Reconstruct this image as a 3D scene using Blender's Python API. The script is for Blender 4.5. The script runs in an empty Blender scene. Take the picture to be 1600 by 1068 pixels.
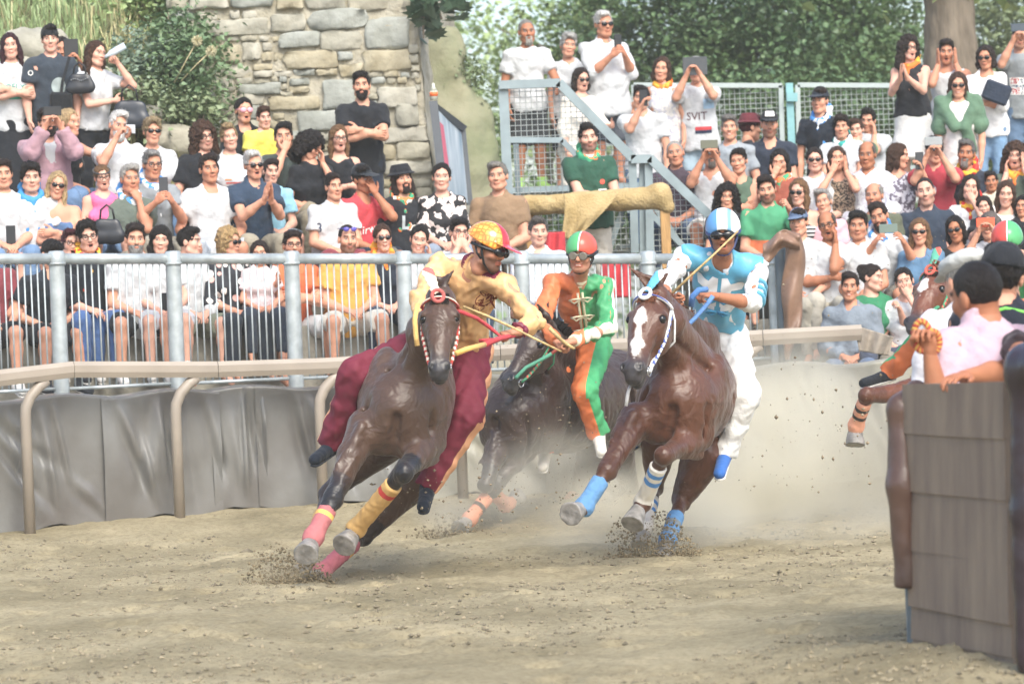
import bpy, math, random
import numpy as np
from mathutils import Vector, Matrix
from mathutils.bvhtree import BVHTree

random.seed(7)
RNG = np.random.default_rng(7)
SC = bpy.context.scene
COL = SC.collection
R_ = math.radians

# ------------------------------------------------------------------ camera
FPX = 5400.0                       # focal length in pixels of the 1600 px wide photograph
CAM_Z = 1.53
PITCH, ROLL = -0.308, -2.3
cam_data = bpy.data.cameras.new('camera')
cam = bpy.data.objects.new('camera', cam_data)
COL.objects.link(cam)
cam_data.sensor_width = 36.0
cam_data.lens = FPX / 1600.0 * 36.0
cam_data.clip_start = 0.5
cam_data.clip_end = 1500.0
CAMROT = Matrix.Rotation(R_(90 + PITCH), 3, 'X') @ Matrix.Rotation(R_(ROLL), 3, 'Z')
cam.matrix_world = Matrix.Translation((0, 0, CAM_Z)) @ CAMROT.to_4x4()
cam_data.dof.use_dof = True
cam_data.dof.focus_distance = 22.3
cam_data.dof.aperture_fstop = 4.0
SC.camera = cam

# ------------------------------------------------------------------ light
world = bpy.data.worlds.new('World')
SC.world = world
world.use_nodes = True
wn, wl = world.node_tree.nodes, world.node_tree.links
wn.clear()
w_out = wn.new('ShaderNodeOutputWorld')
w_bg = wn.new('ShaderNodeBackground')
w_sky = wn.new('ShaderNodeTexSky')
w_sky.sky_type = 'NISHITA'
w_sky.sun_disc = False
SUN_EL, SUN_AZ = 46.0, 160.0        # azimuth clockwise from +Y (seen from above)
w_sky.sun_elevation = R_(SUN_EL)
w_sky.sun_rotation = R_(SUN_AZ)
w_sky.air_density = 1.0
w_sky.dust_density = 3.0
w_sky.ozone_density = 1.0
w_bg.inputs['Strength'].default_value = 0.15
wl.new(w_sky.outputs[0], w_bg.inputs['Color'])
wl.new(w_bg.outputs[0], w_out.inputs['Surface'])
sun_d = bpy.data.lights.new('sun', 'SUN')
sun_d.energy = 1.5
sun_d.angle = R_(30)
sun_d.color = (1.0, 0.985, 0.88)
sun = bpy.data.objects.new('sun', sun_d)
COL.objects.link(sun)
_sv = Vector((math.sin(R_(SUN_AZ)) * math.cos(R_(SUN_EL)), math.cos(R_(SUN_AZ)) * math.cos(R_(SUN_EL)), math.sin(R_(SUN_EL))))
sun.rotation_euler = _sv.to_track_quat('Z', 'Y').to_euler()
sun.location = (0, 10, 40)
SC.view_settings.view_transform = 'Standard'
SC.view_settings.look = 'None'
SC.view_settings.exposure = 1.12
SC.view_settings.gamma = 1.0
SC.view_settings.use_curve_mapping = False
SC.cycles.max_bounces = 8
SC.cycles.transparent_max_bounces = 16
SC.cycles.volume_bounces = 4
SC.cycles.use_denoising = True

# ------------------------------------------------------------------ helpers
_CR = np.array(CAMROT)
def P(px, py, D):
    """World point that stands at depth Y = D on the line of sight of photograph pixel (px, py)."""
    d = _CR @ np.array([(px - 800.0) / FPX, (534.0 - py) / FPX, -1.0])
    return np.array([0, 0, CAM_Z]) + d * (D / d[1])
def A_(*v): return np.array(v, float)
def nrm(v):
    v = np.asarray(v, float); return v / max(1e-9, np.linalg.norm(v))
def hexc(h):
    h = h.lstrip('#'); c = [int(h[i:i+2], 16) / 255 for i in (0, 2, 4)]
    return tuple(x / 12.92 if x <= .04045 else ((x + .055) / 1.055) ** 2.4 for x in c)

def dye(h):
    """slightly washed-out fabric dye"""
    c = hexc(h); g_ = .3*c[0] + .59*c[1] + .11*c[2]
    return tuple((x*.86 + g_*.14)*.92 for x in c)

def new_obj(name, me, parent=None, org=None):
    o = bpy.data.objects.new(name, me)
    COL.objects.link(o)
    if org is not None: o.location = org
    if parent is not None: o.parent = parent
    return o
def tag(o, label=None, cat=None, group=None, kind=None):
    if label: o['label'] = label
    if cat: o['category'] = cat
    if group: o['group'] = group
    if kind: o['kind'] = kind
    return o
def thing(name, label, cat, loc=(0, 0, 0), group=None):
    return tag(new_obj(name, None, None, tuple(loc)), label, cat, group)

def raw_mesh(name, V, faces, mats=(), col=None, midx=None, smooth=True, attrs=None):
    """faces: list of int arrays (n,3) or (n,4)."""
    me = bpy.data.meshes.new(name)
    V = np.ascontiguousarray(V, np.float32)
    faces = [np.asarray(f, np.int32) for f in faces if len(f)]
    nl = sum(f.size for f in faces); nf = sum(len(f) for f in faces)
    me.vertices.add(len(V)); me.vertices.foreach_set('co', V.ravel())
    me.loops.add(nl); me.polygons.add(nf)
    me.loops.foreach_set('vertex_index', np.concatenate([f.ravel() for f in faces]))
    st = []; o = 0
    for f in faces:
        st.append(o + np.arange(len(f), dtype=np.int32) * f.shape[1]); o += f.size
    me.polygons.foreach_set('loop_start', np.concatenate(st).astype(np.int32))
    if midx is not None: me.polygons.foreach_set('material_index', np.asarray(midx, np.int32))
    me.polygons.foreach_set('use_smooth', np.full(nf, smooth, bool))
    for m in mats: me.materials.append(m)
    if col is not None:
        c = np.ones((len(V), 4), np.float32); c[:, :3] = col
        at = me.attributes.new('Col', 'FLOAT_COLOR', 'POINT'); at.data.foreach_set('color', c.ravel())
    for k, a in (attrs or {}).items():
        at = me.attributes.new(k, 'FLOAT', 'POINT'); at.data.foreach_set('value', np.asarray(a, np.float32))
    me.update(calc_edges=True)
    return me

class MB:
    """Collects boxes, tubes, sheets into one mesh."""
    def __init__(s): s.v = []; s.f3 = []; s.f4 = []; s.n = 0
    def add(s, V, f4=(), f3=()):
        V = np.asarray(V, float)
        if len(f4): s.f4.append(np.asarray(f4, int) + s.n)
        if len(f3): s.f3.append(np.asarray(f3, int) + s.n)
        s.v.append(V); s.n += len(V); return s
    def box(s, c, d, rot=None):
        x, y, z = [q / 2 for q in d]
        V = np.array([[-x,-y,-z],[x,-y,-z],[x,y,-z],[-x,y,-z],[-x,-y,z],[x,-y,z],[x,y,z],[-x,y,z]])
        if rot is not None: V = V @ np.asarray(rot).T
        return s.add(V + np.asarray(c), [[0,3,2,1],[4,5,6,7],[0,1,5,4],[1,2,6,5],[2,3,7,6],[3,0,4,7]])
    def bbox(s, c, d, rot=None, b=.01):
        """box with chamfered edges (24 verts)"""
        h = [q / 2 for q in d]; b = min(b, *(q * .9 for q in h))
        V = []; idx = {}
        for sx in (-1, 1):
            for sy in (-1, 1):
                for sz in (-1, 1):
                    for ax in range(3):
                        p = [sx * (h[0] - b), sy * (h[1] - b), sz * (h[2] - b)]
                        p[ax] += (sx, sy, sz)[ax] * b
                        idx[(sx, sy, sz, ax)] = len(V); V.append(p)
        f4 = []; f3 = []
        def q(l, n):
            p = np.array([V[i] for i in l]); m = np.cross(p[1] - p[0], p[2] - p[0])
            return l if np.dot(m, n) > 0 else l[::-1]
        for ax in range(3):
            a, c2 = [i for i in range(3) if i != ax]
            for sg in (-1, 1):
                l = []
                for (u, w) in ((-1,-1),(1,-1),(1,1),(-1,1)):
                    k = [0, 0, 0]; k[ax] = sg; k[a] = u; k[c2] = w
                    l.append(idx[(*k, ax)])
                n = [0, 0, 0]; n[ax] = sg; f4.append(q(l, n))
        for ax in range(3):
            a, c2 = [i for i in range(3) if i != ax]
            for u in (-1, 1):
                for w in (-1, 1):
                    k0 = [0,0,0]; k0[ax] = -1; k0[a] = u; k0[c2] = w
                    k1 = list(k0); k1[ax] = 1
                    n = [0,0,0]; n[a] = u; n[c2] = w
                    f4.append(q([idx[(*k0, a)], idx[(*k1, a)], idx[(*k1, c2)], idx[(*k0, c2)]], n))
        for sx in (-1, 1):
            for sy in (-1, 1):
                for sz in (-1, 1):
                    f3.append(q([idx[(sx, sy, sz, i)] for i in range(3)], (sx, sy, sz)))
        V = np.array(V)
        if rot is not None: V = V @ np.asarray(rot).T
        return s.add(V + np.asarray(c), f4, f3)
    def tube(s, pts, r, n=8, cap=True, flat=None):
        """flat=(dir, ratio): squash along dir"""
        pts = [np.asarray(p, float) for p in pts]; m = len(pts)
        rs = r if hasattr(r, '__len__') else [r] * m
        T = [nrm(pts[min(i + 1, m - 1)] - pts[max(i - 1, 0)]) for i in range(m)]
        u = np.cross(T[0], (0, 0, 1))
        if np.linalg.norm(u) < .05: u = np.cross(T[0], (0, 1, 0))
        u = nrm(u); V = []
        for i in range(m):
            u = nrm(u - T[i] * np.dot(u, T[i])); w = np.cross(T[i], u)
            for k in range(n):
                a = 2 * math.pi * k / n
                o = (u * math.cos(a) + w * math.sin(a)) * rs[i]
                if flat is not None:
                    fd = np.asarray(flat[0]); o = o - fd * np.dot(o, fd) * (1 - flat[1])
                V.append(pts[i] + o)
        f4 = [[i*n+k, i*n+(k+1) % n, (i+1)*n+(k+1) % n, (i+1)*n+k] for i in range(m-1) for k in range(n)]
        f3 = []
        if cap:
            V += [pts[0], pts[-1]]; a, b = m*n, m*n+1
            f3 = [[a, (k+1) % n, k] for k in range(n)] + [[b, (m-1)*n+k, (m-1)*n+(k+1) % n] for k in range(n)]
        return s.add(V, f4, f3)
    def ribbon(s, pts, side, w, t=.004):
        """flat strap along pts; side: width direction(s)"""
        pts = [np.asarray(p, float) for p in pts]; m = len(pts)
        sd = [np.asarray(side[i] if hasattr(side[0], '__len__') else side, float) for i in range(m)]
        V = []
        for i in range(m):
            T = nrm(pts[min(i+1, m-1)] - pts[max(i-1, 0)]); u = nrm(sd[i] - T*np.dot(sd[i], T)); nn = np.cross(T, u)
            for a, b in ((-1,-1),(1,-1),(1,1),(-1,1)): V.append(pts[i] + u*a*w/2 + nn*b*t/2)
        f4 = [[i*4+k, i*4+(k+1) % 4, (i+1)*4+(k+1) % 4, (i+1)*4+k] for i in range(m-1) for k in range(4)]
        f4 += [[3,2,1,0], [(m-1)*4+k for k in range(4)]]
        return s.add(V, f4)
    def grid(s, V):
        """V: (a,b,3) sheet"""
        a, b = V.shape[:2]; i = np.arange(a*b).reshape(a, b)
        f = np.stack([i[:-1,:-1], i[1:,:-1], i[1:,1:], i[:-1,1:]], -1).reshape(-1, 4)
        return s.add(V.reshape(-1, 3), f)
    def mesh(s, name, mats=(), org=(0,0,0), smooth=False, col=None, attrs=None):
        V = np.concatenate(s.v) - np.asarray(org, float)
        fs = ([np.concatenate(s.f4)] if s.f4 else []) + ([np.concatenate(s.f3)] if s.f3 else [])
        return raw_mesh(name, V, fs, mats, col, None, smooth, attrs)
    def obj(s, name, mat, parent=None, smooth=False, org=None, rel=None):
        """rel: world origin of the parent (verts become local to it); org: own origin for a top-level mesh"""
        o0 = rel if rel is not None else (org if org is not None else (0, 0, 0))
        me = s.mesh(name, [mat], o0, smooth)
        return new_obj(name, me, parent, None if rel is not None else org)

# ------------------------------------------------------------------ materials
def nt(m): return m.node_tree.nodes, m.node_tree.links
def mk(name):
    m = bpy.data.materials.new(name); m.use_nodes = True
    return m, m.node_tree.nodes['Principled BSDF']
_MC = {}
def mat(name, c, rough=.6, var=.12, scale=8., bump=0., bscale=60., metal=0., spec=.5, attr=False, c2=None, detail=4., sheen=0., coords='Object', stretch=None):
    """noise-varied principled material; attr: multiply by vertex colour Col; c2: second colour mixed by the noise"""
    key = (name, c, rough, attr)
    if key in _MC: return _MC[key]
    m, b = mk(name); n, l = nt(m)
    b.inputs['Roughness'].default_value = rough; b.inputs['Metallic'].default_value = metal
    b.inputs['Specular IOR Level'].default_value = spec
    if sheen: b.inputs['Sheen Weight'].default_value = sheen
    tc = n.new('ShaderNodeTexCoord'); src = tc.outputs[coords]
    if stretch:
        mp = n.new('ShaderNodeMapping'); mp.inputs['Scale'].default_value = stretch
        l.new(src, mp.inputs[0]); src = mp.outputs[0]
    nz = n.new('ShaderNodeTexNoise'); nz.inputs['Scale'].default_value = scale; nz.inputs['Detail'].default_value = detail
    l.new(src, nz.inputs['Vector'])
    mx = n.new('ShaderNodeMix'); mx.data_type = 'RGBA'
    c = tuple(c); d = tuple(c2) if c2 else tuple(max(0, x * (1 - var * 2)) for x in c)
    e = c if c2 else tuple(min(1, x * (1 + var)) for x in c)
    rm = n.new('ShaderNodeMapRange'); rm.inputs['From Min'].default_value = .3; rm.inputs['From Max'].default_value = .7
    l.new(nz.outputs['Fac'], rm.inputs['Value']); l.new(rm.outputs[0], mx.inputs['Factor'])
    mx.inputs['A'].default_value = (*d, 1); mx.inputs['B'].default_value = (*e, 1)
    out = mx.outputs['Result']
    if attr:
        at = n.new('ShaderNodeAttribute'); at.attribute_name = 'Col'
        m2 = n.new('ShaderNodeMix'); m2.data_type = 'RGBA'; m2.blend_type = 'MULTIPLY'; m2.inputs['Factor'].default_value = 1
        l.new(out, m2.inputs['A']); l.new(at.outputs['Color'], m2.inputs['B']); out = m2.outputs['Result']
    l.new(out, b.inputs['Base Color'])
    if bump:
        n2 = n.new('ShaderNodeTexNoise'); n2.inputs['Scale'].default_value = bscale; n2.inputs['Detail'].default_value = 5
        l.new(src, n2.inputs['Vector'])
        bp = n.new('ShaderNodeBump'); bp.inputs['Strength'].default_value = bump; bp.inputs['Distance'].default_value = .02
        l.new(n2.outputs['Fac'], bp.inputs['Height']); l.new(bp.outputs[0], b.inputs['Normal'])
    _MC[key] = m
    return m
def cloth(c, kind='plain'):
    """fabric in colour c (hex); kind: plain, floral, leopard, blotch, stripes, satin"""
    key = ('cloth', c, kind)
    if key in _MC: return _MC[key]
    rgb = dye(c)
    if kind == 'satin':
        m = mat('satin_' + c.strip('#'), rgb, .42, .1, 5, .25, 14, sheen=.2)
    elif kind == 'plain':
        m = mat('fabric_' + c.strip('#'), rgb, .85, .07, 5, .75, 17, spec=.2, sheen=.1)
    else:
        m, b = mk('print_' + kind); n, l = nt(m); b.inputs['Roughness'].default_value = .8
        tc = n.new('ShaderNodeTexCoord'); vo = n.new('ShaderNodeTexVoronoi'); l.new(tc.outputs['Object'], vo.inputs['Vector'])
        cr = n.new('ShaderNodeValToRGB'); cr.color_ramp.interpolation = 'CONSTANT'; e = cr.color_ramp.elements
        if kind == 'floral':
            vo.inputs['Scale'].default_value = 16
            sep = n.new('ShaderNodeSeparateColor'); l.new(vo.outputs['Color'], sep.inputs[0])
            for p_, c_ in ((0, '#e9e2dc'), (.28, '#d8a8a0'), (.42, '#9fb0a8')):
                q = e[0] if p_ == 0 else e.new(p_); q.position = p_; q.color = (*hexc(c_), 1)
            e[-1].position = .5; e[-1].color = (*rgb, 1)
            l.new(sep.outputs[0], cr.inputs[0])
            lt = n.new('ShaderNodeMath'); lt.operation = 'LESS_THAN'; lt.inputs[1].default_value = .52
            l.new(vo.outputs['Distance'], lt.inputs[0])
            mx = n.new('ShaderNodeMix'); mx.data_type = 'RGBA'; mx.inputs['A'].default_value = (*rgb, 1)
            l.new(lt.outputs[0], mx.inputs['Factor']); l.new(cr.outputs[0], mx.inputs['B']); l.new(mx.outputs['Result'], b.inputs['Base Color'])
        elif kind == 'stripes':
            wv = n.new('ShaderNodeTexWave'); wv.inputs['Scale'].default_value = 9; wv.bands_direction = 'Z'
            l.new(tc.outputs['Object'], wv.inputs['Vector']); l.new(wv.outputs['Fac'], cr.inputs[0])
            e[0].color = (.03, .03, .035, 1); e[1].position = .5; e[1].color = (*rgb, 1); l.new(cr.outputs[0], b.inputs['Base Color'])
        else:
            nz = n.new('ShaderNodeTexNoise'); nz.inputs['Scale'].default_value = 60 if kind == 'leopard' else (30 if kind == 'dots' else 13)
            l.new(tc.outputs['Object'], nz.inputs['Vector']); l.new(nz.outputs['Fac'], cr.inputs[0])
            e[0].color = (*rgb, 1); e[1].position = .5
            e[1].color = {'leopard': (.04, .03, .025, 1), 'blotch': (.75, .66, .62, 1), 'dots': (.55, .55, .62, 1)}[kind]
            l.new(cr.outputs[0], b.inputs['Base Color'])
    _MC[key] = m
    return m
def flat(name, c, rough=.5, metal=0., spec=.5):
    return mat(name, hexc(c) if isinstance(c, str) else c, rough, .04, 20, metal=metal, spec=spec)
M_SKIN = mat('skin', (1., 1., 1.), .55, .06, 22, .12, 90, attr=True, spec=.35)
def hairmat(c): return mat('hair_' + c.strip('#'), hexc(c), .55, .3, 30, .9, 55, spec=.3, stretch=(4, 4, .7))
M_LENS = flat('dark_lens', '#15171b', .12)
M_BLACK = flat('black_plastic', '#1b1c20', .4)
M_WHITE = flat('white_print', '#eeeeea', .7)
# ------------------------------------------------------------------ smooth-blended volumes turned into meshes
def nets(v, org, h):
    s = v < 0; nx, ny, nz = v.shape
    cnt = np.zeros((nx-1, ny-1, nz-1), np.int8)
    for i in (0, 1):
        for j in (0, 1):
            for k in (0, 1): cnt += s[i:nx-1+i, j:ny-1+j, k:nz-1+k]
    act = (cnt > 0) & (cnt < 8)
    idx = np.argwhere(act); ids = np.full(act.shape, -1, np.int32); ids[act] = np.arange(len(idx))
    acc = np.zeros((len(idx), 3)); n = np.zeros(len(idx))
    cs = [(i, j, k) for i in (0, 1) for j in (0, 1) for k in (0, 1)]
    val = {c: v[idx[:, 0]+c[0], idx[:, 1]+c[1], idx[:, 2]+c[2]] for c in cs}
    for a in cs:
        for ax in range(3):
            if a[ax]: continue
            b = list(a); b[ax] = 1; b = tuple(b); va, vb = val[a], val[b]
            m = (va < 0) != (vb < 0); t = np.where(m, va / np.where(va == vb, 1, va - vb), 0)
            p = np.zeros((len(idx), 3)); p[:] = a; p[:, ax] = t
            acc += p * m[:, None]; n += m
    V = np.asarray(org) + (idx + acc / np.maximum(n, 1)[:, None]) * h
    F = []
    for ax in range(3):
        a1, a2 = (ax + 1) % 3, (ax + 2) % 3
        lo = [slice(1, -1)] * 3; hi = [slice(1, -1)] * 3; lo[ax] = slice(0, -1); hi[ax] = slice(1, None)
        sl, sh = s[tuple(lo)], s[tuple(hi)]
        e = np.argwhere(sl != sh)
        if not len(e): continue
        ins = sl[e[:, 0], e[:, 1], e[:, 2]]
        g = e.copy(); g[:, a1] += 1; g[:, a2] += 1
        def cell(d1, d2):
            q = g.copy(); q[:, a1] += d1; q[:, a2] += d2; return ids[q[:, 0], q[:, 1], q[:, 2]]
        qd = np.stack([cell(-1, -1), cell(0, -1), cell(0, 0), cell(-1, 0)], 1)
        qd[~ins] = qd[~ins][:, ::-1]; F.append(qd)
    return V, np.concatenate(F)

class SDF:
    def __init__(s, h): s.h = h; s.p = []; s.post = []
    def cone(s, a, b, ra, rb, k=.03, side=None, flat=1., cut0=False, cut1=False, sub=False):
        """tapered capsule a-b; side/flat: radius times flat along direction 'side'; cut: flat end"""
        a = np.asarray(a, float); b = np.asarray(b, float); ab = b - a; L2 = max(1e-9, ab @ ab); R = max(ra, rb) * max(1, flat)
        T = ab / math.sqrt(L2); L = math.sqrt(L2)
        sd = None
        if side is not None:
            sd = np.asarray(side, float); sd = nrm(sd - T * (sd @ T)) if L > 1e-4 else nrm(sd)
        def f(X, Y, Z):
            dx, dy, dz = X - a[0], Y - a[1], Z - a[2]
            tt = (dx*T[0] + dy*T[1] + dz*T[2])
            t = np.clip(tt / L, 0, 1); r = ra + (rb - ra) * t; tl = t * L
            dx = dx - T[0]*tl; dy = dy - T[1]*tl; dz = dz - T[2]*tl
            q = dx*dx + dy*dy + dz*dz
            if sd is not None:
                w = dx*sd[0] + dy*sd[1] + dz*sd[2]; q = q + w*w*(1/flat**2 - 1)
            d = np.sqrt(np.maximum(q, 1e-12)) - r
            if cut0: d = np.maximum(d, -tt)
            if cut1: d = np.maximum(d, tt - L)
            return d
        s.p.append((f, np.minimum(a, b) - R, np.maximum(a, b) + R, k, sub)); return s
    def ell(s, c, r, rot=None, k=.03, sub=False):
        c = np.asarray(c, float); r = np.asarray(r, float); M = np.eye(3) if rot is None else np.asarray(rot, float)
        R = np.sqrt(((M * r) ** 2).sum(1)); mr = r.min()
        def f(X, Y, Z):
            dx, dy, dz = X - c[0], Y - c[1], Z - c[2]
            q1 = 0; q2 = 0
            for i in range(3):
                u = dx*M[0, i] + dy*M[1, i] + dz*M[2, i]; q1 = q1 + (u/r[i])**2; q2 = q2 + (u/r[i]**2)**2
            k0 = np.sqrt(q1); return k0 * (k0 - 1) / np.maximum(np.sqrt(q2), 1e-6)
        s.p.append((f, c - R, c + R, k, sub)); return s
    def clip(s, o, n):
        """keep the side the normal points away from"""
        o = np.asarray(o, float); n = nrm(n); s.post.append(lambda X, Y, Z: ('max', (X-o[0])*n[0] + (Y-o[1])*n[1] + (Z-o[2])*n[2])); return s
    def noise(s, amp, f, ph=0.):
        def g(X, Y, Z):
            w = np.sin(X*f + ph + 1.7*np.sin(Z*f*.6 + ph)) * np.sin(Z*f*.8 + 2*np.sin(Y*f*.5 + X*f*.4 + ph)) + .5*np.sin(Y*f*1.3 + 2.1*np.sin(X*f*.9 - ph) + Z*f*.5)
            return ('add', w * amp)
        s.post.append(g); return s
    def mesh(s):
        h = s.h; us = [p for p in s.p if not p[4]]
        lo = np.min([p[1] for p in us], 0) - 3*h; hi = np.max([p[2] for p in us], 0) + 3*h
        n = np.ceil((hi - lo) / h).astype(int) + 1
        v = np.full(n, 9., np.float32)
        ax = [(lo[i] + np.arange(n[i]) * h).astype(np.float32) for i in range(3)]
        for f, a, b, k, sub in s.p:
            pad = k + 3*h
            i0 = np.clip(np.floor((a - pad - lo) / h).astype(int), 0, n); i1 = np.clip(np.ceil((b + pad - lo) / h).astype(int) + 1, 0, n)
            if (i1 <= i0).any(): continue
            sl = tuple(slice(i0[i], i1[i]) for i in range(3))
            d = f(ax[0][sl[0]][:, None, None], ax[1][sl[1]][None, :, None], ax[2][sl[2]][None, None, :])
            w = v[sl]
            if sub:
                d = -d; hh = np.maximum(k - np.abs(w - d), 0) / max(k, 1e-6); v[sl] = np.maximum(w, d) + hh*hh*k*.25
            else:
                hh = np.maximum(k - np.abs(w - d), 0) / max(k, 1e-6); v[sl] = np.minimum(w, d) - hh*hh*k*.25
        if s.post:
            X, Y, Z = ax[0][:, None, None], ax[1][None, :, None], ax[2][None, None, :]
            for g in s.post:
                op, d = g(X, Y, Z)
                if op == 'max': v = np.maximum(v, d)
                else: v = np.where(v < 1, v + d, v)
        v[0] = v[-1] = 9; v[:, 0] = v[:, -1] = 9; v[:, :, 0] = v[:, :, -1] = 9
        V, F = nets(v, lo, h)
        return V, F
def sdf_obj(S, name, m, parent=None, rel=None, org=None, col=None, attrs=None):
    V, F = S.mesh()
    o0 = rel if rel is not None else (org if org is not None else np.zeros(3))
    c = col(V) if callable(col) else col
    a = {k: f(V) for k, f in (attrs or {}).items()}
    return new_obj(name, raw_mesh(name, V - np.asarray(o0), [F], [m], c, None, True, a), parent, None if rel is not None else org)

# ------------------------------------------------------------------ head, hair, hand templates (local: face looks to -Y, x to the right as seen, z up)
def head_template(sex, mouth, h):
    f = sex == 'f'
    S = SDF(h); j = .9 if f else 1.
    S.ell((0, .012, .035), (.076, .097, .088), k=.02)
    S.ell((0, -.03, -.035), (.058*j, .062, .088), k=.03)
    S.ell((0, -.068, -.1), (.026*j, .02, .018), k=.03)
    for s in (-1, 1):
        S.ell((s*.045*j, -.055, -.024), (.024, .03, .024), k=.03)
        S.cone((s*.052*j, -.01, -.07), (s*.02, -.06, -.1), .022*j, .018, k=.03)
    S.cone((-.036, -.083, .024), (.036, -.083, .024), .013, .013, k=.02)
    for s in (-1, 1): S.ell((s*.033, -.099, .004), (.019, .016, .013), k=.015, sub=True)
    nn = .88 if f else 1.
    S.cone((0, -.088, .014), (0, -.113*nn, -.026), .009, .0135*nn, k=.012)
    for s in (-1, 1): S.ell((s*.012, -.1, -.031), (.009, .011, .009), k=.01)
    if mouth == 'n':
        S.ell((0, -.093, -.058), (.024, .012, .0065), k=.008); S.ell((0, -.091, -.071), (.02, .012, .0075), k=.008)
    elif mouth == 's':
        S.ell((0, -.092, -.056), (.027, .012, .006), k=.008); S.ell((0, -.089, -.073), (.023, .012, .007), k=.008)
    else:
        S.ell((0, -.093, -.053), (.024, .012, .006), k=.008); S.ell((0, -.085, -.086), (.02, .014, .007), k=.008)
        S.ell((0, -.098, -.068), (.018, .024, .012), k=.006, sub=True)
    for s in (-1, 1): S.ell((s*.078, .012, -.005), (.011, .021, .031), k=.012)
    S.cone((0, .022, -.05), (0, .03, -.118), .049*(.86 if f else 1), .046*(.86 if f else 1.), k=.03)
    V, F = S.mesh()
    # little eyeballs
    E = SDF(h * .8)
    for s in (-1, 1): E.ell((s*.033, -.079, .004), (.0135, .012, .0085), k=0)
    VE, FE = E.mesh()
    V2 = np.concatenate([V, VE]); F2 = np.concatenate([F, FE + len(V)])
    eye = np.zeros(len(V2)); eye[len(V):] = 1
    x, y, z = V2.T; ax = np.abs(x)
    iris = eye * (np.hypot(ax - .033, z - .004) < .0075)
    front = (y < -.04)
    lid = (1 - eye) * front * np.exp(-((ax - .033)/.018)**2 - ((z - .008)/.008)**2)
    if mouth == 'n': lz = np.abs(z + .0645) < .0115; lw = .026
    elif mouth == 's': lz = np.abs(z + .065) < .015; lw = .032
    else: lz = np.abs(z + .069) < .023; lw = .026
    lips = (1 - eye) * (y < -.075) * lz * (ax < lw)
    teeth = np.zeros(len(V2)); cav = np.zeros(len(V2))
    if mouth == 's': teeth = .55*(y < -.075) * (np.abs(z + .064) < .0045) * (ax < .017)
    if mouth == 'o': cav = (y < -.05) * (np.abs(z + .069) < .0115) * (ax < .017)
    line = (y < -.08) * (np.abs(z + .0645) < .004) * (ax < .024) if mouth == 'n' else np.zeros(len(V2))
    brow = (1 - eye) * front * (np.abs(z - .03 + (ax - .03)**2*12) < (.005 if f else .0065)) * (ax > .012) * (ax < .052)
    stub = (1 - eye) * np.clip((-.03 - z)/.02, 0, 1) * np.clip((-y)/.03, 0, 1) * (z > -.125) * (1 - np.clip(((ax < .03) & (y < -.085) & (z > -.045)) * 1., 0, 1))
    blush = (1 - eye) * np.exp(-((ax - .045)/.02)**2 - ((z + .028)/.02)**2) * front
    nostr = (1 - eye) * np.exp(-((ax - .008)/.006)**2 - ((z + .039)/.005)**2) * (y < -.085)
    return dict(V=V2, F=F2, eye=eye, iris=iris, lid=lid, lips=lips, teeth=teeth, cav=cav, line=line, brow=brow, stub=stub, blush=blush, nostr=nostr)
_HT = {}
def head_tpl(sex, mouth, h):
    k = (sex, mouth, h)
    if k not in _HT: _HT[k] = head_template(*k)
    return _HT[k]
def head_colors(T, skin, hair, stub, makeup=0.):
    s = np.array(skin); c = np.tile(s, (len(T['V']), 1))
    def mixin(m, col): 
        m = np.asarray(m, float)[:, None]; c[:] = c*(1 - m) + np.asarray(col)*m
    mixin(T['blush']*.35, s*np.array([1.05, .72, .68]))
    mixin(T['lid']*.55, s*.42)
    mixin(T['stub']*stub, np.array(hair)*.6 + s*.1)
    mixin(T['lips']*(.75 if makeup else .5), s*np.array([.82, .42, .42]) if not makeup else np.array([.45, .09, .09]))
    mixin(T['nostr']*.7, s*.2)
    mixin(T['line']*.6, s*.25); mixin(T['teeth']*.9, (.8, .78, .72)); mixin(T['cav'], (.06, .02, .02))
    mixin(T['brow']*.85, np.array(hair)*.5 + s*.05)
    mixin(T['eye'], (.62, .6, .58)); mixin(T['iris'], (.03, .02, .015))
    return c

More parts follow.
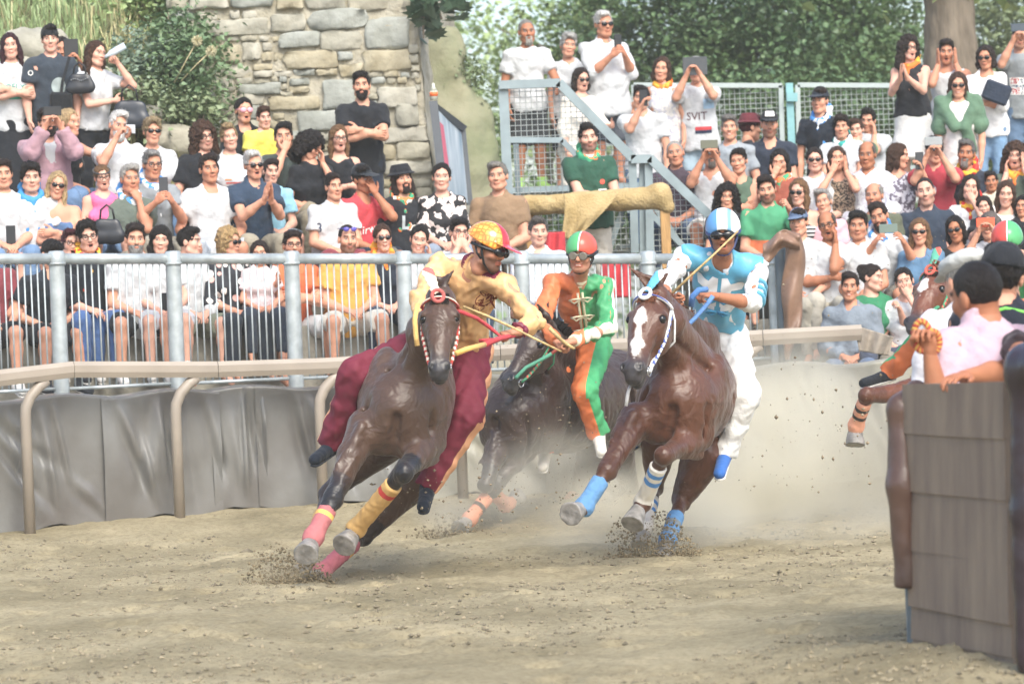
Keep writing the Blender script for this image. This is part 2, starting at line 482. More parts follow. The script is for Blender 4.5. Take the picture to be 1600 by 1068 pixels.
def hair_mesh(style, h=.008, var=0):
    S = SDF(h); rv = random.Random(style + str(var))
    cap = lambda e, z=.035: S.ell((0, .014, z), (.076 + e, .097 + e, .088 + e), k=.01)
    def face(zt=.08, w=.068):
        """clears the face up to a hairline at height zt"""
        S.cone((0, -.15, zt - w), (0, -.035, zt - w - .004), w, w*.93, k=.01, sub=True)
        S.cone((0, -.15, -.06), (0, -.03, -.06), w*.98, w*.94, k=.01, sub=True)
    def temples():
        for s in (-1, 1): S.ell((s*.085, -.04, -.05), (.03, .055, .062), k=.01, sub=True)
    if style in ('short', 'buzz', 'quiff', 'gcurly'):
        e = {'short': .008, 'buzz': .003, 'quiff': .009, 'gcurly': .013}[style]
        cap(e); sgn = 1 if var % 2 else -1
        if style == 'short':
            S.ell((sgn*.02, -.035, .1), (.062, .07, .036), k=.03)
            if var == 2: S.ell((-sgn*.03, -.05, .1), (.04, .05, .034), k=.02)
        if style == 'quiff': S.ell((sgn*.012, -.055, .112), (.058, .05, .036), k=.03)
        if style == 'gcurly': S.ell((0, -.035, .102), (.076, .08, .042), k=.03)
        face({'short': .088, 'buzz': .09, 'quiff': .088, 'gcurly': .082}[style], .066)
        S.clip((0, .06, -.07), (0, 0, -1)); temples()
        S.noise({'short': .004, 'buzz': .001, 'quiff': .005, 'gcurly': .009}[style], 110 if style != 'gcurly' else 78, 1. + var*1.7)
        if style != 'buzz': S.noise(.002, 240, var)
    elif style == 'fringe':      # balding
        cap(.008); face(.1, .075)
        S.ell((0, -.03, .12), (.075, .1, .075), k=.01, sub=True); S.clip((0, .06, -.07), (0, 0, -1)); temples()
        S.noise(.003, 110)
    elif style in ('long', 'longw', 'bob', 'pony', 'bun', 'bangs'):
        cap(.011)
        if style in ('pony', 'bun'):
            face(.084, .068); S.clip((0, .06, -.09), (0, 0, -1)); temples()
            if style == 'bun': S.ell((0, .1, .08), (.045, .045, .045), k=.02)
            else:
                S.cone((0, .1, .05), (.0, .14, -.05), .035, .03, k=.02); S.cone((0, .14, -.05), (.02, .12, -.2), .03, .015, k=.02)
        else:
            lz = {'long': -.24, 'longw': -.25, 'bob': -.1, 'bangs': -.14}[style] + rv.uniform(-.03, .03); w = .08 if style != 'longw' else .09
            for s in (-1, 1):
                S.cone((s*.064, .0, .05), (s*w, -.0, -.08), .028, .03, k=.03)
                S.cone((s*w, .0, -.08), (s*(w + (.01 if style != 'bob' else -.01)), -.01 if style == 'bob' else -.035, lz), .03, .018, k=.03)
            S.cone((0, .055, .0), (0, .075, lz), .068, .055, k=.03, side=(1, 0, 0), flat=1.3)
            face(.05 if style == 'bangs' else .086, .058)
            S.cone((0, -.07, -.06), (0, -.11, -.25), .055, .06, k=.01, sub=True)
            if style != 'bangs': S.cone((.02 - .04*(var % 2), -.1, .115), (.01, .0, .14), .004, .004, k=.012, sub=True)
        S.noise(.0045, 75, 2. + var); S.noise(.0025, 170, var)
    elif style in ('afro', 'curlylong', 'bobcurl'):
        e = .033 if style != 'bobcurl' else .02
        cap(e)
        if style != 'bobcurl':
            for s in (-1, 1): S.cone((s*.08, .02, .02), (s*.1, .03, -.16 if style == 'curlylong' else -.1), .05, .055, k=.04)
            S.cone((0, .08, 0), (0, .09, -.2), .09, .08, k=.04)
        else:
            for s in (-1, 1): S.cone((s*.07, .01, .03), (s*.075, .01, -.06), .035, .03, k=.03)
            S.cone((0, .07, 0), (0, .08, -.08), .07, .05, k=.03)
        face(.08, .06); S.noise(.01, 85, .5 + var); S.noise(.004, 190, var)
    V, F = S.mesh()
    N = np.zeros_like(V); n_ = np.cross(V[F[:, 1]] - V[F[:, 0]], V[F[:, 2]] - V[F[:, 0]])
    for i in range(4): np.add.at(N, F[:, i], n_)
    N /= np.maximum(np.linalg.norm(N, axis=1), 1e-9)[:, None]
    r = np.random.default_rng(len(V) + var); k = r.integers(0, len(V), 420); k = k[N[k, 2] > -.6]; P0, Nn = V[k], N[k]
    g = np.array([0, .35, -1.]) if style in ('long', 'longw', 'bob', 'bangs', 'pony', 'bun') else np.array([0, -.3, -.1])
    d = Nn*(.45 + .5*r.random((len(k), 1))) + g*.5 + r.normal(size=P0.shape)*.35; d /= np.linalg.norm(d, axis=1)[:, None]
    ln = (.008 if style == 'buzz' else .022)*(.5 + r.random((len(k), 1))); sd = np.cross(d, Nn); sd /= np.maximum(np.linalg.norm(sd, axis=1), 1e-6)[:, None]
    P0 = P0 - Nn*.003; T = np.stack([P0 - sd*.0022, P0 + sd*.0022, P0 + d*ln], 1).reshape(-1, 3); m = np.arange(len(T)).reshape(-1, 3) + len(V)
    return np.concatenate([V, T]), F, m
def wear_mesh(kind):
    """hats, glasses, beards in head coordinates; returns V, F"""
    if kind == 'beard' or kind == 'goatee':
        S = SDF(.006)
        S.ell((0, -.034, -.052), (.064, .068, .09), k=.02); S.ell((0, -.072, -.108), (.036, .028, .03), k=.03)
        S.ell((0, -.09, .0), (.1, .08, .046), k=.005, sub=True); S.clip((0, 0, -.03), (0, 0, 1)) if kind == 'beard' else S.clip((0, -.055, -.04), (0, 1, .3))
        S.ell((0, -.11, -.064), (.021, .03, .0085), k=.006, sub=True)
        if kind == 'goatee':
            for s in (-1, 1): S.ell((s*.065, -.05, -.07), (.033, .08, .1), k=.005, sub=True)
        S.clip((0, .03, -.05), (0, 1, -.6)); S.noise(.002, 130)
        return S.mesh()
    if kind in ('cap', 'capback', 'truckercap'):
        S = SDF(.008); S.ell((0, .012, .045), (.09, .11, .098), k=.01); S.clip((0, 0, .04), (0, .12, -1))
        d = -1 if kind != 'capback' else 1
        S.cone((0, d*.07, .052 if d < 0 else .035), (0, d*.15, .042 if d < 0 else .02), .078, .07, k=.008, side=(0, 0, 1), flat=.1)
        return S.mesh()
    if kind == 'bucket':
        S = SDF(.008); S.cone((0, .012, .06), (0, .012, .125), .096, .078, k=.01, cut0=True); S.cone((0, .01, .066), (0, .01, .04), .1, .145, k=.01, cut1=True)
        S.clip((0, 0, .036), (0, 0, -1)); S.clip((0, 0, .14), (0, 0, 1)); return S.mesh()
    if kind == 'flatcap':
        S = SDF(.007); S.ell((0, .01, .085), (.105, .13, .05), rot=np.array(Matrix.Rotation(.2, 3, 'X')), k=.02); S.cone((0, -.09, .055), (0, -.15, .04), .07, .06, k=.015, side=(0, 0, 1), flat=.14)
        S.noise(.002, 60); return S.mesh()
    if kind == 'band':
        m = MB(); m.tube([(.088*math.cos(a), .015 + .108*math.sin(a), .07 + .03*math.sin(a)) for a in np.linspace(0, 2*math.pi, 25)], .008, 6)
        return np.concatenate(m.v), np.concatenate(m.f4)
    if kind == 'headphone': kind = 'band'
    m = MB()
    if kind in ('sun', 'sunup', 'mirror', 'glasses'):
        dz = .085 if kind == 'sunup' else .002; dy = -.004 if kind == 'sunup' else 0
        for s in (-1, 1):
            if kind == 'glasses':
                pts = [(s*.033 + .024*math.cos(a), -.104 + .006*abs(math.cos(a)), dz + .019*math.sin(a)) for a in np.linspace(0, 2*math.pi, 17)]
                m.tube(pts, .0032, 5)
            else:
                S = SDF(.006); S.ell((s*.034, -.099 + dy, dz), (.029 if kind != 'mirror' else .032, .011, .021 if kind != 'mirror' else .027), rot=np.array(Matrix.Rotation(s*.22, 3, 'Z')), k=0)
                V, F = S.mesh(); m.add(V, F)
            m.tube([(s*.06, -.092 + dy, dz + .008), (s*.084, -.03, dz + .008), (s*.085, .02, dz + .004)], .0035, 5)
        m.tube([(-.012, -.105 + dy, dz + .006), (.012, -.105 + dy, dz + .006)], .0035, 5)
    V = np.concatenate(m.v); F = np.concatenate(m.f4)
    return V, F, np.concatenate(m.f3)
_TP = {}
def tpl(fn, *a):
    k = (fn.__name__, a)
    if k not in _TP: _TP[k] = fn(*a)
    return _TP[k]
def hand_template(pose, h):
    """left hand: wrist at origin, fingers to +Y, palm to -Z, thumb on +X"""
    S = SDF(h)
    S.cone((0, -.03, 0), (0, .015, 0), .026, .026, k=.02, side=(1, 0, 0), flat=1.05)
    S.ell((0, .05, .0), (.041, .052, .017), k=.015)
    curl = {'relax': (.35, .45, .4), 'grip': (1.15, 1.25, .7), 'flat': (.05, .08, .05), 'hold': (.55, .7, .5)}[pose]
    for i, (x, L) in enumerate(((.032, .068), (.0105, .078), (-.0105, .073), (-.031, .056))):
        p = np.array([x, .088 - (.008 if i == 3 else 0), .0]); a = 0
        sp = (x * (1.6 if pose in ('flat', 'hold') else .5))
        for q, seg in enumerate((.45, .31, .26)):
            a += curl[q]; d = np.array([sp, math.cos(a), -math.sin(a)]); d /= np.linalg.norm(d)
            e = p + d * L * seg; S.cone(p, e, .0088 - q*.0006, .0082 - q*.0008, k=.004); p = e
    if pose == 'grip': tp = [(.03, .02, -.006), (.05, .05, -.026), (.036, .075, -.05), (.015, .082, -.056)]
    elif pose == 'hold': tp = [(.03, .02, -.004), (.056, .048, -.02), (.056, .075, -.038), (.046, .095, -.044)]
    else: tp = [(.03, .02, -.002), (.056, .045, -.01), (.07, .07, -.014), (.076, .09, -.016)]
    for q in range(3): S.cone(tp[q], tp[q+1], .0125 - q*.0015, .011 - q*.0015, k=.008)
    return S.mesh()
# ------------------------------------------------------------------ people
UP = A_(0, 0, 1)
def facing(yaw):
    a = R_(yaw); return A_(math.sin(a), -math.cos(a), 0), A_(math.cos(a), math.sin(a), 0)   # forward, side (+ = image right when facing us)
def head_rot(yaw, pitch=0, tilt=0):
    """columns: local x (side), y (back), z (up); pitch > 0 looks down, tilt > 0 leans to image right"""
    M = Matrix.Rotation(R_(yaw), 3, 'Z') @ Matrix.Rotation(R_(pitch), 3, 'X') @ Matrix.Rotation(R_(tilt), 3, 'Y')
    return np.array(M)
def ik(s, t, l1, l2, pole):
    d = t - s; L = np.linalg.norm(d); u = d / max(L, 1e-6)
    L2 = min(max(L, abs(l1 - l2) + .03), l1 + l2 - .004); t = s + u * L2
    a = (l1*l1 - l2*l2 + L2*L2) / (2*L2); h = math.sqrt(max(l1*l1 - a*a, 0))
    p = pole - u * (pole @ u); p = nrm(p) if np.linalg.norm(p) > 1e-4 else A_(0, 0, -1)
    return s + u*a + p*h, t
SKINS = {'a': '#dba994', 'b': '#d39c82', 'c': '#c48b70', 'd': '#ae7659', 'e': '#8f5c44'}

def torso_prims(S, J, q, e, cloth_):
    """q: spec dict; e: inflation in metres"""
    sc, fat, f = q['sc'], q['fat'], q['sex'] == 'f'
    N, pel, Ts, Tf, Tu = J['N'], J['pel'], J['Ts'], J['Tf'], J['Tu']
    M = np.stack([Ts, Tf, Tu], 1); L = np.linalg.norm(N - pel)
    at = lambda t, s=0, fw=0: N + (pel - N) * t + Ts * s * sc + Tf * fw * sc
    w = .9 if f else 1.
    S.cone(J['shL'] + Tu*.005, J['shR'] + Tu*.005, (.056*w*sc + e*.8), (.056*w*sc + e*.8), k=.05)
    S.cone(N + Tu*.03*sc, at(.12), .046*sc + e, .09*sc + e, k=.05)
    S.ell(at(.33, 0, .01), (A_(.158*w, .112, .19) * sc * A_(1 + (fat-1)*.5, fat, 1) + e), M, k=.05)
    S.ell(at(.7, 0, .012 + (fat - 1)*.12), (A_(.145*w, .108, .17) * sc * A_(fat, fat, 1) + e), M, k=.06)
    S.ell(at(1.0, 0, -.01), (A_(.17, .125, .125) * sc * A_(1 + (fat-1)*.6, 1 + (fat-1)*.5, 1) + e), M, k=.06)
    if f:
        for s in (-1, 1): S.ell(at(.4, s*.075, .085), A_(.062, .06, .06)*sc + e, M, k=.04)
def arm_prims(S, J, q, sd, e, frac=None):
    sc, f = q['sc'], q['sex'] == 'f'; w = (.86 if f else 1.) * q.get('armw', 1.)
    sh, el, ha = J['sh'+sd], J['el'+sd], J['ha'+sd]
    if frac is None:
        S.cone(sh, el, .052*w*sc + e, .041*w*sc + e, k=.035); mid = el + (ha-el)*.35
        S.cone(el, mid, .04*w*sc + e, .043*w*sc + e, k=.02); S.cone(mid, ha, .042*w*sc + e, .0265*sc + e, k=.02)
    elif frac <= 1:
        S.cone(sh, sh + (el-sh)*frac, .05*w*sc + e, .047*w*sc + e*1.5 + .006, k=.03, cut1=True)
    else:
        S.cone(sh, el, .052*w*sc + e, .044*w*sc + e + .004, k=.03)
        S.cone(el, el + (ha-el)*(frac-1), .046*w*sc + e, .033*sc + e + .003, k=.02, cut1=True)
def leg_prims(S, J, q, sd, e, frac=None, flare=0.):
    sc = q['sc'] * q.get('legw', 1.); hp, kn, an = J['hip'+sd], J['kn'+sd], J['an'+sd]
    if frac is None:
        S.cone(hp, kn, .086*sc + e, .056*sc + e, k=.05); cf = kn + (an-kn)*.32 - J['Tf']*.012
        S.cone(kn, cf, .053*sc + e, .055*sc + e, k=.025); S.cone(cf, an, .053*sc + e, .036*sc + e, k=.025)
    elif frac <= 1:
        S.cone(hp, hp + (kn-hp)*frac, .088*sc + e, .066*sc + e + flare, k=.05, cut1=True)
    else:
        S.cone(hp, kn, .088*sc + e, .062*sc + e + flare*.5, k=.05)
        S.cone(kn, kn + (an-kn)*(frac-1), .06*sc + e + flare*.5, .047*sc + e + flare, k=.025, cut1=True)

def place(V, R, c, s=1.): return V * s @ np.asarray(R).T + c
HAND_POSE = {}
def scarf_mat(key):
    k = ('scarf', key)
    if k in _MC: return _MC[k]
    cs = {'blue': ('#3f8fd0', '#3f8fd0'), 'bluewhite': ('#4f93d8', '#eef1f3'), 'tri': ('#3f9a72', '#ee7a44', '#f0ece4'), 'redyellow': ('#c8342c', '#f0b73c'), 'orange': ('#e8762c', '#e6a83c'), 'teal': ('#2f9a92', '#e6e8e6'), 'green': ('#5a7f63', '#55795e')}[key]
    m, b = mk('scarf_' + key); n, l = nt(m); b.inputs['Roughness'].default_value = .7
    tc = n.new('ShaderNodeTexCoord'); nz = n.new('ShaderNodeTexNoise'); nz.inputs['Scale'].default_value = 9; l.new(tc.outputs['Object'], nz.inputs['Vector'])
    cr = n.new('ShaderNodeValToRGB'); cr.color_ramp.interpolation = 'CONSTANT'; l.new(nz.outputs['Fac'], cr.inputs[0])
    el = cr.color_ramp.elements; el[0].color = (*hexc(cs[0]), 1); el[1].position = .5; el[1].color = (*hexc(cs[1]), 1)
    if len(cs) > 2: q = el.new(.58); q.color = (*hexc(cs[2]), 1)
    l.new(cr.outputs[0], b.inputs['Base Color']); _MC[k] = m; return m

def build_person(J, q, label, group=None):
    hb, hc = q.get('hb', .02), q.get('hc', .018)
    sc, sex = q['sc'], q['sex']; org = J.get('org', J['pel'])
    skin = hexc(SKINS[q['skin']]); hairc = hexc(q['hair'][1])
    # ---- body: one continuous mesh (torso, limbs, neck, head, hands)
    S = SDF(hb)
    torso_prims(S, J, q, 0, False)
    HR, H = J['HR'], J['H']
    nb = H + HR @ A_(0, .03, -.1)*sc
    S.cone(J['N'], nb, .055*sc*(.88 if sex == 'f' else 1), .05*sc*(.86 if sex == 'f' else 1), k=.04)
    for sd in 'LR':
        arm_prims(S, J, q, sd, 0); leg_prims(S, J, q, sd, 0)
        S.cone(J['an'+sd], J['toe'+sd] - UP*.008, .033*sc if q.get('shoes') else .038*sc, (.018 if q.get('shoes') else .03)*sc, k=.01)
    V, F = S.mesh(); C = np.tile(np.array(skin), (len(V), 1)).astype(float)
    T = head_tpl(sex, q['mouth'], q.get('hh', .0075))
    hs = q.get('headk', .95) * sc * (1.0 if sc > .85 else 1. + (.9 - sc)*.55); q['_hs'] = hs
    TV = T['V'].copy()
    if 'headk' not in q:      # every head has its own proportions and nose
        hs = hs * A_(RNG.uniform(.93, 1.04), RNG.uniform(.96, 1.04), RNG.uniform(.96, 1.05))
    nz_ = np.exp(-(TV[:, 0]/.016)**2 - ((TV[:, 2] + .018)/.026)**2) * (TV[:, 1] < -.085); TV[:, 1] += nz_*RNG.uniform(.002, .014)
    jw = np.clip((-.03 - TV[:, 2])/.06, 0, 1) * RNG.uniform(-.08, .1); TV[:, 0] *= 1 + jw
    Vs, Fs, Cs = [V], [F], [C]; n = len(V)
    Vs.append(place(TV, HR, H, hs)); Fs.append(T['F'] + n); n += len(T['V'])
    Cs.append(head_colors(T, skin, hairc, q['stub'], q['makeup']))
    for sd, sg in (('L', -1), ('R', 1)):
        hp = q['hands'][0 if sd == 'L' else 1]
        HV, HF = tpl(hand_template, hp, q.get('hd', .007))
        Yv = nrm(J.get('hdir'+sd, J['ha'+sd] - J['el'+sd])); pn = nrm(J['palm'+sd]); Z = -(pn - Yv*(pn @ Yv)); Z = nrm(Z); X = np.cross(Yv, Z)
        v = HV.copy(); ff = HF
        if sg < 0: v[:, 0] *= -1; ff = HF[:, ::-1]
        v = place(v, np.stack([X, Yv, Z], 1), J['ha'+sd], sc*q.get('hands_s', .95 if sex == 'm' else .87))
        Vs.append(v); Fs.append(ff + n); n += len(v); Cs.append(np.tile(np.array(skin)*A_(.97, .92, .9), (len(v), 1)))
    V = np.concatenate(Vs) - org
    me = raw_mesh('person', V, [np.concatenate(Fs)], [M_SKIN], np.concatenate(Cs))
    body = tag(new_obj('person', me, None, tuple(org)), label, 'person', group)
    def child(nm, V, F, m, extra=None, attrs=None):
        fs = [F] + ([extra] if extra is not None and len(extra) else [])
        return new_obj(nm, raw_mesh(nm, V - org, fs, [m], attrs=attrs), body)
    def on_head(nm, data, m, grow=1.):
        return child(nm, place(data[0], HR, H, hs*grow), data[1], m, data[2] if len(data) > 2 else None)
    q['_on_head'] = on_head; q['_child'] = child; q['_org'] = org
    if q['hair'][0] != 'bald': on_head('hair', tpl(hair_mesh, q['hair'][0], q.get('hairh', .0075), int(RNG.integers(0, 3))), hairmat(q['hair'][1]))
    if q.get('beard'): on_head('beard', tpl(wear_mesh, q['beard']), hairmat(q.get('beardc', q['hair'][1])))
    g = q.get('glasses')
    if g:
        nm = 'sunglasses' if g in ('sun', 'sunup', 'mirror') else 'eyeglasses'
        m = M_LENS if g == 'sun' else (flat('glasses_frame', '#2a2524', .3) if g == 'glasses' else flat('mirror_lens_pink', '#e6a6b4', .15) if g == 'mirror' else flat('lens_violet', '#5a53a8', .15))
        on_head(nm, tpl(wear_mesh, g), m)
    if q.get('hat'):
        k, c_ = q['hat'][:2]; on_head({'band': 'headband', 'bucket': 'bucket_hat', 'flatcap': 'flat_cap'}.get(k, 'cap'), tpl(wear_mesh, k), cloth(c_), 1.02)
    # ---- clothes
    Ts, Tf, Tu, N, pel = J['Ts'], J['Tf'], J['Tu'], J['N'], J['pel']
    M = np.stack([Ts, Tf, Tu], 1)
    if q['top']:
        ty, cc = q['top'][0], q['top'][1]; kd = q['top'][2] if len(q['top']) > 2 else 'plain'
        S = SDF(hc); e = .011 if ty in ('tank', 'off') else .015
        if ty == 'jacket': e = .03
        torso_prims(S, J, q, e, True)
        if not q.get('tuck'): fw_ = 1 + (q['fat'] - 1)*.6; S.cone(pel + Tu*.13*sc, pel - Tu*.06*sc, .158*sc*fw_ + e, .178*sc*fw_ + e, k=.05, side=Tf, flat=.82)
        fr = {'tee': .62, 'polo': .62, 'vneck': .6, 'shirt': 1.88, 'jacket': 1.88, 'blouse': 1.4, 'rolled': 1.25, 'tank': 0, 'off': 0, 'cape': .8}.get(ty, .6)
        for sd in 'LR':
            if fr: arm_prims(S, J, q, sd, e*.9, fr)
            elif ty == 'tank': 
                S.ell(J['sh'+sd] + (J['sh'+sd] - N)*.18 - Tu*.02, A_(.062, .085, .095)*sc, M, k=.02, sub=True)
        nk = {'tee': (.07, .08, .06, .02), 'polo': (.06, .075, .07, .035), 'vneck': (.06, .09, .12, .05), 'tank': (.085, .1, .1, .04), 'shirt': q.get('nk', (.058, .075, .09, .04)), 'rolled': (.058, .075, .1, .045), 'jacket': (.05, .12, .26, .1), 'blouse': (.075, .09, .09, .03), 'cape': (.065, .08, .06, .02)}.get(ty)
        if nk: S.ell(N + Tu*.055*sc + Tf*nk[3]*sc, A_(nk[0], nk[1], nk[2])*sc, M, k=.012, sub=True)
        if ty in ('polo', 'shirt', 'rolled'):
            for a in np.arange(0, 6.28, .45):
                if abs(a - math.pi/2) < .3: continue
                p = lambda a: N + Tu*(.035 - .03*math.sin(a))*sc + Ts*.066*math.cos(a)*sc + Tf*(.068*math.sin(a) + .01)*sc
                S.cone(p(a), p(a + .45), .013, .013, k=.01)
        if ty == 'off': S.clip(N - Tu*.13*sc, Tu)
        S.clip(pel - Tu*(q.get('hem', .09) if not q.get('tuck') else -.1)*sc, -Tu)
        S.noise(q.get('folds', .0085), 26, RNG.uniform(0, 6)); S.noise(q.get('folds', .0085)*.45, 58, RNG.uniform(0, 6))
        V, F = S.mesh(); q['_topV'], q['_topF'] = V, F
        q['_top'] = child({'jacket': 'jacket', 'tank': 'tank_top', 'shirt': 'shirt', 'rolled': 'shirt', 'polo': 'polo_shirt', 'blouse': 'blouse', 'off': 'blouse'}.get(ty, 't_shirt'), V, F, cloth(cc, kd))
    if q['bot']:
        ty, cc = q['bot'][0], q['bot'][1]; kd = q['bot'][2] if len(q['bot']) > 2 else 'plain'
        S = SDF(hc + .002); e = .013
        if ty.startswith('skirt'):
            Lk = {'skirt': .85, 'skirtmini': .42, 'skirtmaxi': .8}[ty]; dn = nrm((J['knL'] + J['knR'])/2 - pel); 
            S.ell(pel, A_(.18, .14, .13)*sc, M, k=.05); S.cone(pel, pel + dn*Lk*sc, .16*sc, (.27 if ty != 'skirtmini' else .25)*sc, k=.05, side=Tf, flat=.8, cut1=True)
            S.clip(pel + Tu*.14*sc, Tu); S.noise(.007, 24, 1.)
            nm = 'skirt'
        else:
            S.ell(pel - Tu*.02, A_(.172, .13, .12)*sc*A_(1 + (q['fat']-1)*.5, 1 + (q['fat']-1)*.5, 1) + e, M, k=.05)
            S.cone(pel, pel + Tu*.13*sc, .15*sc + e, .145*sc + e, k=.02, side=Tf, flat=.78, cut1=True)
            for sd in 'LR': leg_prims(S, J, q, sd, e, {'shorts': .92, 'hot': .45, 'trousers': 1.99, 'jeans': 1.99, 'capri': 1.5}[ty], .02 if ty in ('shorts', 'hot') else .006)
            S.noise(max(.006, q.get('folds', 0)*.8), 27, RNG.uniform(0, 6)); S.noise(.0035, 62, RNG.uniform(0, 6)); nm = 'shorts' if ty in ('shorts', 'hot') else 'trousers'
        V, F = S.mesh(); q['_bot'] = child(nm, V, F, cloth(cc, kd)); q['_botV'], q['_botF'] = V, F
    if q.get('shoes'):
        for sd in 'LR':
            an, to = J['an'+sd], J['toe'+sd]; d = nrm(to - an); dn = -UP + d*(UP @ d)
            if np.linalg.norm(dn) < .3: dn = -J['Tf']
            dn = nrm(dn - d*(dn @ d)); hl = an - d*.035 + dn*.016; tp = to + dn*.006
            S = SDF(q.get('hs', .013)); S.cone(hl, tp, .046*sc, .04*sc, k=.02, side=dn, flat=.95); S.cone(an - UP*.01, hl*.6 + tp*.4, .04*sc, .034*sc, k=.03); S.cone(an + d*.0 + dn*.01, an + nrm(J['kn'+sd] - an)*.075, .046*sc, .05*sc, k=.02, cut1=True)
            S.clip(hl + dn*.034, dn); V, F = S.mesh(); so_ = child('shoe', V, F, cloth(q['shoes']))
            S = SDF(q.get('hs', .013)*.8); S.cone(hl + dn*.034, tp + dn*.034, .043*sc, .038*sc, k=.02, side=dn, flat=.3); V, F = S.mesh(); new_obj('sole', raw_mesh('sole', V - org, [F], [cloth(q.get('sole', '#dcdad4'))]), so_)
    if q.get('scarf'):
        S = SDF(.012); p = lambda a, dr=0: N + Tu*(.03 - .045*math.sin(a))*sc + Ts*(.08 + dr)*math.cos(a)*sc + Tf*((.085 + dr)*math.sin(a))*sc
        for a in np.arange(0, 6.28, .5): S.cone(p(a), p(a + .5), .024*sc, .024*sc, k=.02, side=Tu, flat=1.2)
        kn = N + Tf*.115*sc - Tu*.1*sc
        S.cone(p(1.57), kn, .028*sc, .022*sc, k=.02)
        for s in (-1, 1): S.cone(kn, kn - Tu*.15*sc + Ts*s*.04*sc - Tf*.0, .016*sc, .03*sc, k=.012, side=Tf, flat=.45)
        S.cone(p(-1.57), p(-1.57) - Tu*.1*sc - Tf*.03*sc, .1*sc, .03*sc, k=.02, side=Tf, flat=.25)
        S.noise(.005, 60, 1.); V, F = S.mesh(); child('neckerchief', V, F, scarf_mat(q['scarf']))
    return body

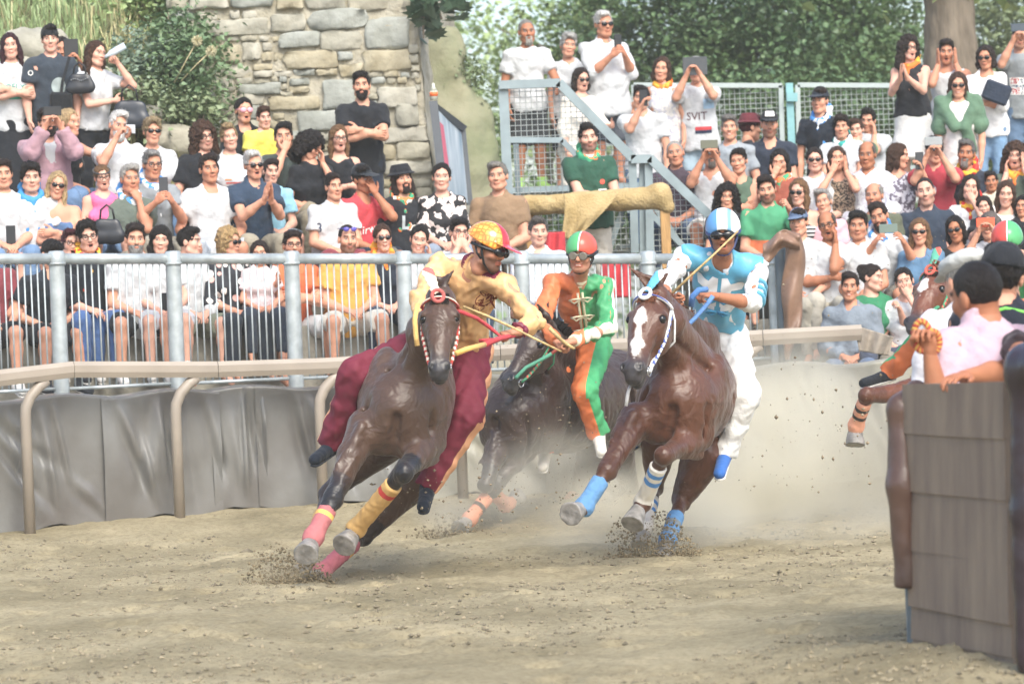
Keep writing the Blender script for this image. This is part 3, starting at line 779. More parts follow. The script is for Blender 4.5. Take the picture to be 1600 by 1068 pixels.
ROWF = {}
def crowd(px, py, D, label, top, bot=('trousers', '#3a3d45'), hair=('short', '#2b211d'), yaw=0, look=None, pitch=4, tilt=0, arms=('knee', 'knee'), sex='m', sc=1., fat=1., skin='b',
          pose='sit', lean=8, mouth='n', stub=0., group=None, legs=.11, feet=None, **kw):
    """one spectator, placed by the centre of the head"""
    if group is None: group = 'spectators in the stands'
    F, Sd = facing(yaw); H = P(px, py, D)
    jit = RNG.normal(size=4); look = (yaw if look is None else look) + 6*jit[0]; pitch += 4*jit[1]; tilt += 5*jit[2]; lean += 3*jit[3]
    q = dict(sex=sex, sc=sc*(1. if sex == 'm' else .96), fat=fat, skin=skin, hair=hair, top=top, bot=bot, mouth=mouth, stub=stub, makeup=1. if kw.get('makeup') else 0., **{k: v for k, v in kw.items() if k not in ('makeup',)})
    s = q['sc']; f = sex == 'f'; ln = R_(lean)
    J = dict(H=H, HR=head_rot(yaw if look is None else look, pitch, tilt))
    Tu = nrm(UP*math.cos(ln) + F*math.sin(ln)); Ts = Sd; Tf = np.cross(Ts, Tu)
    N = H - UP*kw.get('neck', .165)*s - F*.025*s; pel = N - Tu*.53*s
    J.update(N=N, pel=pel, Ts=Ts, Tf=Tf, Tu=Tu)
    hw = (.148 if f else .172)*s
    for sd, sg in (('L', -1), ('R', 1)):
        J['sh'+sd] = N - Tu*.068*s + Ts*sg*hw
        hip = pel + Ts*sg*.085*s - Tu*.02
        if pose == 'sit':
            kn = hip + F*.42*s + Sd*sg*(legs - .05) + UP*.03
            an = kn - UP*.42*s + F*(-.02 + .05*sg*kw.get('legdz', .4)) ; toe = an + F*.15*s - UP*.045
        else:
            dz = .85*s if feet is None else max(.5, hip[2] - feet)
            kn = hip - UP*dz*.5 + F*.03 + Sd*sg*.015; an = hip - UP*(dz - .08) + Sd*sg*.03 - F*.02; toe = an + F*.15*s - UP*.04 + Sd*sg*.03
        J['hip'+sd], J['kn'+sd], J['an'+sd], J['toe'+sd] = hip, kn, an, toe
        a = arms[0] if sd == 'L' else arms[1]; pole = -UP*kw.get('poled', 1.) + Sd*sg*kw.get('poles', .55) - F*kw.get('polef', .25); palm = -Sd*sg; hp = 'relax'
        if isinstance(a, tuple) and a[0] == 'px':
            t = P(*a[1:4]); hp = a[4]; palm = -UP
        elif isinstance(a, tuple):
            t = N + Sd*a[0]*s + F*a[1]*s + UP*a[2]*s; hp = a[3] if len(a) > 3 else 'relax'
        elif a == 'knee': t = kn - F*.13 + UP*.075 - Sd*sg*.01; palm = -UP
        elif a == 'lap': t = pel + F*.3*s + UP*.1*s + Sd*sg*.06; palm = -UP - Sd*sg*.4
        elif a == 'phone': t = H + F*.3*s + Sd*sg*.065 - UP*.06; palm = -Sd*sg*.8 + F*.4; hp = 'hold'
        elif a == 'phonelow': t = N + F*.33*s + Sd*sg*.07 - UP*.16; palm = -Sd*sg*.8 + UP*.3; hp = 'hold'
        elif a == 'mouth': t = H + F*.14*s - UP*.13*s + Sd*sg*.035; palm = -F; pole = -UP + Sd*sg*.7; J['hdir'+sd] = UP*.9 - Sd*sg*.35 - F*.15
        elif a == 'shout': t = H + F*.1*s - UP*.12*s + Sd*sg*.085; palm = -Sd*sg - F*.3; J['hdir'+sd] = UP*.9 + F*.25; hp = 'flat'
        elif a == 'cheek': t = H + F*.07*s - UP*.16*s + Sd*sg*.075; palm = -Sd*sg; J['hdir'+sd] = UP - F*.05
        elif a == 'chin': t = H + F*.12*s - UP*.18*s + Sd*sg*.03; palm = -F; J['hdir'+sd] = UP*.8 - F*.2 - Sd*sg*.3; hp = 'grip'
        elif a == 'cross': t = N - UP*(.24 if sg > 0 else .28)*s + F*.2*s - Sd*sg*.06; palm = -F; pole = -UP*.8 + Sd*sg*1.2; J['hdir'+sd] = -Sd*sg
        elif a == 'clap': t = N + F*.34*s - UP*.14*s + Sd*sg*.03; J['hdir'+sd] = F*.5 + UP*.8 - Sd*sg*.1; hp = 'flat'
        elif a == 'down': t = J['sh'+sd] - UP*.52*s + F*.05 + Sd*sg*.05
        elif a == 'point': t = J['sh'+sd] + F*.45*s - UP*.05
        elif a == 'hip': t = pel + Sd*sg*.2 + UP*.1; pole = Sd*sg - F*.3
        else: t = J['sh'+sd] - UP*.4
        J['el'+sd], J['ha'+sd] = ik(J['sh'+sd], t, .285*s, .25*s, pole)
        J['palm'+sd] = palm; q.setdefault('hands', [None, None])[0 if sd == 'L' else 1] = hp
    if pose == 'sit': J['org'] = pel - UP*.12
    else: J['org'] = (J['anL'] + J['anR'])/2 - UP*.07
    q['J'] = J
    b = build_person(J, q, label, group); q['F'], q['Sd'] = F, Sd
    return b, q

def project_shape(V2, faces, origin, right, up, ray, bvh, off=.005, reach=.6):
    """lay flat shapes onto a surface: 2-D verts are cast along 'ray' onto the mesh"""
    out = []
    for x, y in V2:
        p = origin + right*x + up*y - ray*reach*.5
        h = bvh.ray_cast(Vector(p), Vector(ray), reach)
        out.append((np.array(h[0]) if h[0] is not None else origin + right*x + up*y) - ray*off)
    return np.array(out)
def fine_poly(pts, step=.012):
    """fill a polygon with a triangle fan on a fine boundary, via a grid clipped to it"""
    from mathutils.geometry import delaunay_2d_cdt
    pts = [Vector(p) for p in pts]; b = []
    for i, p in enumerate(pts):
        n = pts[(i+1) % len(pts)]; m = max(1, int((n - p).length / step))
        b += [p.lerp(n, k/m) for k in range(m)]
    xs = [p.x for p in b]; ys = [p.y for p in b]; ins = []
    x = min(xs) + step
    while x < max(xs):
        y = min(ys) + step
        while y < max(ys): ins.append(Vector((x + random.uniform(-.1, .1)*step, y))); y += step
        x += step
    r = delaunay_2d_cdt(b + ins, [], [list(range(len(b)))], 1, 1e-5)
    return np.array([tuple(v) for v in r[0]]), np.array([f for f in r[2] if len(f) == 3])
_FONT = {}
def text_shape(s, size, font=None):
    cu = bpy.data.curves.new('t', 'FONT'); cu.body = s; cu.size = size; cu.align_x = 'CENTER'; cu.align_y = 'CENTER'; cu.resolution_u = 2
    o = bpy.data.objects.new('t', cu); COL.objects.link(o)
    dg = bpy.context.evaluated_depsgraph_get(); dg.update()
    me = bpy.data.meshes.new_from_object(o.evaluated_get(dg))
    V = np.array([v.co[:2] for v in me.vertices]); 
    me.calc_loop_triangles(); F = np.array([t.vertices[:] for t in me.loop_triangles])
    bpy.data.objects.remove(o); bpy.data.curves.remove(cu); bpy.data.meshes.remove(me)
    return V, F
def print_on(q, shapes, name='chest_print', at=(0, -.2), side=0., child=None, on='top'):
    """flat prints on the front of a top. shapes: list of (V2, F, material); at: offset (right, up) from the neck base, in metres"""
    J = q['J']; s = q['sc']; ray = -(J['Tf']*math.cos(side) + J['Ts']*math.sin(side)); right = J['Ts']*math.cos(side) - J['Tf']*math.sin(side); up = J['Tu']
    if '_bvh' not in q: q['_bvh'] = BVHTree.FromPolygons(q['_topV'].tolist(), q['_topF'].tolist())
    base = J['N'] + right*at[0]*s + up*at[1]*s + (J['sh' + ('R' if side > 0 else 'L')] - J['N'])*0
    out = []
    for V2, F, m in shapes:
        V = project_shape(np.asarray(V2)*s, F, base, right, up, ray, q['_bvh'])
        out.append(new_obj(name, raw_mesh(name, V - q['_org'], [F], [m], smooth=False), q['_top'])); 
    return out
def rect(w, h, cx=0, cy=0): return [(cx-w/2, cy-h/2), (cx+w/2, cy-h/2), (cx+w/2, cy+h/2), (cx-w/2, cy+h/2)]
def disc(r, cx=0, cy=0, sy=1.): return [(cx + r*math.cos(a), cy + r*sy*math.sin(a)) for a in np.linspace(0, 2*math.pi, 20)[:-1]]
def phone_at(q, label, hand='R', c='#2a2c30', size=(.078, .012, .155), land=False, off=None, nm='phone', both=False, cat='phone'):
    J = q['J']; f = q['F']
    p = (J['haL'] + J['haR'])/2 if both else J['ha'+hand] + nrm(J.get('hdir'+hand, J['ha'+hand] - J['el'+hand]))*.06
    if both: p = p + UP*.1
    p = p + f*.0 + UP*.03 if off is None else p + q['Sd']*off[0] + f*off[1] + UP*off[2]
    w, t, h = size
    if land: w, h = h, w
    m = MB(); R = np.stack([q['Sd'], -f, UP], 1)
    m.bbox((0, 0, 0), (w, t, h), R, .004)
    o = m.obj(nm, flat('case_' + c.strip('#'), c, .3), None, False, (0, 0, 0)); o.location = p
    tag(o, label, cat, 'phones and tablets held up by spectators')
    k = MB(); k.bbox((0, 0, 0), (.022, .004, .026), R, .003); c_ = k.obj('camera_lens', M_BLACK, o, rel=(0, 0, 0)); c_.location = R @ A_(-w*.28, t*.5 + .001, h*.3) * A_(1, 1, 1) 
    return o
# ------------------------------------------------------------------ horses
def ramp_attr(name, stops, rough=.6, attr='sd', bump=.3, obj=None, noise=0.):
    """constant-step colours over a per-vertex value (or an object coordinate axis)"""
    m, b = mk(name); n, l = nt(m); b.inputs['Roughness'].default_value = rough; b.inputs['Specular IOR Level'].default_value = .35
    tc = n.new('ShaderNodeTexCoord')
    if obj is None:
        at = n.new('ShaderNodeAttribute'); at.attribute_name = attr; src = at.outputs['Fac']
    else:
        sp = n.new('ShaderNodeSeparateXYZ'); l.new(tc.outputs['Object'], sp.inputs[0]); src = sp.outputs[obj]
    mr = n.new('ShaderNodeMapRange'); mr.inputs['From Min'].default_value = -1; mr.inputs['From Max'].default_value = 1; l.new(src, mr.inputs['Value'])
    cr = n.new('ShaderNodeValToRGB'); cr.color_ramp.interpolation = 'CONSTANT'; e = cr.color_ramp.elements
    while len(e) > 1: e.remove(e[-1])
    for i, (p, c) in enumerate(stops):
        q = e[0] if i == 0 else e.new((p + 1) / 2)
        q.position = (p + 1) / 2; q.color = (*dye(c), 1)
    l.new(mr.outputs[0], cr.inputs[0])
    nz = n.new('ShaderNodeTexNoise'); nz.inputs['Scale'].default_value = 14; nz.inputs['Detail'].default_value = 5; l.new(tc.outputs['Object'], nz.inputs['Vector'])
    bp = n.new('ShaderNodeBump'); bp.inputs['Strength'].default_value = bump; bp.inputs['Distance'].default_value = .02
    l.new(nz.outputs['Fac'], bp.inputs['Height']); l.new(bp.outputs[0], b.inputs['Normal']); l.new(cr.outputs[0], b.inputs['Base Color'])
    return m
def coat_mat(name):
    m, b = mk(name); n, l = nt(m)
    b.inputs['Roughness'].default_value = .4; b.inputs['Specular IOR Level'].default_value = .45; b.inputs['Sheen Weight'].default_value = .08
    tc = n.new('ShaderNodeTexCoord'); at = n.new('ShaderNodeAttribute'); at.attribute_name = 'Col'
    nz = n.new('ShaderNodeTexNoise'); nz.inputs['Scale'].default_value = 7; nz.inputs['Detail'].default_value = 6; l.new(tc.outputs['Object'], nz.inputs['Vector'])
    mr = n.new('ShaderNodeMapRange'); mr.inputs['To Min'].default_value = .72; mr.inputs['To Max'].default_value = 1.25; l.new(nz.outputs['Fac'], mr.inputs['Value'])
    vm = n.new('ShaderNodeVectorMath'); vm.operation = 'SCALE'; l.new(at.outputs['Color'], vm.inputs[0]); l.new(mr.outputs[0], vm.inputs['Scale']); l.new(vm.outputs[0], b.inputs['Base Color'])
    n2 = n.new('ShaderNodeTexNoise'); n2.inputs['Scale'].default_value = 24; n2.inputs['Detail'].default_value = 8; l.new(tc.outputs['Object'], n2.inputs['Vector'])
    n3 = n.new('ShaderNodeTexNoise'); n3.inputs['Scale'].default_value = 6.5; n3.inputs['Detail'].default_value = 3; n3.inputs['Distortion'].default_value = .8; l.new(tc.outputs['Object'], n3.inputs['Vector'])
    b3_ = n.new('ShaderNodeBump'); b3_.inputs['Strength'].default_value = .55; b3_.inputs['Distance'].default_value = .05; l.new(n3.outputs['Fac'], b3_.inputs['Height'])
    bp = n.new('ShaderNodeBump'); bp.inputs['Strength'].default_value = .3; bp.inputs['Distance'].default_value = .015; l.new(n2.outputs['Fac'], bp.inputs['Height']); l.new(b3_.outputs[0], bp.inputs['Normal']); l.new(bp.outputs[0], b.inputs['Normal'])
    r2 = n.new('ShaderNodeMapRange'); r2.inputs['To Min'].default_value = .26; r2.inputs['To Max'].default_value = .52; l.new(nz.outputs['Fac'], r2.inputs['Value']); l.new(r2.outputs[0], b.inputs['Roughness'])
    return m
M_HOOF = mat('hoof_horn', hexc('#8d8a86'), .5, .25, 18, .3, 40)
def horse(h, label, vox=.0125):
    g = lambda t: P(*t)
    S = SDF(vox); k = h.get('k', 1.)
    C = [g(h[n]) for n in ('chest', 'mid', 'rump')]; up = nrm(g(h['withers']) - C[0]*.5 - C[1]*.5)
    ax = nrm(C[2] - C[0]); up = nrm(up - ax*(up @ ax)); sx = np.cross(up, ax)
    r = h.get('r', (.27, .31, .31))
    S.cone(C[0], C[1], r[0], r[1], k=.1, side=sx, flat=.9); S.cone(C[1], C[2], r[1], r[2], k=.1, side=sx, flat=.92)
    M = np.stack([sx, ax, up], 1)
    for s in (-1, 1):
        S.ell(C[0] + ax*.2 + sx*s*.17 + up*.03, (.11, .24, .3), M, k=.09)             # shoulder
        S.ell(C[0] - ax*.12 + sx*s*.1 - up*.13, (.105, .11, .15), M, k=.07)           # pectoral
        S.ell(C[2] + sx*s*.13 - up*.05, (.17, .3, .34), M, k=.1)                      # haunch
    S.ell(g(h['withers']), (.09, .3, .12), M, k=.12)
    S.ell(C[2] + ax*.28 + up*.1, (.1, .1, .12), M, k=.1)
    nb, th = g(h['neckbase']), g(h['throat'])
    poll, muz = g(h['poll']), g(h['muzzle']); l = nrm(muz - poll); kk = np.linalg.norm(muz - poll) / .58
    nd = A_(*h['nd']); nd = nrm(nd - l*(nd @ l)); x = np.cross(l, nd)
    W = lambda a, b_, c: poll + (x*a + nd*b_ + l*c)*kk
    nside = nrm(np.cross(poll - g(h['withers']), up + 0*l))
    S.cone(nb, th, h.get('nr', (.2, .115))[0], h.get('nr', (.2, .115))[1], k=.1, side=nside, flat=.68)
    S.cone(g(h['withers']), W(0, -.1, .02), .12, .075, k=.08, side=nside, flat=.7)
    S.cone(th, W(0, -.1, .12), .13, .09, k=.06)
    HM = np.stack([x, nd, l], 1)
    # head
    S.cone(W(0, -.075, .03), W(0, -.075, .2), .088*kk, .1*kk, k=.04)
    S.cone(W(0, -.055, .18), W(0, -.042, .42), .088*kk, .056*kk, k=.05)
    for s in (-1, 1):
        S.ell(W(s*.055, -.15, .2), A_(.04, .095, .125)*kk, HM, k=.04)
        S.ell(W(s*.088, -.035, .175), A_(.03, .035, .042)*kk, HM, k=.03)
        S.cone(W(s*.055, -.03, .24), W(s*.035, -.045, .4), .022*kk, .016*kk, k=.03)
        S.ell(W(s*.098, -.025, .19), A_(.02, .022, .02)*kk, HM, k=.012, sub=True)
    S.cone(W(0, -.165, .24), W(0, -.1, .5), .055*kk, .036*kk, k=.04)
    S.ell(W(0, -.045, .5), A_(.06, .056, .07)*kk, HM, k=.04)
    S.ell(W(0, -.06, .555), A_(.046, .04, .03)*kk, HM, k=.03); S.ell(W(0, -.115, .54), A_(.036, .03, .034)*kk, HM, k=.025)
    for s in (-1, 1):
        S.ell(W(s*.043, -.008, .505), A_(.024, .022, .036)*kk, HM, k=.02)
        S.ell(W(s*.046, .014, .512), A_(.013, .02, .024)*kk, HM, k=.01, sub=True)
    S.cone(W(-.06, -.092, .565), W(.06, -.092, .565), .006, .006, k=.008, sub=True)
    for i, s in enumerate((-1, 1)):
        eb, et = W(s*.06, -.085, .015), (g(h['ears'][i]) if 'ears' in h else W(s*.075, -.07, -.18))
        em = (eb + et)/2 + x*s*.012
        S.cone(eb, em, .036*kk, .037*kk, k=.02, side=nd, flat=.6); S.cone(em, et, .036*kk, .006, k=.012, side=nd, flat=.6)
        S.cone(em*.6 + eb*.4 + nd*.03, em*.3 + et*.7 + nd*.026, .016*kk, .008, k=.01, sub=True)
    legs = h['legs']; hooves = []
    for L in legs:
        hind = L['t'] == 'h'; a, b, c, d, e = [g(L[n]) for n in ('up', 'kn', 'fe', 'co', 'ho')]
        q = L.get('k', 1.) * k
        if hind:
            S.cone(a, b, .15*q, .06*q, k=.07); S.ell(b, A_(.058, .058, .062)*q, k=.025); S.cone(b, c, .044*q, .038*q, k=.025)
        else:
            m_ = a*.6 + b*.4; S.cone(a, m_, .1*q, .076*q, k=.06); S.cone(m_, b, .074*q, .054*q, k=.035); S.ell(b, A_(.055, .055, .06)*q, k=.025); S.cone(b, c, .04*q, .036*q, k=.025)
        S.ell(c, A_(.05, .05, .05)*q, k=.03); S.cone(c, d, .042*q, .042*q, k=.03); hooves.append((d, e, q))
    # muscle grooves
    S.cone(C[0] - ax*.26 - up*.02, C[0] - ax*.22 - up*.26, .026, .03, k=.045, sub=True)
    for s in (-1, 1):
        S.cone(nb + sx*s*.13 - ax*.12 + up*.06, th + sx*s*.07 - up*.1, .014, .01, k=.05, sub=True)
        S.cone(C[0] + ax*.36 + sx*s*.29 + up*.2, C[0] + ax*.3 + sx*s*.3 - up*.16, .03, .026, k=.05, sub=True)
        S.cone(C[0] - ax*.16 + sx*s*.2 + up*.04, C[0] - ax*.1 + sx*s*.19 - up*.22, .02, .02, k=.035, sub=True)
        S.cone(C[2] - ax*.24 + sx*s*.25 + up*.1, C[2] - ax*.2 + sx*s*.27 - up*.3, .03, .03, k=.1, sub=True)
        for i in range(4): S.cone(C[1] + ax*(i*.085 - .1) + sx*s*r[1]*.93 + up*.1, C[1] + ax*(i*.085 - .04) + sx*s*r[1]*.9 - up*.12, .006, .006, k=.03, sub=True)
    for L in legs:
        if L['t'] == 'f':
            a, b, c = [g(L[n]) for n in ('up', 'kn', 'fe')]; q = L.get('k', 1.)*k; d = nrm(b - a); o = nrm(np.cross(d, sx)); w = nrm(np.cross(d, o))
            for t_, o_, w_ in ((.12, .085, .05), (.12, .085, -.06), (.1, -.09, .0)): S.cone(a + d*.05 + o*o_*q + w*w_*q, a + (b-a)*.62 + (o*o_ + w*w_)*.5*q, .036*q, .016*q, k=.022)
            S.cone(b + (c-b)*.1 + o*.0 - w*.02, c - (c-b)*.1 - w*.015, .028*q, .026*q, k=.02)
    rv = random.Random(h['coat'])
    for L in legs[:2]:      # surface veins on the forearms, shoulder and neck
        a, b = g(L['up']), g(L['kn']); d = nrm(b - a); o = nrm(np.cross(d, sx))
        for _ in range(4):
            t0 = rv.uniform(-.2, .3); w0 = rv.uniform(-.9, .9); p = a + (b-a)*t0 - ax*.09*k + sx*w0*.07*k
            for q_ in range(3): e_ = p + (b-a)*.16 + sx*rv.uniform(-.03, .03); S.cone(p, e_, .009, .008, k=.012); p = e_ + ax*.012
    for s in (-1, 1):
        p = nb + nside*s*.14 - cr_n*.0 if False else nb*.5 + th*.5 + nside*s*.1
        S.cone(p, C[0] - ax*.2 + sx*s*.08 - up*.02, .012, .014, k=.03)
    S.noise(.0035, 17, 1.3); S.noise(.0022, 37, .4); S.noise(.0012, 80, 2.)
    V, F = S.mesh()
    base, dark = np.array(hexc(h['coat'])), np.array(hexc(h['dark']))
    c = np.tile(base, (len(V), 1))
    def mix_(m, col): c[:] = c*(1 - m[:, None]) + np.asarray(col)*m[:, None]
    sm = lambda a, b_, v: np.clip((v - a)/(b_ - a), 0, 1)
    for L in legs:      # dark points below the knee
        b, cc = g(L['kn']), g(L['fe']); u = nrm(cc - b); t = (V - b) @ u; dd = np.linalg.norm(V - b - np.outer(np.clip(t, 0, 9), u), axis=1)
        mix_(sm(-.24, -.04, t) * (dd < .16) * L.get('dark', .85), dark)
    loc = (V - poll) @ HM / kk; a, n_, z = loc.T; inh = (np.abs(a) < .16) & (n_ > -.28) & (n_ < .08) & (z > -.25) & (z < .68)
    mix_(inh * sm(.4, .5, z) * .93, (.035, .035, .04))
    mix_(inh * np.exp(-((np.abs(a) - .046)/.016)**2 - ((z - .512)/.026)**2) * (n_ > -.03), (.006, .006, .007))
    mix_(inh * np.exp(-((np.abs(a) - .1)/.022)**2 - ((z - .185)/.026)**2 - ((n_ + .03)/.03)**2) * .8, (.012, .01, .01))
    mix_(inh * (z < -.02) * .45, dark)
    mix_(inh * np.exp(-(n_ + .09)**2/.001 - (z - .57)**2/.0002)*.6, (.01, .01, .01))
    if h.get('blaze'):
        w0, z0, z1, off = h['blaze']; wob = .012*np.sin(z*38) + .006*np.sin(z*90)
        wz = w0*np.clip(np.minimum((z - z0)/.09, (z1 - z)/.05), 0, 1) + 0
        mix_(inh * (n_ > -.09) * np.clip((wz + wob*(wz > .008) - np.abs(a - off - (z - .3)*h.get('bslant', 0)))/.008, 0, 1) * (wz > .004), (.78, .76, .72))
    org = g(h['mid']); org[2] = 0
    body = tag(new_obj('horse', raw_mesh('horse', V - org, [F], [coat_mat('coat_' + h['coat'].strip('#'))], c), None, tuple(org)), label, 'horse', 'galloping race horses')
    for s in (-1, 1):
        E = SDF(.006); E.ell(W(s*.093, -.028, .187), A_(.022, .024, .024)*kk, HM, k=0); sdf_obj(E, 'eye', M_LENS, body, rel=org)
    for (d, e, q), L in zip(hooves, legs):
        E = SDF(.008); u = nrm(e - d); ln = .1*q; fw = L.get('fw'); 
        E.cone(d - u*.01, d + u*ln, .048*q, .073*q, k=.01, cut1=True); E.noise(.0015, 60)
        sdf_obj(E, 'hoof', M_HOOF, body, rel=org)
        if 'wrap' in L:
            c1, c2 = L['wrap'][:2]; f0, f1 = L['wrap'][2] if len(L['wrap']) > 2 else (.22, 1.12)
            b, cc, co = g(L['kn']), g(L['fe']), g(L['co'])
            E = SDF(.008); E.cone(b + (cc-b)*f0, cc, .054*q, .049*q, k=.03, cut0=True); E.ell(cc, A_(.058, .058, .056)*q, k=.03)
            if f1 > 1.1: E.cone(cc, cc + (co-cc)*.8, .052*q, .05*q, k=.02, cut1=True)
            E.noise(.0022, 85, 1.); Tn = nrm(cc-b); Lc = np.linalg.norm(cc-b)
            if L.get('band'):
                st = [(-1, c1)]
                for p0, p1 in L['band']: st += [(p0, c2), (p1, c1)]
                m = ramp_attr('bandage_' + c1.strip('#') + c2.strip('#'), st, .8)
            else: m = cloth(c1)
            sdf_obj(E, 'leg_bandage', m, body, rel=org, attrs={'sd': lambda V: (V - b) @ Tn / Lc})
    # mane: upright tufts along the crest
    mm = MB(); p0, p1 = W(0, -.1, -.015), g(h['withers']); cd = nrm(np.cross(np.cross(p1 - p0, up), p1 - p0))
    cr = nrm((p0 + p1)/2 - (nb + th)/2)
    rg = random.Random(3)
    for i in range(150):
        t = i/149; b0 = p0*(1-t) + p1*t + cr*(.07 + .03*math.sin(t*3.1)); 
        b0 = b0 + nside*rg.uniform(-.025, .025); d = nrm(cr*.6 + nside*rg.uniform(-.6, .6) + (p1-p0)*rg.uniform(-.2, .5) + UP*.2)
        mm.tube([b0 - cr*.04, b0 + d*.03, b0 + d*.055 - UP*.012], [.014, .011, .002], 4, False)
    if h.get('mane', True): mm.obj('mane', hairmat(h.get('manec', '#2a1c16')), body, True, rel=org)
    fl = MB()
    for i in range(26):
        b0 = W(rg.uniform(-.045, .045), -.05, rg.uniform(-.02, .02)); fl.tube([b0, W(rg.uniform(-.06, .06), .02, .05), W(rg.uniform(-.07, .07), .025, .11)], [.012, .009, .002], 4, False)
    fl.obj('forelock', hairmat(h.get('manec', '#2a1c16')), body, True, rel=org)
    tl = MB(); tb = C[2] + ax*.33 + up*.14
    for i in range(40):
        o = A_(*[rg.uniform(-.04, .04) for _ in range(3)]); tl.tube([tb + o*.4, tb + ax*.16 + o - up*.05, tb + ax*.3 + o*1.6 - up*.3, tb + ax*.38 + o*2.4 - up*.6], [.02, .018, .014, .003], 4, False)
    tl.obj('tail', hairmat(h.get('manec', '#2a1c16')), body, True, rel=org)
    # bridle
    br = h['bridle']; B = lambda *pts: [W(*p) for p in pts]
    def strap(nm, pts, col, r=.0085, n=6, sub=True):
        m = MB(); m.tube(pts, r, n); return m.obj(nm, col if not isinstance(col, str) else cloth(col), body, True, rel=org)
    bb = [W(.112*math.sin(t*1.5), -.09 + .115*math.cos(t*1.5)*1. , .085 - .02*math.cos(t*1.5)) for t in np.linspace(-1, 1, 15)]
    m1, m2 = cloth(br[0]), cloth(br[1])
    strap('browband', bb, m1, .0095)
    bd = MB()
    for i in range(0, 60):
        t = -1 + 2*i/59; p = W(.112*math.sin(t*1.5), -.09 + .115*math.cos(t*1.5) + .009, .085 - .02*math.cos(t*1.5)); bd.tube([p - nd*.004, p + nd*.006], [.0045, .004], 5)
    bd.obj('braid_bead', m2, body, True, rel=org)
    for s in (-1, 1):
        strap('cheek_strap', B((s*.1, -.09, .07), (s*.108, -.09, .16), (s*.104, -.105, .28), (s*.075, -.1, .42), (s*.062, -.085, .475)), m1, .0095)
        ck = MB()
        for i in range(9):
            t = .1 + i*.095; a0 = .108 - .045*max(0, t - .4)/.6; zz = .1 + .37*t; ck.tube([W(s*(a0 + .0), -.092 - .012*math.sin(3.1*t), zz - .01), W(s*(a0 + .001), -.092 - .012*math.sin(3.1*t), zz + .012)], .0105, 6)
        ck.obj('strap_wrap', m2, body, True, rel=org)
        strap('throat_latch', B((s*.1, -.09, .07), (s*.112, -.14, .12), (s*.1, -.22, .2), (s*.04, -.26, .23)), m1, .007)
        rg_ = MB(); rc = W(s*.066, -.085, .485); rg_.tube([rc + nd*.028*math.cos(a) + l*.028*math.sin(a) for a in np.linspace(0, 6.29, 14)], .005, 5); rg_.obj('bit_ring', flat('bit_steel', '#b9bcc0', .25, .9), body, True, rel=org)
    h['W'] = W; h['frame'] = (x, nd, l, kk); h['org'] = org; h['body'] = body; h['g'] = g
    return body
def rosette(h, c1, c2, tipdir, label=None):
    """plume badge worn on the browband: a ring at the forehead with a broad tongue rising between the ears"""
    W, (x, nd, l, kk), org, body = h['W'], h['frame'], h['org'], h['body']
    b = W(.01, .035, .06); t = nrm(A_(*tipdir)); sd = nrm(np.cross(t, nd)); nn = np.cross(sd, t)
    ring = MB(); ring.tube([b + t*.036*math.sin(a) + sd*.034*math.cos(a) for a in np.linspace(0, 6.29, 24)], .012, 8); r = ring.obj('plume_ring', cloth(c1), body, True, rel=org)
    S = SDF(.008)
    S.cone(b + t*.04, b + t*.15, .03, .042, k=.02, side=nn, flat=.2); S.noise(.002, 60)
    sdf_obj(S, 'plume', ramp_attr('plume_' + c2.strip('#'), [(-1, c2), (.2, c1), (.3, c2)], .6), body, rel=org, attrs={'sd': lambda V: (V - b) @ t*2 - .1 + ((V - b) @ sd)*2.2})
    return r

def rider(j, q, label):
    g = lambda t: P(*t)
    J = {k: g(j[k]) for k in ('H', 'N', 'pel', 'shL', 'shR', 'elL', 'elR', 'haL', 'haR', 'hipL', 'hipR', 'knL', 'knR', 'anL', 'anR', 'toeL', 'toeR')}
    J['HR'] = head_rot(*j['head']); Tu = nrm(J['N'] - J['pel']); Ts = J['shR'] - J['shL']; Ts = nrm(Ts - Tu*(Ts @ Tu)); J.update(Tu=Tu, Ts=Ts, Tf=np.cross(Ts, Tu))
    for sd in 'LR': J['palm'+sd] = A_(*j['palm'+sd]); 
    for k in ('hdirL', 'hdirR'):
        if k in j: J[k] = A_(*j[k])
    J['org'] = J['pel'] - UP*.1; q.setdefault('hands', ('grip', 'grip')); q['J'] = J
    for k_, v_ in dict(sex='m', sc=1., fat=1., headk=1.04, mouth='n', stub=.5, makeup=0., hb=.012, hc=.0095, hh=.005, hd=.0048, hs=.009).items(): q.setdefault(k_, v_)
    b = build_person(J, q, label, 'jockeys riding in the race'); return b, q
def local_child(q, body, nm, data, m, grow=1., attrs=None):
    """child that keeps head coordinates as its own object space"""
    J = q['J']; me = raw_mesh(nm, data[0], [data[1]] + ([data[2]] if len(data) > 2 and len(data[2]) else []), [m])
    o = new_obj(nm, me, body); M = Matrix([list(r) for r in J['HR']]).to_4x4(); M.translation = Vector(J['H'] - q['_org']); o.matrix_local = M @ Matrix.Scale(q['_hs']*grow, 4); return o
def helmet_mesh(peak):
    S = SDF(.006); S.ell((0, .014, .04), (.108, .134, .122), k=.01); S.clip((0, 0, .03), (0, .3, -1))
    S.ell((0, .03, .02), (.1, .115, .06), k=.02)
    S.ell((0, -.11, -.03), (.085, .11, .062), k=.012, sub=True)
    if peak: S.cone((0, -.1, .045), (0, -.165, .03), .085, .06, k=.01, side=(0, 0, 1), flat=.1)
    S.ell((0, .01, -.04), (.088, .11, .09), k=.01, sub=True)
    return S.mesh()
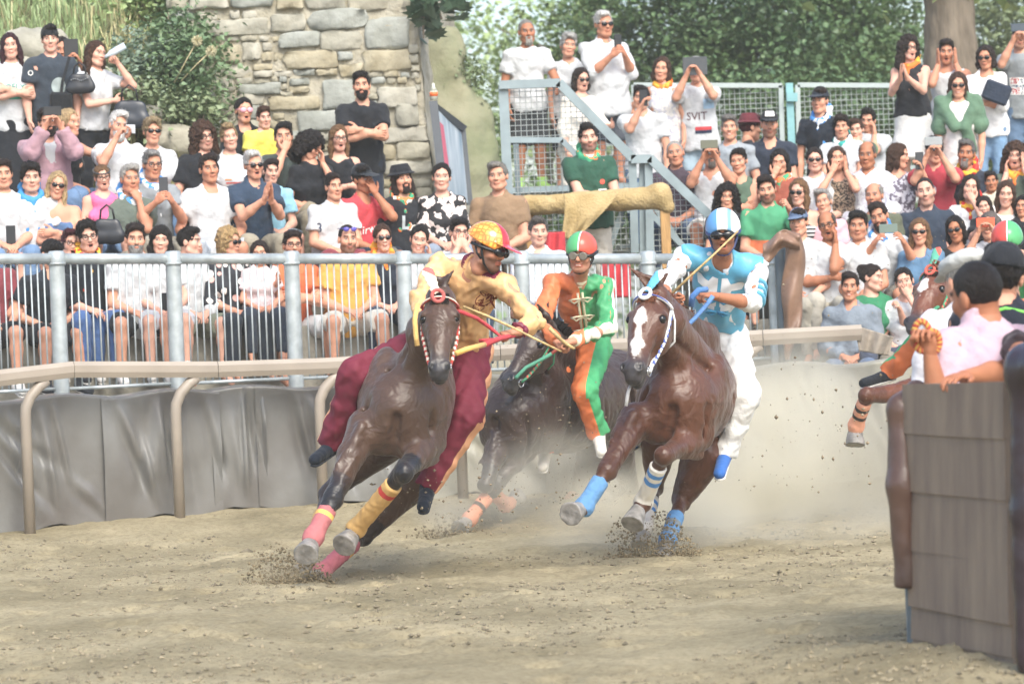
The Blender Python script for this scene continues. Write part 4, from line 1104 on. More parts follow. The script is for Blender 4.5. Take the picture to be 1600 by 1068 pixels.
def goggles_mesh(kind):
    S = SDF(.005)
    if kind == 'wrap':
        for s in (-1, 1): S.ell((s*.036, -.098, .0), (.04, .02, .026), rot=np.array(Matrix.Rotation(s*.35, 3, 'Z')), k=.012)
        S.ell((0, -.118, -.022), (.016, .03, .016), k=.008, sub=True)
    else:
        for s in (-1, 1):
            S.cone((s*.036, -.09, .0), (s*.038, -.118, .0), .034, .03, k=.01, cut1=True)
        S.cone((-.02, -.105, .006), (.02, -.105, .006), .008, .008, k=.01)
    return S.mesh()
def strap_mesh():
    m = MB()
    for s in (-1, 1):
        m.tube([(s*.088, .0, .04), (s*.086, -.01, -.02), (s*.066, -.03, -.08), (s*.03, -.062, -.122), (0, -.07, -.128)], .008, 6)
        m.tube([(s*.085, .05, .03), (s*.084, .02, -.03), (s*.075, -.01, -.06)], .007, 6)
        m.tube([(s*.06, -.1, .0), (s*.088, -.05, .004), (s*.1, .0, .01), (s*.104, .06, .02)], .011, 6)
    return np.concatenate(m.v), np.concatenate(m.f4), np.concatenate(m.f3)
# ------------------------------------------------------------------ setting
def vnoise(x, y, seed=0):
    r = np.random.default_rng(seed); L = r.random((64, 64))
    xi, yi = np.floor(x).astype(int), np.floor(y).astype(int); fx, fy = x - xi, y - yi; fx = fx*fx*(3-2*fx); fy = fy*fy*(3-2*fy)
    g = lambda a, b: L[a % 64, b % 64]
    return (g(xi, yi)*(1-fx) + g(xi+1, yi)*fx)*(1-fy) + (g(xi, yi+1)*(1-fx) + g(xi+1, yi+1)*fx)*fy - .5
def fbm(x, y, o=4, seed=0): return sum(vnoise(x*2**i, y*2**i, seed+i)/2**i for i in range(o))
def smooth(a, b, v): t = np.clip((v-a)/(b-a), 0, 1); return t*t*(3-2*t)
def Dwall(px): return 26.4 + 1.6*(1 - math.exp(-max(px, -300)/600.)) if px > -300 else 25.4
def Dfence(px): return Dwall(px) + .42
def wallXY(px): p = P(px, 700, Dwall(px)); return p[0], p[1]
_wx = np.array([wallXY(p) for p in range(-280, 2200, 20)])
def wallY(x): return np.interp(x, _wx[:, 0], _wx[:, 1])
def ground_z(x, y):
    d = wallY(x) - y
    z = .15*smooth(2.6, .1, d)*(.3 + .7*smooth(-4.2, -2.2, x)) + .045*fbm(x*.55, y*.55, 3, 3)
    z += .1*np.exp(-((x - 1.9)/.9)**2 - ((y - 14.3)/1.2)**2)
    z += (.03*fbm(x*3.1, y*2.3, 4, 11)*1.2 + .02*np.clip(fbm(x*9, y*7, 3, 21), -.1, 1)) * smooth(40, 30, y)
    return z
xs = np.concatenate([-np.geomspace(300, 6.3, 22), np.linspace(-6, 6, 331), np.geomspace(6.3, 300, 22)])
ys = np.concatenate([np.linspace(-30, 12, 12), np.arange(12.6, 29.2, .042), np.geomspace(30, 600, 26)])
X, Y = np.meshgrid(xs, ys, indexing='ij'); Z = ground_z(X, Y)
for _ in range(420):      # hoof prints
    hx, hy = RNG.uniform(-4.5, 4.5), RNG.uniform(14, 26); r_ = RNG.uniform(.06, .11); i0, i1 = np.searchsorted(xs, [hx-.3, hx+.3]); j0, j1 = np.searchsorted(ys, [hy-.3, hy+.3])
    d_ = np.hypot(X[i0:i1, j0:j1] - hx, (Y[i0:i1, j0:j1] - hy)*.8); Z[i0:i1, j0:j1] += RNG.uniform(.6, 1.2)*(-.03*np.exp(-(d_/r_)**4) + .01*np.exp(-((d_ - r_*1.5)/(.45*r_))**2))
mg, bg = mk('churned_sand'); n, l = nt(mg); bg.inputs['Roughness'].default_value = .95; bg.inputs['Specular IOR Level'].default_value = .1
tc = n.new('ShaderNodeTexCoord')
def tn(sc, de=6, ro=.6):
    q = n.new('ShaderNodeTexNoise'); q.inputs['Scale'].default_value = sc; q.inputs['Detail'].default_value = de; q.inputs['Roughness'].default_value = ro; l.new(tc.outputs['Object'], q.inputs['Vector']); return q
a1, a2, a3 = tn(.9, 5), tn(26, 10, .78), tn(110, 8, .8)
c1 = n.new('ShaderNodeValToRGB'); c1.color_ramp.elements[0].position = .35; c1.color_ramp.elements[1].position = .68
c1.color_ramp.elements[0].color = (*hexc('#91886f'), 1); c1.color_ramp.elements[1].color = (*hexc('#b8ad91'), 1); l.new(a1.outputs['Fac'], c1.inputs[0])
c2 = n.new('ShaderNodeValToRGB'); c2.color_ramp.elements[0].position = .26; c2.color_ramp.elements[1].position = .55
c2.color_ramp.elements[0].color = (.5, .47, .43, 1); c2.color_ramp.elements[1].color = (1.08, 1.06, 1.02, 1); l.new(a2.outputs['Fac'], c2.inputs[0])
mm_ = n.new('ShaderNodeMix'); mm_.data_type = 'RGBA'; mm_.blend_type = 'MULTIPLY'; mm_.inputs['Factor'].default_value = 1; l.new(c1.outputs[0], mm_.inputs['A']); l.new(c2.outputs[0], mm_.inputs['B']); l.new(mm_.outputs['Result'], bg.inputs['Base Color'])
ad = n.new('ShaderNodeMath'); ad.operation = 'MULTIPLY_ADD'; l.new(a3.outputs['Fac'], ad.inputs[0]); ad.inputs[1].default_value = .9; l.new(a2.outputs['Fac'], ad.inputs[2])
bp = n.new('ShaderNodeBump'); bp.inputs['Strength'].default_value = .75; bp.inputs['Distance'].default_value = .025; l.new(ad.outputs[0], bp.inputs['Height']); l.new(bp.outputs[0], bg.inputs['Normal'])
g = MB(); g.grid(np.stack([X, Y, Z], -1)); go = g.obj('ground', mg, None, True); tag(go, 'churned sandy racetrack and ground', None, None, 'structure')
# clods
cl = MB(); rg = np.random.default_rng(5)
OCT = np.array([[1,0,0],[-1,0,0],[0,1,0],[0,-1,0],[0,0,1],[0,0,-1]], float); OF = [[0,2,4],[2,1,4],[1,3,4],[3,0,4],[2,0,5],[1,2,5],[3,1,5],[0,3,5]]
for i in range(30000):
    y = 13.2 + 14*rg.random()**1.25; x = (rg.random()*2 - 1)*(y*.16 + .3)
    if y > wallY(x) - .4 or fbm(np.array(x*.8), np.array(y*.8), 3, 77) < -.06 + .15*rg.random() - .08: continue
    s = .0035 + .014*rg.random()**5
    if rg.random() < .002: s *= 2.6
    V = OCT*s*A_(1.25, 1, .8)*(.7 + .6*rg.random((6, 1))); a = rg.random()*6.3; c_, s_ = math.cos(a), math.sin(a)
    V = V @ np.array([[c_, -s_, 0], [s_, c_, 0], [0, 0, 1]]).T; cl.add(V + A_(x, y, float(ground_z(np.array(x), np.array(y))) + s*.25), (), OF)
tag(cl.obj('soil_clods', mat('soil', hexc('#887e68'), .95, .3, 9, .4, 60), None, False), 'small clods of sand scattered over the track', None, None, 'stuff')

# ---- tarpaulin covered wall along the track
M_TARP = mat('grey_tarpaulin', hexc('#848583'), .3, .2, 1.3, .1, 30, spec=.5, c2=hexc('#5c5854'))
M_TARP2 = mat('dusty_tarpaulin', hexc('#a6a497'), .5, .2, 1.6, .12, 30, spec=.4, c2=hexc('#908c80'))
wt = thing('track_wall', 'grey tarpaulin covered low wall along the far side of the track', 'wall', P(300, 760, Dwall(300)) * A_(1, 1, 0))
worg = A_(*wt.location)
core = MB()
def zpix(px, py, D): return P(px, py, D)[2]
edges = [-260, -70, 158, 330, 400, 640, 850, 1060, 1290, 1420]
for i in range(len(edges)-1):
    p0, p1 = edges[i], edges[i+1] + 14; nu = max(20, int((p1-p0)/3.2)); nv = 60; rr = random.Random(i*7+3)
    U = np.linspace(0, 1, nu); Vv = np.linspace(0, 1, nv); G = np.zeros((nu, nv, 3))
    creases = [(lambda u: (u, rr.uniform(.8, 1.02), u + rr.uniform(.0, .22), rr.uniform(-.1, .5), rr.choice((-1, 1))*rr.uniform(.012, .04), rr.uniform(.016, .04)))(rr.uniform(-.05, .95)) for _ in range(8)] + [(rr.uniform(-.1, .5), .95, rr.uniform(.4, 1.1), rr.uniform(-.1, .25), rr.choice((-1, 1))*rr.uniform(.025, .05), rr.uniform(.03, .07)) for _ in range(3)]
    UU, VV = np.meshgrid(U, Vv, indexing='ij'); disp = .02*np.sin(UU*9 + i)*VV + .04*fbm(UU*2.6 + i*5, VV*1.6, 2, 40+i) + .005*fbm(UU*14, VV*5, 2, 60+i)
    W = (p1-p0)/200.
    for (u0, v0, u1, v1, am, wd) in creases:
        du, dv = (u1-u0)*W, (v1-v0)*1.1; L = math.hypot(du, dv) + 1e-6; t = ((UU-u0)*W*du + (VV-v0)*1.1*dv)/L/L; d = ((UU-u0)*W*dv - (VV-v0)*1.1*du)/L
        disp += am*np.exp(-(d/wd)**2)*smooth(-.1, .15, t)*smooth(1.15, .7, t) - am*.6*np.exp(-((d - wd*1.6)/wd)**2)*smooth(-.1, .15, t)*smooth(1.15, .7, t)
    for a in range(nu):
        px = p0 + (p1-p0)*U[a]; b = P(px, 700, Dwall(px) + .004*(i % 2)*3); zb = float(ground_z(np.array(b[0]), np.array(b[1] - .1))) - .03 + .03*math.sin(a*.13 + i*2.1) + .015; zt = 1.1 + .02*math.sin(a*.11 + i*2)
        tt = P(px + 1, 700, Dwall(px + 1)); tt2 = P(px, 700, Dwall(px)); al = nrm(A_(tt[0]-tt2[0], tt[1]-tt2[1], 0)); out = A_(al[1], -al[0], 0)
        for c in range(nv):
            v = Vv[c]
            if v < .9: q = v/.9; G[a, c] = A_(b[0], b[1], zb + (zt-zb)*q) + out*(disp[a, c]*math.sin(min(1, q*1.05)*math.pi*.93 + .12) + .05)
            else: q = (v-.9)/.1; G[a, c] = A_(b[0], b[1], zt + .012*math.sin(q*3)) + out*(.05*(1-q*2) - q*.28 + disp[a, c]*.25*(1-q))
    m = MB(); m.grid(G); m.obj('tarpaulin_sheet', M_TARP if p0 < 600 else M_TARP2, wt, True, rel=worg)
for px in range(-260, 1400, 40):
    a, b = P(px, 700, Dwall(px) + .12), P(px + 40, 700, Dwall(px+40) + .12); a2, b2 = P(px, 700, Dwall(px) + .5), P(px+40, 700, Dwall(px+40) + .5)
    core.add([(*a[:2], -.2), (*b[:2], -.2), (*b2[:2], -.2), (*a2[:2], -.2), (*a[:2], 1.06), (*b[:2], 1.06), (*b2[:2], 1.06), (*a2[:2], 1.06)], [[0,3,2,1],[4,5,6,7],[0,1,5,4],[2,3,7,6]])
M_CONC = mat('old_concrete', hexc('#98958b'), .9, .2, 3, .5, 30)
core.obj('concrete_core', M_CONC, wt, False, rel=worg)

# ---- running rail on goose-neck posts
M_RAIL = mat('beige_plastic_rail', hexc('#988e82'), .45, .07, 3, .05, 40)
rt = thing('running_rail', 'beige plastic running rail on goose-neck posts along the track', 'rail', P(300, 760, Dwall(300) - .3) * A_(1, 1, 0)); rorg = A_(*rt.location)
RY = [(-260, 622), (0, 590), (112, 577), (330, 577), (520, 571), (700, 556), (860, 546), (985, 540), (1110, 532), (1230, 525), (1345, 519)]
def rail_pt(px):
    py = np.interp(px, [r[0] for r in RY], [r[1] for r in RY]); return P(px, py, Dwall(px) - .3)
cuts = [-260, 112, 338, 560, 780, 985, 1190, 1345]
for a, b in zip(cuts[:-1], cuts[1:]):
    m = MB(); pts = [rail_pt(a + (b-a)*t + (1.0 if t == 0 else -0.0)) for t in np.linspace(0, 1, 9)]
    prof = [(-.045, -.062), (.045, -.062), (.062, -.02), (.062, .03), (.04, .062), (-.04, .062), (-.062, .03), (-.062, -.02)]
    V = []; n8 = len(prof)
    for i, p in enumerate(pts):
        T = nrm(pts[min(i+1, 8)] - pts[max(i-1, 0)]); sd = nrm(np.cross(T, UP)); 
        for u, w in prof: V.append(p + sd*u + UP*w)
    f = [[i*n8+k, (i+1)*n8+k, (i+1)*n8+(k+1) % n8, i*n8+(k+1) % n8] for i in range(8) for k in range(n8)]
    m.add(V, f); m.add([V[k] for k in range(n8)], [[0,1,2,3],[0,3,4,7],[4,5,6,7]]); m.obj('rail_segment', M_RAIL, rt, False, rel=rorg)
for px in (-190, 45, 280, 505, 724, 940, 1160):
    top = rail_pt(px + 27); b = P(px, 780, Dwall(px) - .33); bz = float(ground_z(np.array(b[0]), np.array(b[1]))) - .1
    m = MB(); zt = top[2] - .06; x0 = A_(b[0], b[1], 0)
    m.tube([x0 + UP*bz, x0 + UP*(zt-.27), x0*.96 + .04*A_(top[0], top[1], 0) + UP*(zt-.2), x0*.75 + .25*A_(top[0], top[1], 0) + UP*(zt-.12), x0*.35 + .65*A_(top[0], top[1], 0) + UP*(zt-.045), A_(top[0], top[1], zt)], .043, 12)
    m.obj('goose_neck_post', M_RAIL, rt, True, rel=rorg)

# ---- galvanised railing in front of the stands
M_GALV = mat('galvanised_steel', hexc('#b0b8ba'), .45, .14, 9, .05, 60, metal=.35)
ft = thing('railing', 'galvanised steel railing with round posts and thin bars before the seats', 'railing', P(300, 620, Dfence(300)) * A_(1, 1, 0) + A_(0, 0, 1.1)); forg = A_(*ft.location)
POSTS = [-95, 92, 274, 459, 634, 818, 1016, 1214]
def fence_pt(px, py=500): return P(px, py, Dfence(px))
tops = {}
for px in POSTS:
    p = fence_pt(px); zt = fence_pt(px, 392)[2]; m = MB(); tops[px] = A_(p[0], p[1], fence_pt(px, 404)[2])
    m.tube([(p[0], p[1], .9), (p[0], p[1], zt - .09)], .062, 16, False); m.tube([(p[0], p[1], zt - .1), (p[0], p[1], zt - .02), (p[0], p[1], zt), (p[0], p[1], zt + .004)], [.068, .07, .055, .0], 16, False)
    m.tube([(p[0], p[1], zt - .11), (p[0], p[1], zt - .09)], .073, 16)
    m.obj('post', M_GALV, ft, True, rel=forg)
barm = MB(); barm.tube([(0, 0, 0), (0, 0, 1.0)], .0068, 6); barme = barm.mesh('bar', [M_GALV], smooth=True)
for a, b in zip(POSTS[:-1], POSTS[1:]):
    A, B = tops[a], tops[b]; d = nrm(B - A); m = MB(); m.tube([A + d*.06, B - d*.06], .043, 12); m.obj('top_rail', M_GALV, ft, True, rel=forg)
    m = MB(); m.tube([A*A_(1, 1, 0) + A_(0, 0, 1.16) + d*.06, B*A_(1, 1, 0) + A_(0, 0, 1.16) - d*.06], .014, 8); m.obj('bottom_rail', M_GALV, ft, True, rel=forg)
    nb = int(np.linalg.norm(B - A)/.0545)
    for i in range(1, nb):
        p = A + (B-A)*i/nb; o = new_obj('bar', barme, ft, A_(p[0], p[1], 1.15) - forg); o.scale = (1, 1, p[2] - 1.15 - .03)

# ---- terraces
def prism(m, plan, z0, z1):
    n_ = len(plan); V = [(x, y, z0) for x, y in plan] + [(x, y, z1) for x, y in plan]
    return m.add(V, [[3,2,1,0],[4,5,6,7]] + [[k, (k+1) % n_, n_+(k+1) % n_, n_+k] for k in range(n_)])
def strip(px0, px1, d0, d1, f):
    a, b, c, d = P(px0, 500, f(px0) + d0), P(px1, 500, f(px1) + d0), P(px1, 500, f(px1) + d1), P(px0, 500, f(px0) + d1); return [tuple(q[:2]) for q in (a, b, c, d)]
def rowA(px): return 27.55 + px*.0016
lt = thing('stone_terrace', 'stepped stone terrace where the left spectators sit', 'terrace', P(300, 500, 28.5)*A_(1, 1, 0)); lorg = A_(*lt.location)
for nm, d0, d1, z1 in (('step', -.75, .1, 1.08), ('step', .1, 1.0, 1.58), ('step', 1.0, 1.95, 2.1), ('step', 1.95, 2.75, 2.52), ('step', 2.75, 4.3, 2.62)):
    m = MB()
    for p0, p1 in ((-300, 60), (60, 400), (400, 745)): prism(m, strip(p0, p1, d0, d1, rowA), -.2, z1)
    m.obj(nm, M_CONC, lt, False, rel=lorg)
def rowR(px): return 28.6
rt_ = thing('concrete_terrace', 'stepped concrete terrace under the right hand crowd', 'terrace', P(1400, 500, 30)*A_(1, 1, 0)); rorg2 = A_(*rt_.location)
for d0, d1, z1, p0 in ((-.45, .3, .45, 1240), (.3, 1.15, .95, 1215), (1.15, 2.0, 1.48, 1150), (2.0, 2.85, 1.82, 1110), (2.85, 3.7, 2.2, 1060), (3.7, 5.4, 2.45, 1060)):
    m = MB(); prism(m, strip(p0, 2000, d0, d1, rowR), -.2, z1); m.obj('step', M_CONC, rt_, False, rel=rorg2)

# ---- ruined stone wall behind the left stand
sw = thing('stone_wall', 'old rubble stone wall of grey and ochre blocks behind the stand', 'wall', P(480, 480, 32)*A_(1, 1, 0)); sorg = A_(*sw.location)
WD = 32.0
M_ST = [mat('stone_%d' % i, hexc(c), .92, .3, 4.5, .9, 14, c2=hexc(d)) for i, (c, d) in enumerate((('#aeaa99', '#8c8778'), ('#adaa9c', '#8a887c'), ('#b1aa95', '#90876f'), ('#a3a6a0', '#84877f'), ('#b8b5a8', '#969285')))]
M_MORT = mat('lime_mortar', hexc('#b3ae9f'), .95, .22, 6, 1.0, 25, c2=hexc('#928c7a'))
def wall_edge(py): return float(np.interp(py, [-80, 0, 60, 150, 250, 330, 420], [642, 645, 652, 660, 670, 680, 690]))
def stone(px0, py0, px1, py1, rr, prot, m_, skew=0):
    a, b = P(px0, (py0+py1)/2, WD), P(px1, (py0+py1)/2, WD); t, bo = P((px0+px1)/2, py0, WD), P((px0+px1)/2, py1, WD)
    w, h_ = np.linalg.norm(b-a), np.linalg.norm(t-bo); c = (a+b)/2; m = MB()
    us = [-1, -.98, -.85, -.45, 0, .45, .85, .98, 1] if w > .16 else [-1, -.97, -.75, 0, .75, .97, 1]; vs = [-1, -.96, -.75, 0, .75, .96, 1]; ex = rr.uniform(3, 9)
    V = np.zeros((len(us), len(vs), 3)); sd = rr.random()*99
    for i in range(len(us)):
        for k in range(len(vs)):
            u, v = us[i], vs[k]; r = (abs(u)**ex + abs(v)**ex)**(1/ex) if max(abs(u), abs(v)) > 0 else 0
            edge = max(abs(u), abs(v)); sc_ = 1/max(1, r) * (1.0 if edge < .999 else .97)
            wob = .05*math.sin(sd + u*2.3 + v*3.1) + .035*math.sin(sd*2 + v*5 - u*4)
            y = -prot + .022*edge**4 + .02*math.sin(sd + u*4 + v*3)*math.sin(sd*3 + v*5) + .012*math.sin(sd*5 + u*11 - v*7) + (.14 if edge > .999 else 0)
            V[i, k] = c + A_(u*sc_*w/2*(1 + wob), y, v*sc_*h_/2*(1 + wob) + skew*u*w*.5)
    m.grid(V); return m.obj('stone', m_, sw, True, rel=sorg)
rr = random.Random(11); y = -75
hand = [(310, 30, 420, 56, 1), (422, 22, 478, 50, 1), (480, 14, 576, 46, 3), (570, 27, 640, 76, 3), (436, 50, 500, 74, 3), (500, 48, 566, 78, 1), (440, 78, 530, 108, 2), (566, 78, 642, 112, 2), (372, 130, 440, 148, 3), (505, 124, 554, 170, 3), (418, 150, 500, 172, 2), (590, 136, 652, 168, 4), (618, 160, 655, 198, 1), (465, 172, 545, 205, 3), (600, 198, 668, 222, 4), (620, 222, 672, 248, 0), (590, 226, 618, 250, 2), (600, 252, 675, 272, 4)]
def clash(x0, y0, x1, y1): return any(x0 < q[2]-5 and x1 > q[0]+5 and y0 < q[3]-4 and y1 > q[1]+4 for q in hand)
for q in hand: stone(q[0]-.5, q[1]-.5, q[2]+.5, q[3]+.5, rr, rr.uniform(.0, .035), M_ST[q[4]], rr.uniform(-.02, .03))
while y < 345:
    h_ = rr.uniform(17, 33); x = 285 - rr.uniform(0, 40)
    while x < wall_edge(y) - 8:
        w = rr.uniform(26, 74); x1 = min(x + w, wall_edge(y + h_/2)); 
        if wall_edge(y) - x1 < 16: x1 = wall_edge(y + h_/2)
        yj = rr.uniform(-3, 3); x0_ = x
        if clash(x0_, y+yj, x1, y+h_+yj):
            for (sx0, sx1) in ((x0_, (x0_+x1)/2), ((x0_+x1)/2, x1)):
                for (sy0, sy1) in ((y+yj, y+h_/2+yj), (y+h_/2+yj, y+h_+yj)):
                    if not clash(sx0, sy0, sx1, sy1) and rr.random() < .9: stone(sx0+.6, sy0+.5, sx1-.6, sy1-.5, rr, rr.uniform(-.02, .02), rr.choice(M_ST))
        else: stone(x0_+.7, y+.7+yj, x1-.7, y+h_-.7+yj, rr, rr.uniform(-.02, .03), rr.choice(M_ST), rr.uniform(-.03, .04))
        x = x1 + rr.uniform(0, 2)
    y += h_
m = MB(); ys_ = list(range(-80, 420, 12)); V = np.zeros((40, len(ys_), 3))
for j, py in enumerate(ys_):
    for i in range(40):
        px = 262 + (wall_edge(py) + 3 - 262)*i/39; V[i, j] = P(px, py, WD + .035 + .05*float(fbm(np.array(px*.05), np.array(py*.05), 3, 9)))
m.grid(V[:, ::-1]); m.obj('mortar_face', M_MORT, sw, True, rel=sorg)
m = MB(); V = np.zeros((24, len(ys_), 3))
for j, py in enumerate(ys_):
    for i in range(24):
        c = P(wall_edge(py) + 3, py, WD); V[i, j] = c + A_(.012*i + .05*float(fbm(np.array(i*.5), np.array(py*.04), 3, 19)), .28*i, 0)
m.grid(V[:, ::-1]); m.obj('return_face', M_MORT, sw, True, rel=sorg)

# ---- rough mossy outcrop right of the wall
M_MOSS = mat('mossy_rock', hexc('#9a9580'), .95, .3, 1.3, 1.0, 12, c2=hexc('#66704f'))
S = SDF(.05); ro = P(700, 300, 33.6)
for a, b, r0, r1 in (((668, 90), (700, 400), .22, .35), ((690, 70), (740, 330), .18, .34), ((715, 160), (765, 400), .2, .28), ((740, 250), (776, 420), .13, .2)):
    S.cone(P(*a, 33.7), P(*b, 33.5), r0, r1, k=.12)
S.noise(.05, 5, 1.); S.noise(.03, 11, 2.); S.noise(.014, 26, .5)
tag(sdf_obj(S, 'rock_outcrop', M_MOSS, org=tuple(P(715, 480, 33.6)*A_(1, 1, 0))), 'rough mossy rock slope between the stone wall and the steel platform', 'rock')

# ---- leaves
def leafmat(nm, c, c2, tr=.25):
    m = mat(nm, hexc(c), .5, .2, .9, c2=tuple(x*.8 for x in hexc(c2)), detail=8); b = m.node_tree.nodes['Principled BSDF']; b.inputs['Subsurface Weight'].default_value = 0; return m
LEAFV = A_([0,0,0], [.42,.3,.06], [.26,.62,.02], [0,1,-.06], [-.26,.62,.02], [-.42,.3,.06], [0,.5,-.07]); LEAFF = [[0,1,6],[1,2,6],[2,3,6],[3,4,6],[4,5,6],[5,0,6]]
LV = A_([0,0,0],[.33,.5,.05],[0,1,-.05],[-.33,.5,.05]); LF = [[0,1,2],[0,2,3]]
def leaves(centers, size, seed, droop=.4, fine=True):
    r = np.random.default_rng(seed); N_ = len(centers); base, tri = (LEAFV, LEAFF) if fine else (LV, LF); base = np.asarray(base); k = len(base)
    a = r.random(N_)*2*np.pi; e = (r.random(N_) - .55)*1.6 - droop*.3; ro = r.random(N_)*2*np.pi*.35
    d = np.stack([np.cos(a)*np.cos(e), np.sin(a)*np.cos(e), np.sin(e)], 1); sd = np.cross(d, r.normal(size=(N_, 3))*.5 + A_(0, 0, 1)); sd /= np.linalg.norm(sd, axis=1)[:, None]; nn = np.cross(sd, d)
    s = size*(.5 + 1.1*r.random(N_)**1.5)
    V = centers[:, None, :] + s[:, None, None]*(base[None, :, 0:1]*sd[:, None] + base[None, :, 1:2]*d[:, None] + base[None, :, 2:3]*nn[:, None])
    F = (np.asarray(tri)[None] + (np.arange(N_)*k)[:, None, None]).reshape(-1, 3); return V.reshape(-1, 3), F
def clumps(lobes, n_, seed, per=40, cr=.32):
    """leaf centres gathered in sprays on the outside of several lobes"""
    r = np.random.default_rng(seed); out = []; wts = np.array([l[1][0]*l[1][2] for l in lobes]); wts = wts/wts.sum()
    for _ in range(n_ // per):
        c, rad = lobes[r.choice(len(lobes), p=wts)]; v = r.normal(size=3); v /= np.linalg.norm(v); q = np.asarray(c) + v*np.asarray(rad)*(.55 + .5*r.random())
        out.append(q + r.normal(size=(per, 3))*cr*A_(1, 1, .55)*(.6 + .7*r.random()))
    return np.concatenate(out)
M_BARK = mat('bark', hexc('#8d8172'), .95, .3, 7, 1.0, 22, c2=hexc('#5e554a'), stretch=(1, 1, .25))
def tree(label, trunk, lobes, n_, m_, size=.13, seed=1, group='trees behind the stands', br=True, tr=.3, per=40, cr=.32):
    b = A_(*trunk[0]); t = thing('leafy_tree', label, 'tree', b, group)
    S = SDF(.05 if tr > .15 else .03); 
    for i in range(len(trunk)-1): S.cone(trunk[i], trunk[i+1], tr*(1 - .55*i/len(trunk)), tr*(1 - .55*(i+1)/len(trunk)), k=.05)
    if br:
        for c, rad in lobes[:6]: S.cone(trunk[-1], A_(*c)*.75 + A_(*trunk[-1])*.25, tr*.42, tr*.12, k=.05)
    S.noise(.012, 12); sdf_obj(S, 'trunk', M_BARK, t, rel=b)
    V, F = leaves(clumps(lobes, n_, seed, per, cr), size, seed); o = new_obj('crown', raw_mesh('crown', V - b, [F], [m_], smooth=False), t); o['kind'] = 'stuff'
    return t
ML = [leafmat('leaf_deep_green', '#66804f', '#435f3e'), leafmat('leaf_fresh_green', '#a3b57c', '#7d985f'), leafmat('leaf_fig_green', '#607a60', '#4a6350'), leafmat('leaf_olive', '#8f9c74', '#6f8060')]
Pt = lambda px, py, D: tuple(P(px, py, D))
g0 = lambda px, D: (P(px, 500, D)[0], D, 0.)
tree('large dark green plane tree behind the wire fence', [g0(1150, 50), Pt(1150, 330, 50), Pt(1160, 60, 50)], [(Pt(1010, 40, 49), (1.0, 1.2, .95)), (Pt(1130, -10, 48.5), (1.3, 1.3, 1.2)), (Pt(1260, 30, 49), (1.2, 1.3, 1.1)), (Pt(1190, 90, 48), (1.4, 1.1, .6)), (Pt(1060, 110, 48.5), (1.0, 1.0, .5)), (Pt(1340, 110, 49), (1.0, 1.1, .6)), (Pt(1350, 20, 50), (.8, 1.0, .8)), (Pt(1180, -160, 49.5), (2.4, 1.6, 1.3)), (Pt(940, 60, 50), (.7, .9, .7))], 64000, ML[0], .078, 3, cr=.22)
tree('light green tree with thin sunlit foliage behind the platform', [g0(850, 56), Pt(852, 350, 56), Pt(860, 80, 56)], [(Pt(890, 70, 55), (.9, 1, .9)), (Pt(770, 130, 56), (.6, .8, .9)), (Pt(905, 140, 55), (1.0, 1, .7)), (Pt(745, 30, 57), (.3, .8, .5)), (Pt(770, 230, 55), (.5, .7, .6)), (Pt(850, 215, 56), (1.0, .8, .4)), (Pt(920, 10, 55), (.7, 1, .6))], 6500, ML[1], .1, 5, tr=.16, per=26)
tree('big grey barked plane tree at the top right', [g0(1490, 38), Pt(1488, 110, 38), Pt(1483, 0, 38), Pt(1480, -160, 38)], [(Pt(1480, -190, 38), (1.8, 1.6, 1.0)), (Pt(1390, -90, 39), (.6, .8, .35)), (Pt(1600, -120, 39), (1.2, 1.2, .7))], 5000, ML[1], .13, 8, tr=.36)
tree('yellowish green tree beyond the big trunk on the right', [g0(1560, 52), Pt(1560, 300, 52), Pt(1560, 90, 52)], [(Pt(1570, 60, 51), (.9, 1, 1.1)), (Pt(1650, 120, 51), (1.0, 1, 1.2)), (Pt(1540, 190, 51), (.9, .9, .8)), (Pt(1420, 70, 53), (.35, .8, .8)), (Pt(1600, 260, 50), (1.1, .8, .6)), (Pt(1385, 200, 53), (.5, .8, .6))], 22000, ML[3], .085, 9, tr=.2)
# hedge behind the fence
V, F = leaves(clumps([(Pt(1130 + 75*i, 195 + 14*(i % 2), 44 + (i % 3)*.6), (.75, .6, .62)) for i in range(6)] + [(Pt(870 + 60*i, 330, 46), (.6, .5, .5)) for i in range(5)], 26000, 33), .075, 33)
ho = new_obj('hedge', raw_mesh('hedge', V - A_(*g0(1280, 44)), [F], [ML[0]], smooth=False), None, g0(1280, 44)); tag(ho, 'dark green hedge standing behind the wire mesh fence', 'hedge')
# far wood and white sky
V, F = leaves(clumps([(A_(-26 + i*4.3, 95 + (i % 3)*3, 2.5 + (i*37 % 5)*.35), (2.8, 2, 2.6)) for i in range(13)], 9000, 44, 30, .6), .42, 44, fine=False)
tag(new_obj('far_wood', raw_mesh('far_wood', V, [F], [leafmat('leaf_far', '#8ea071', '#6c8560')], smooth=False)), 'pale green wood far behind the platform', None, None, 'stuff')

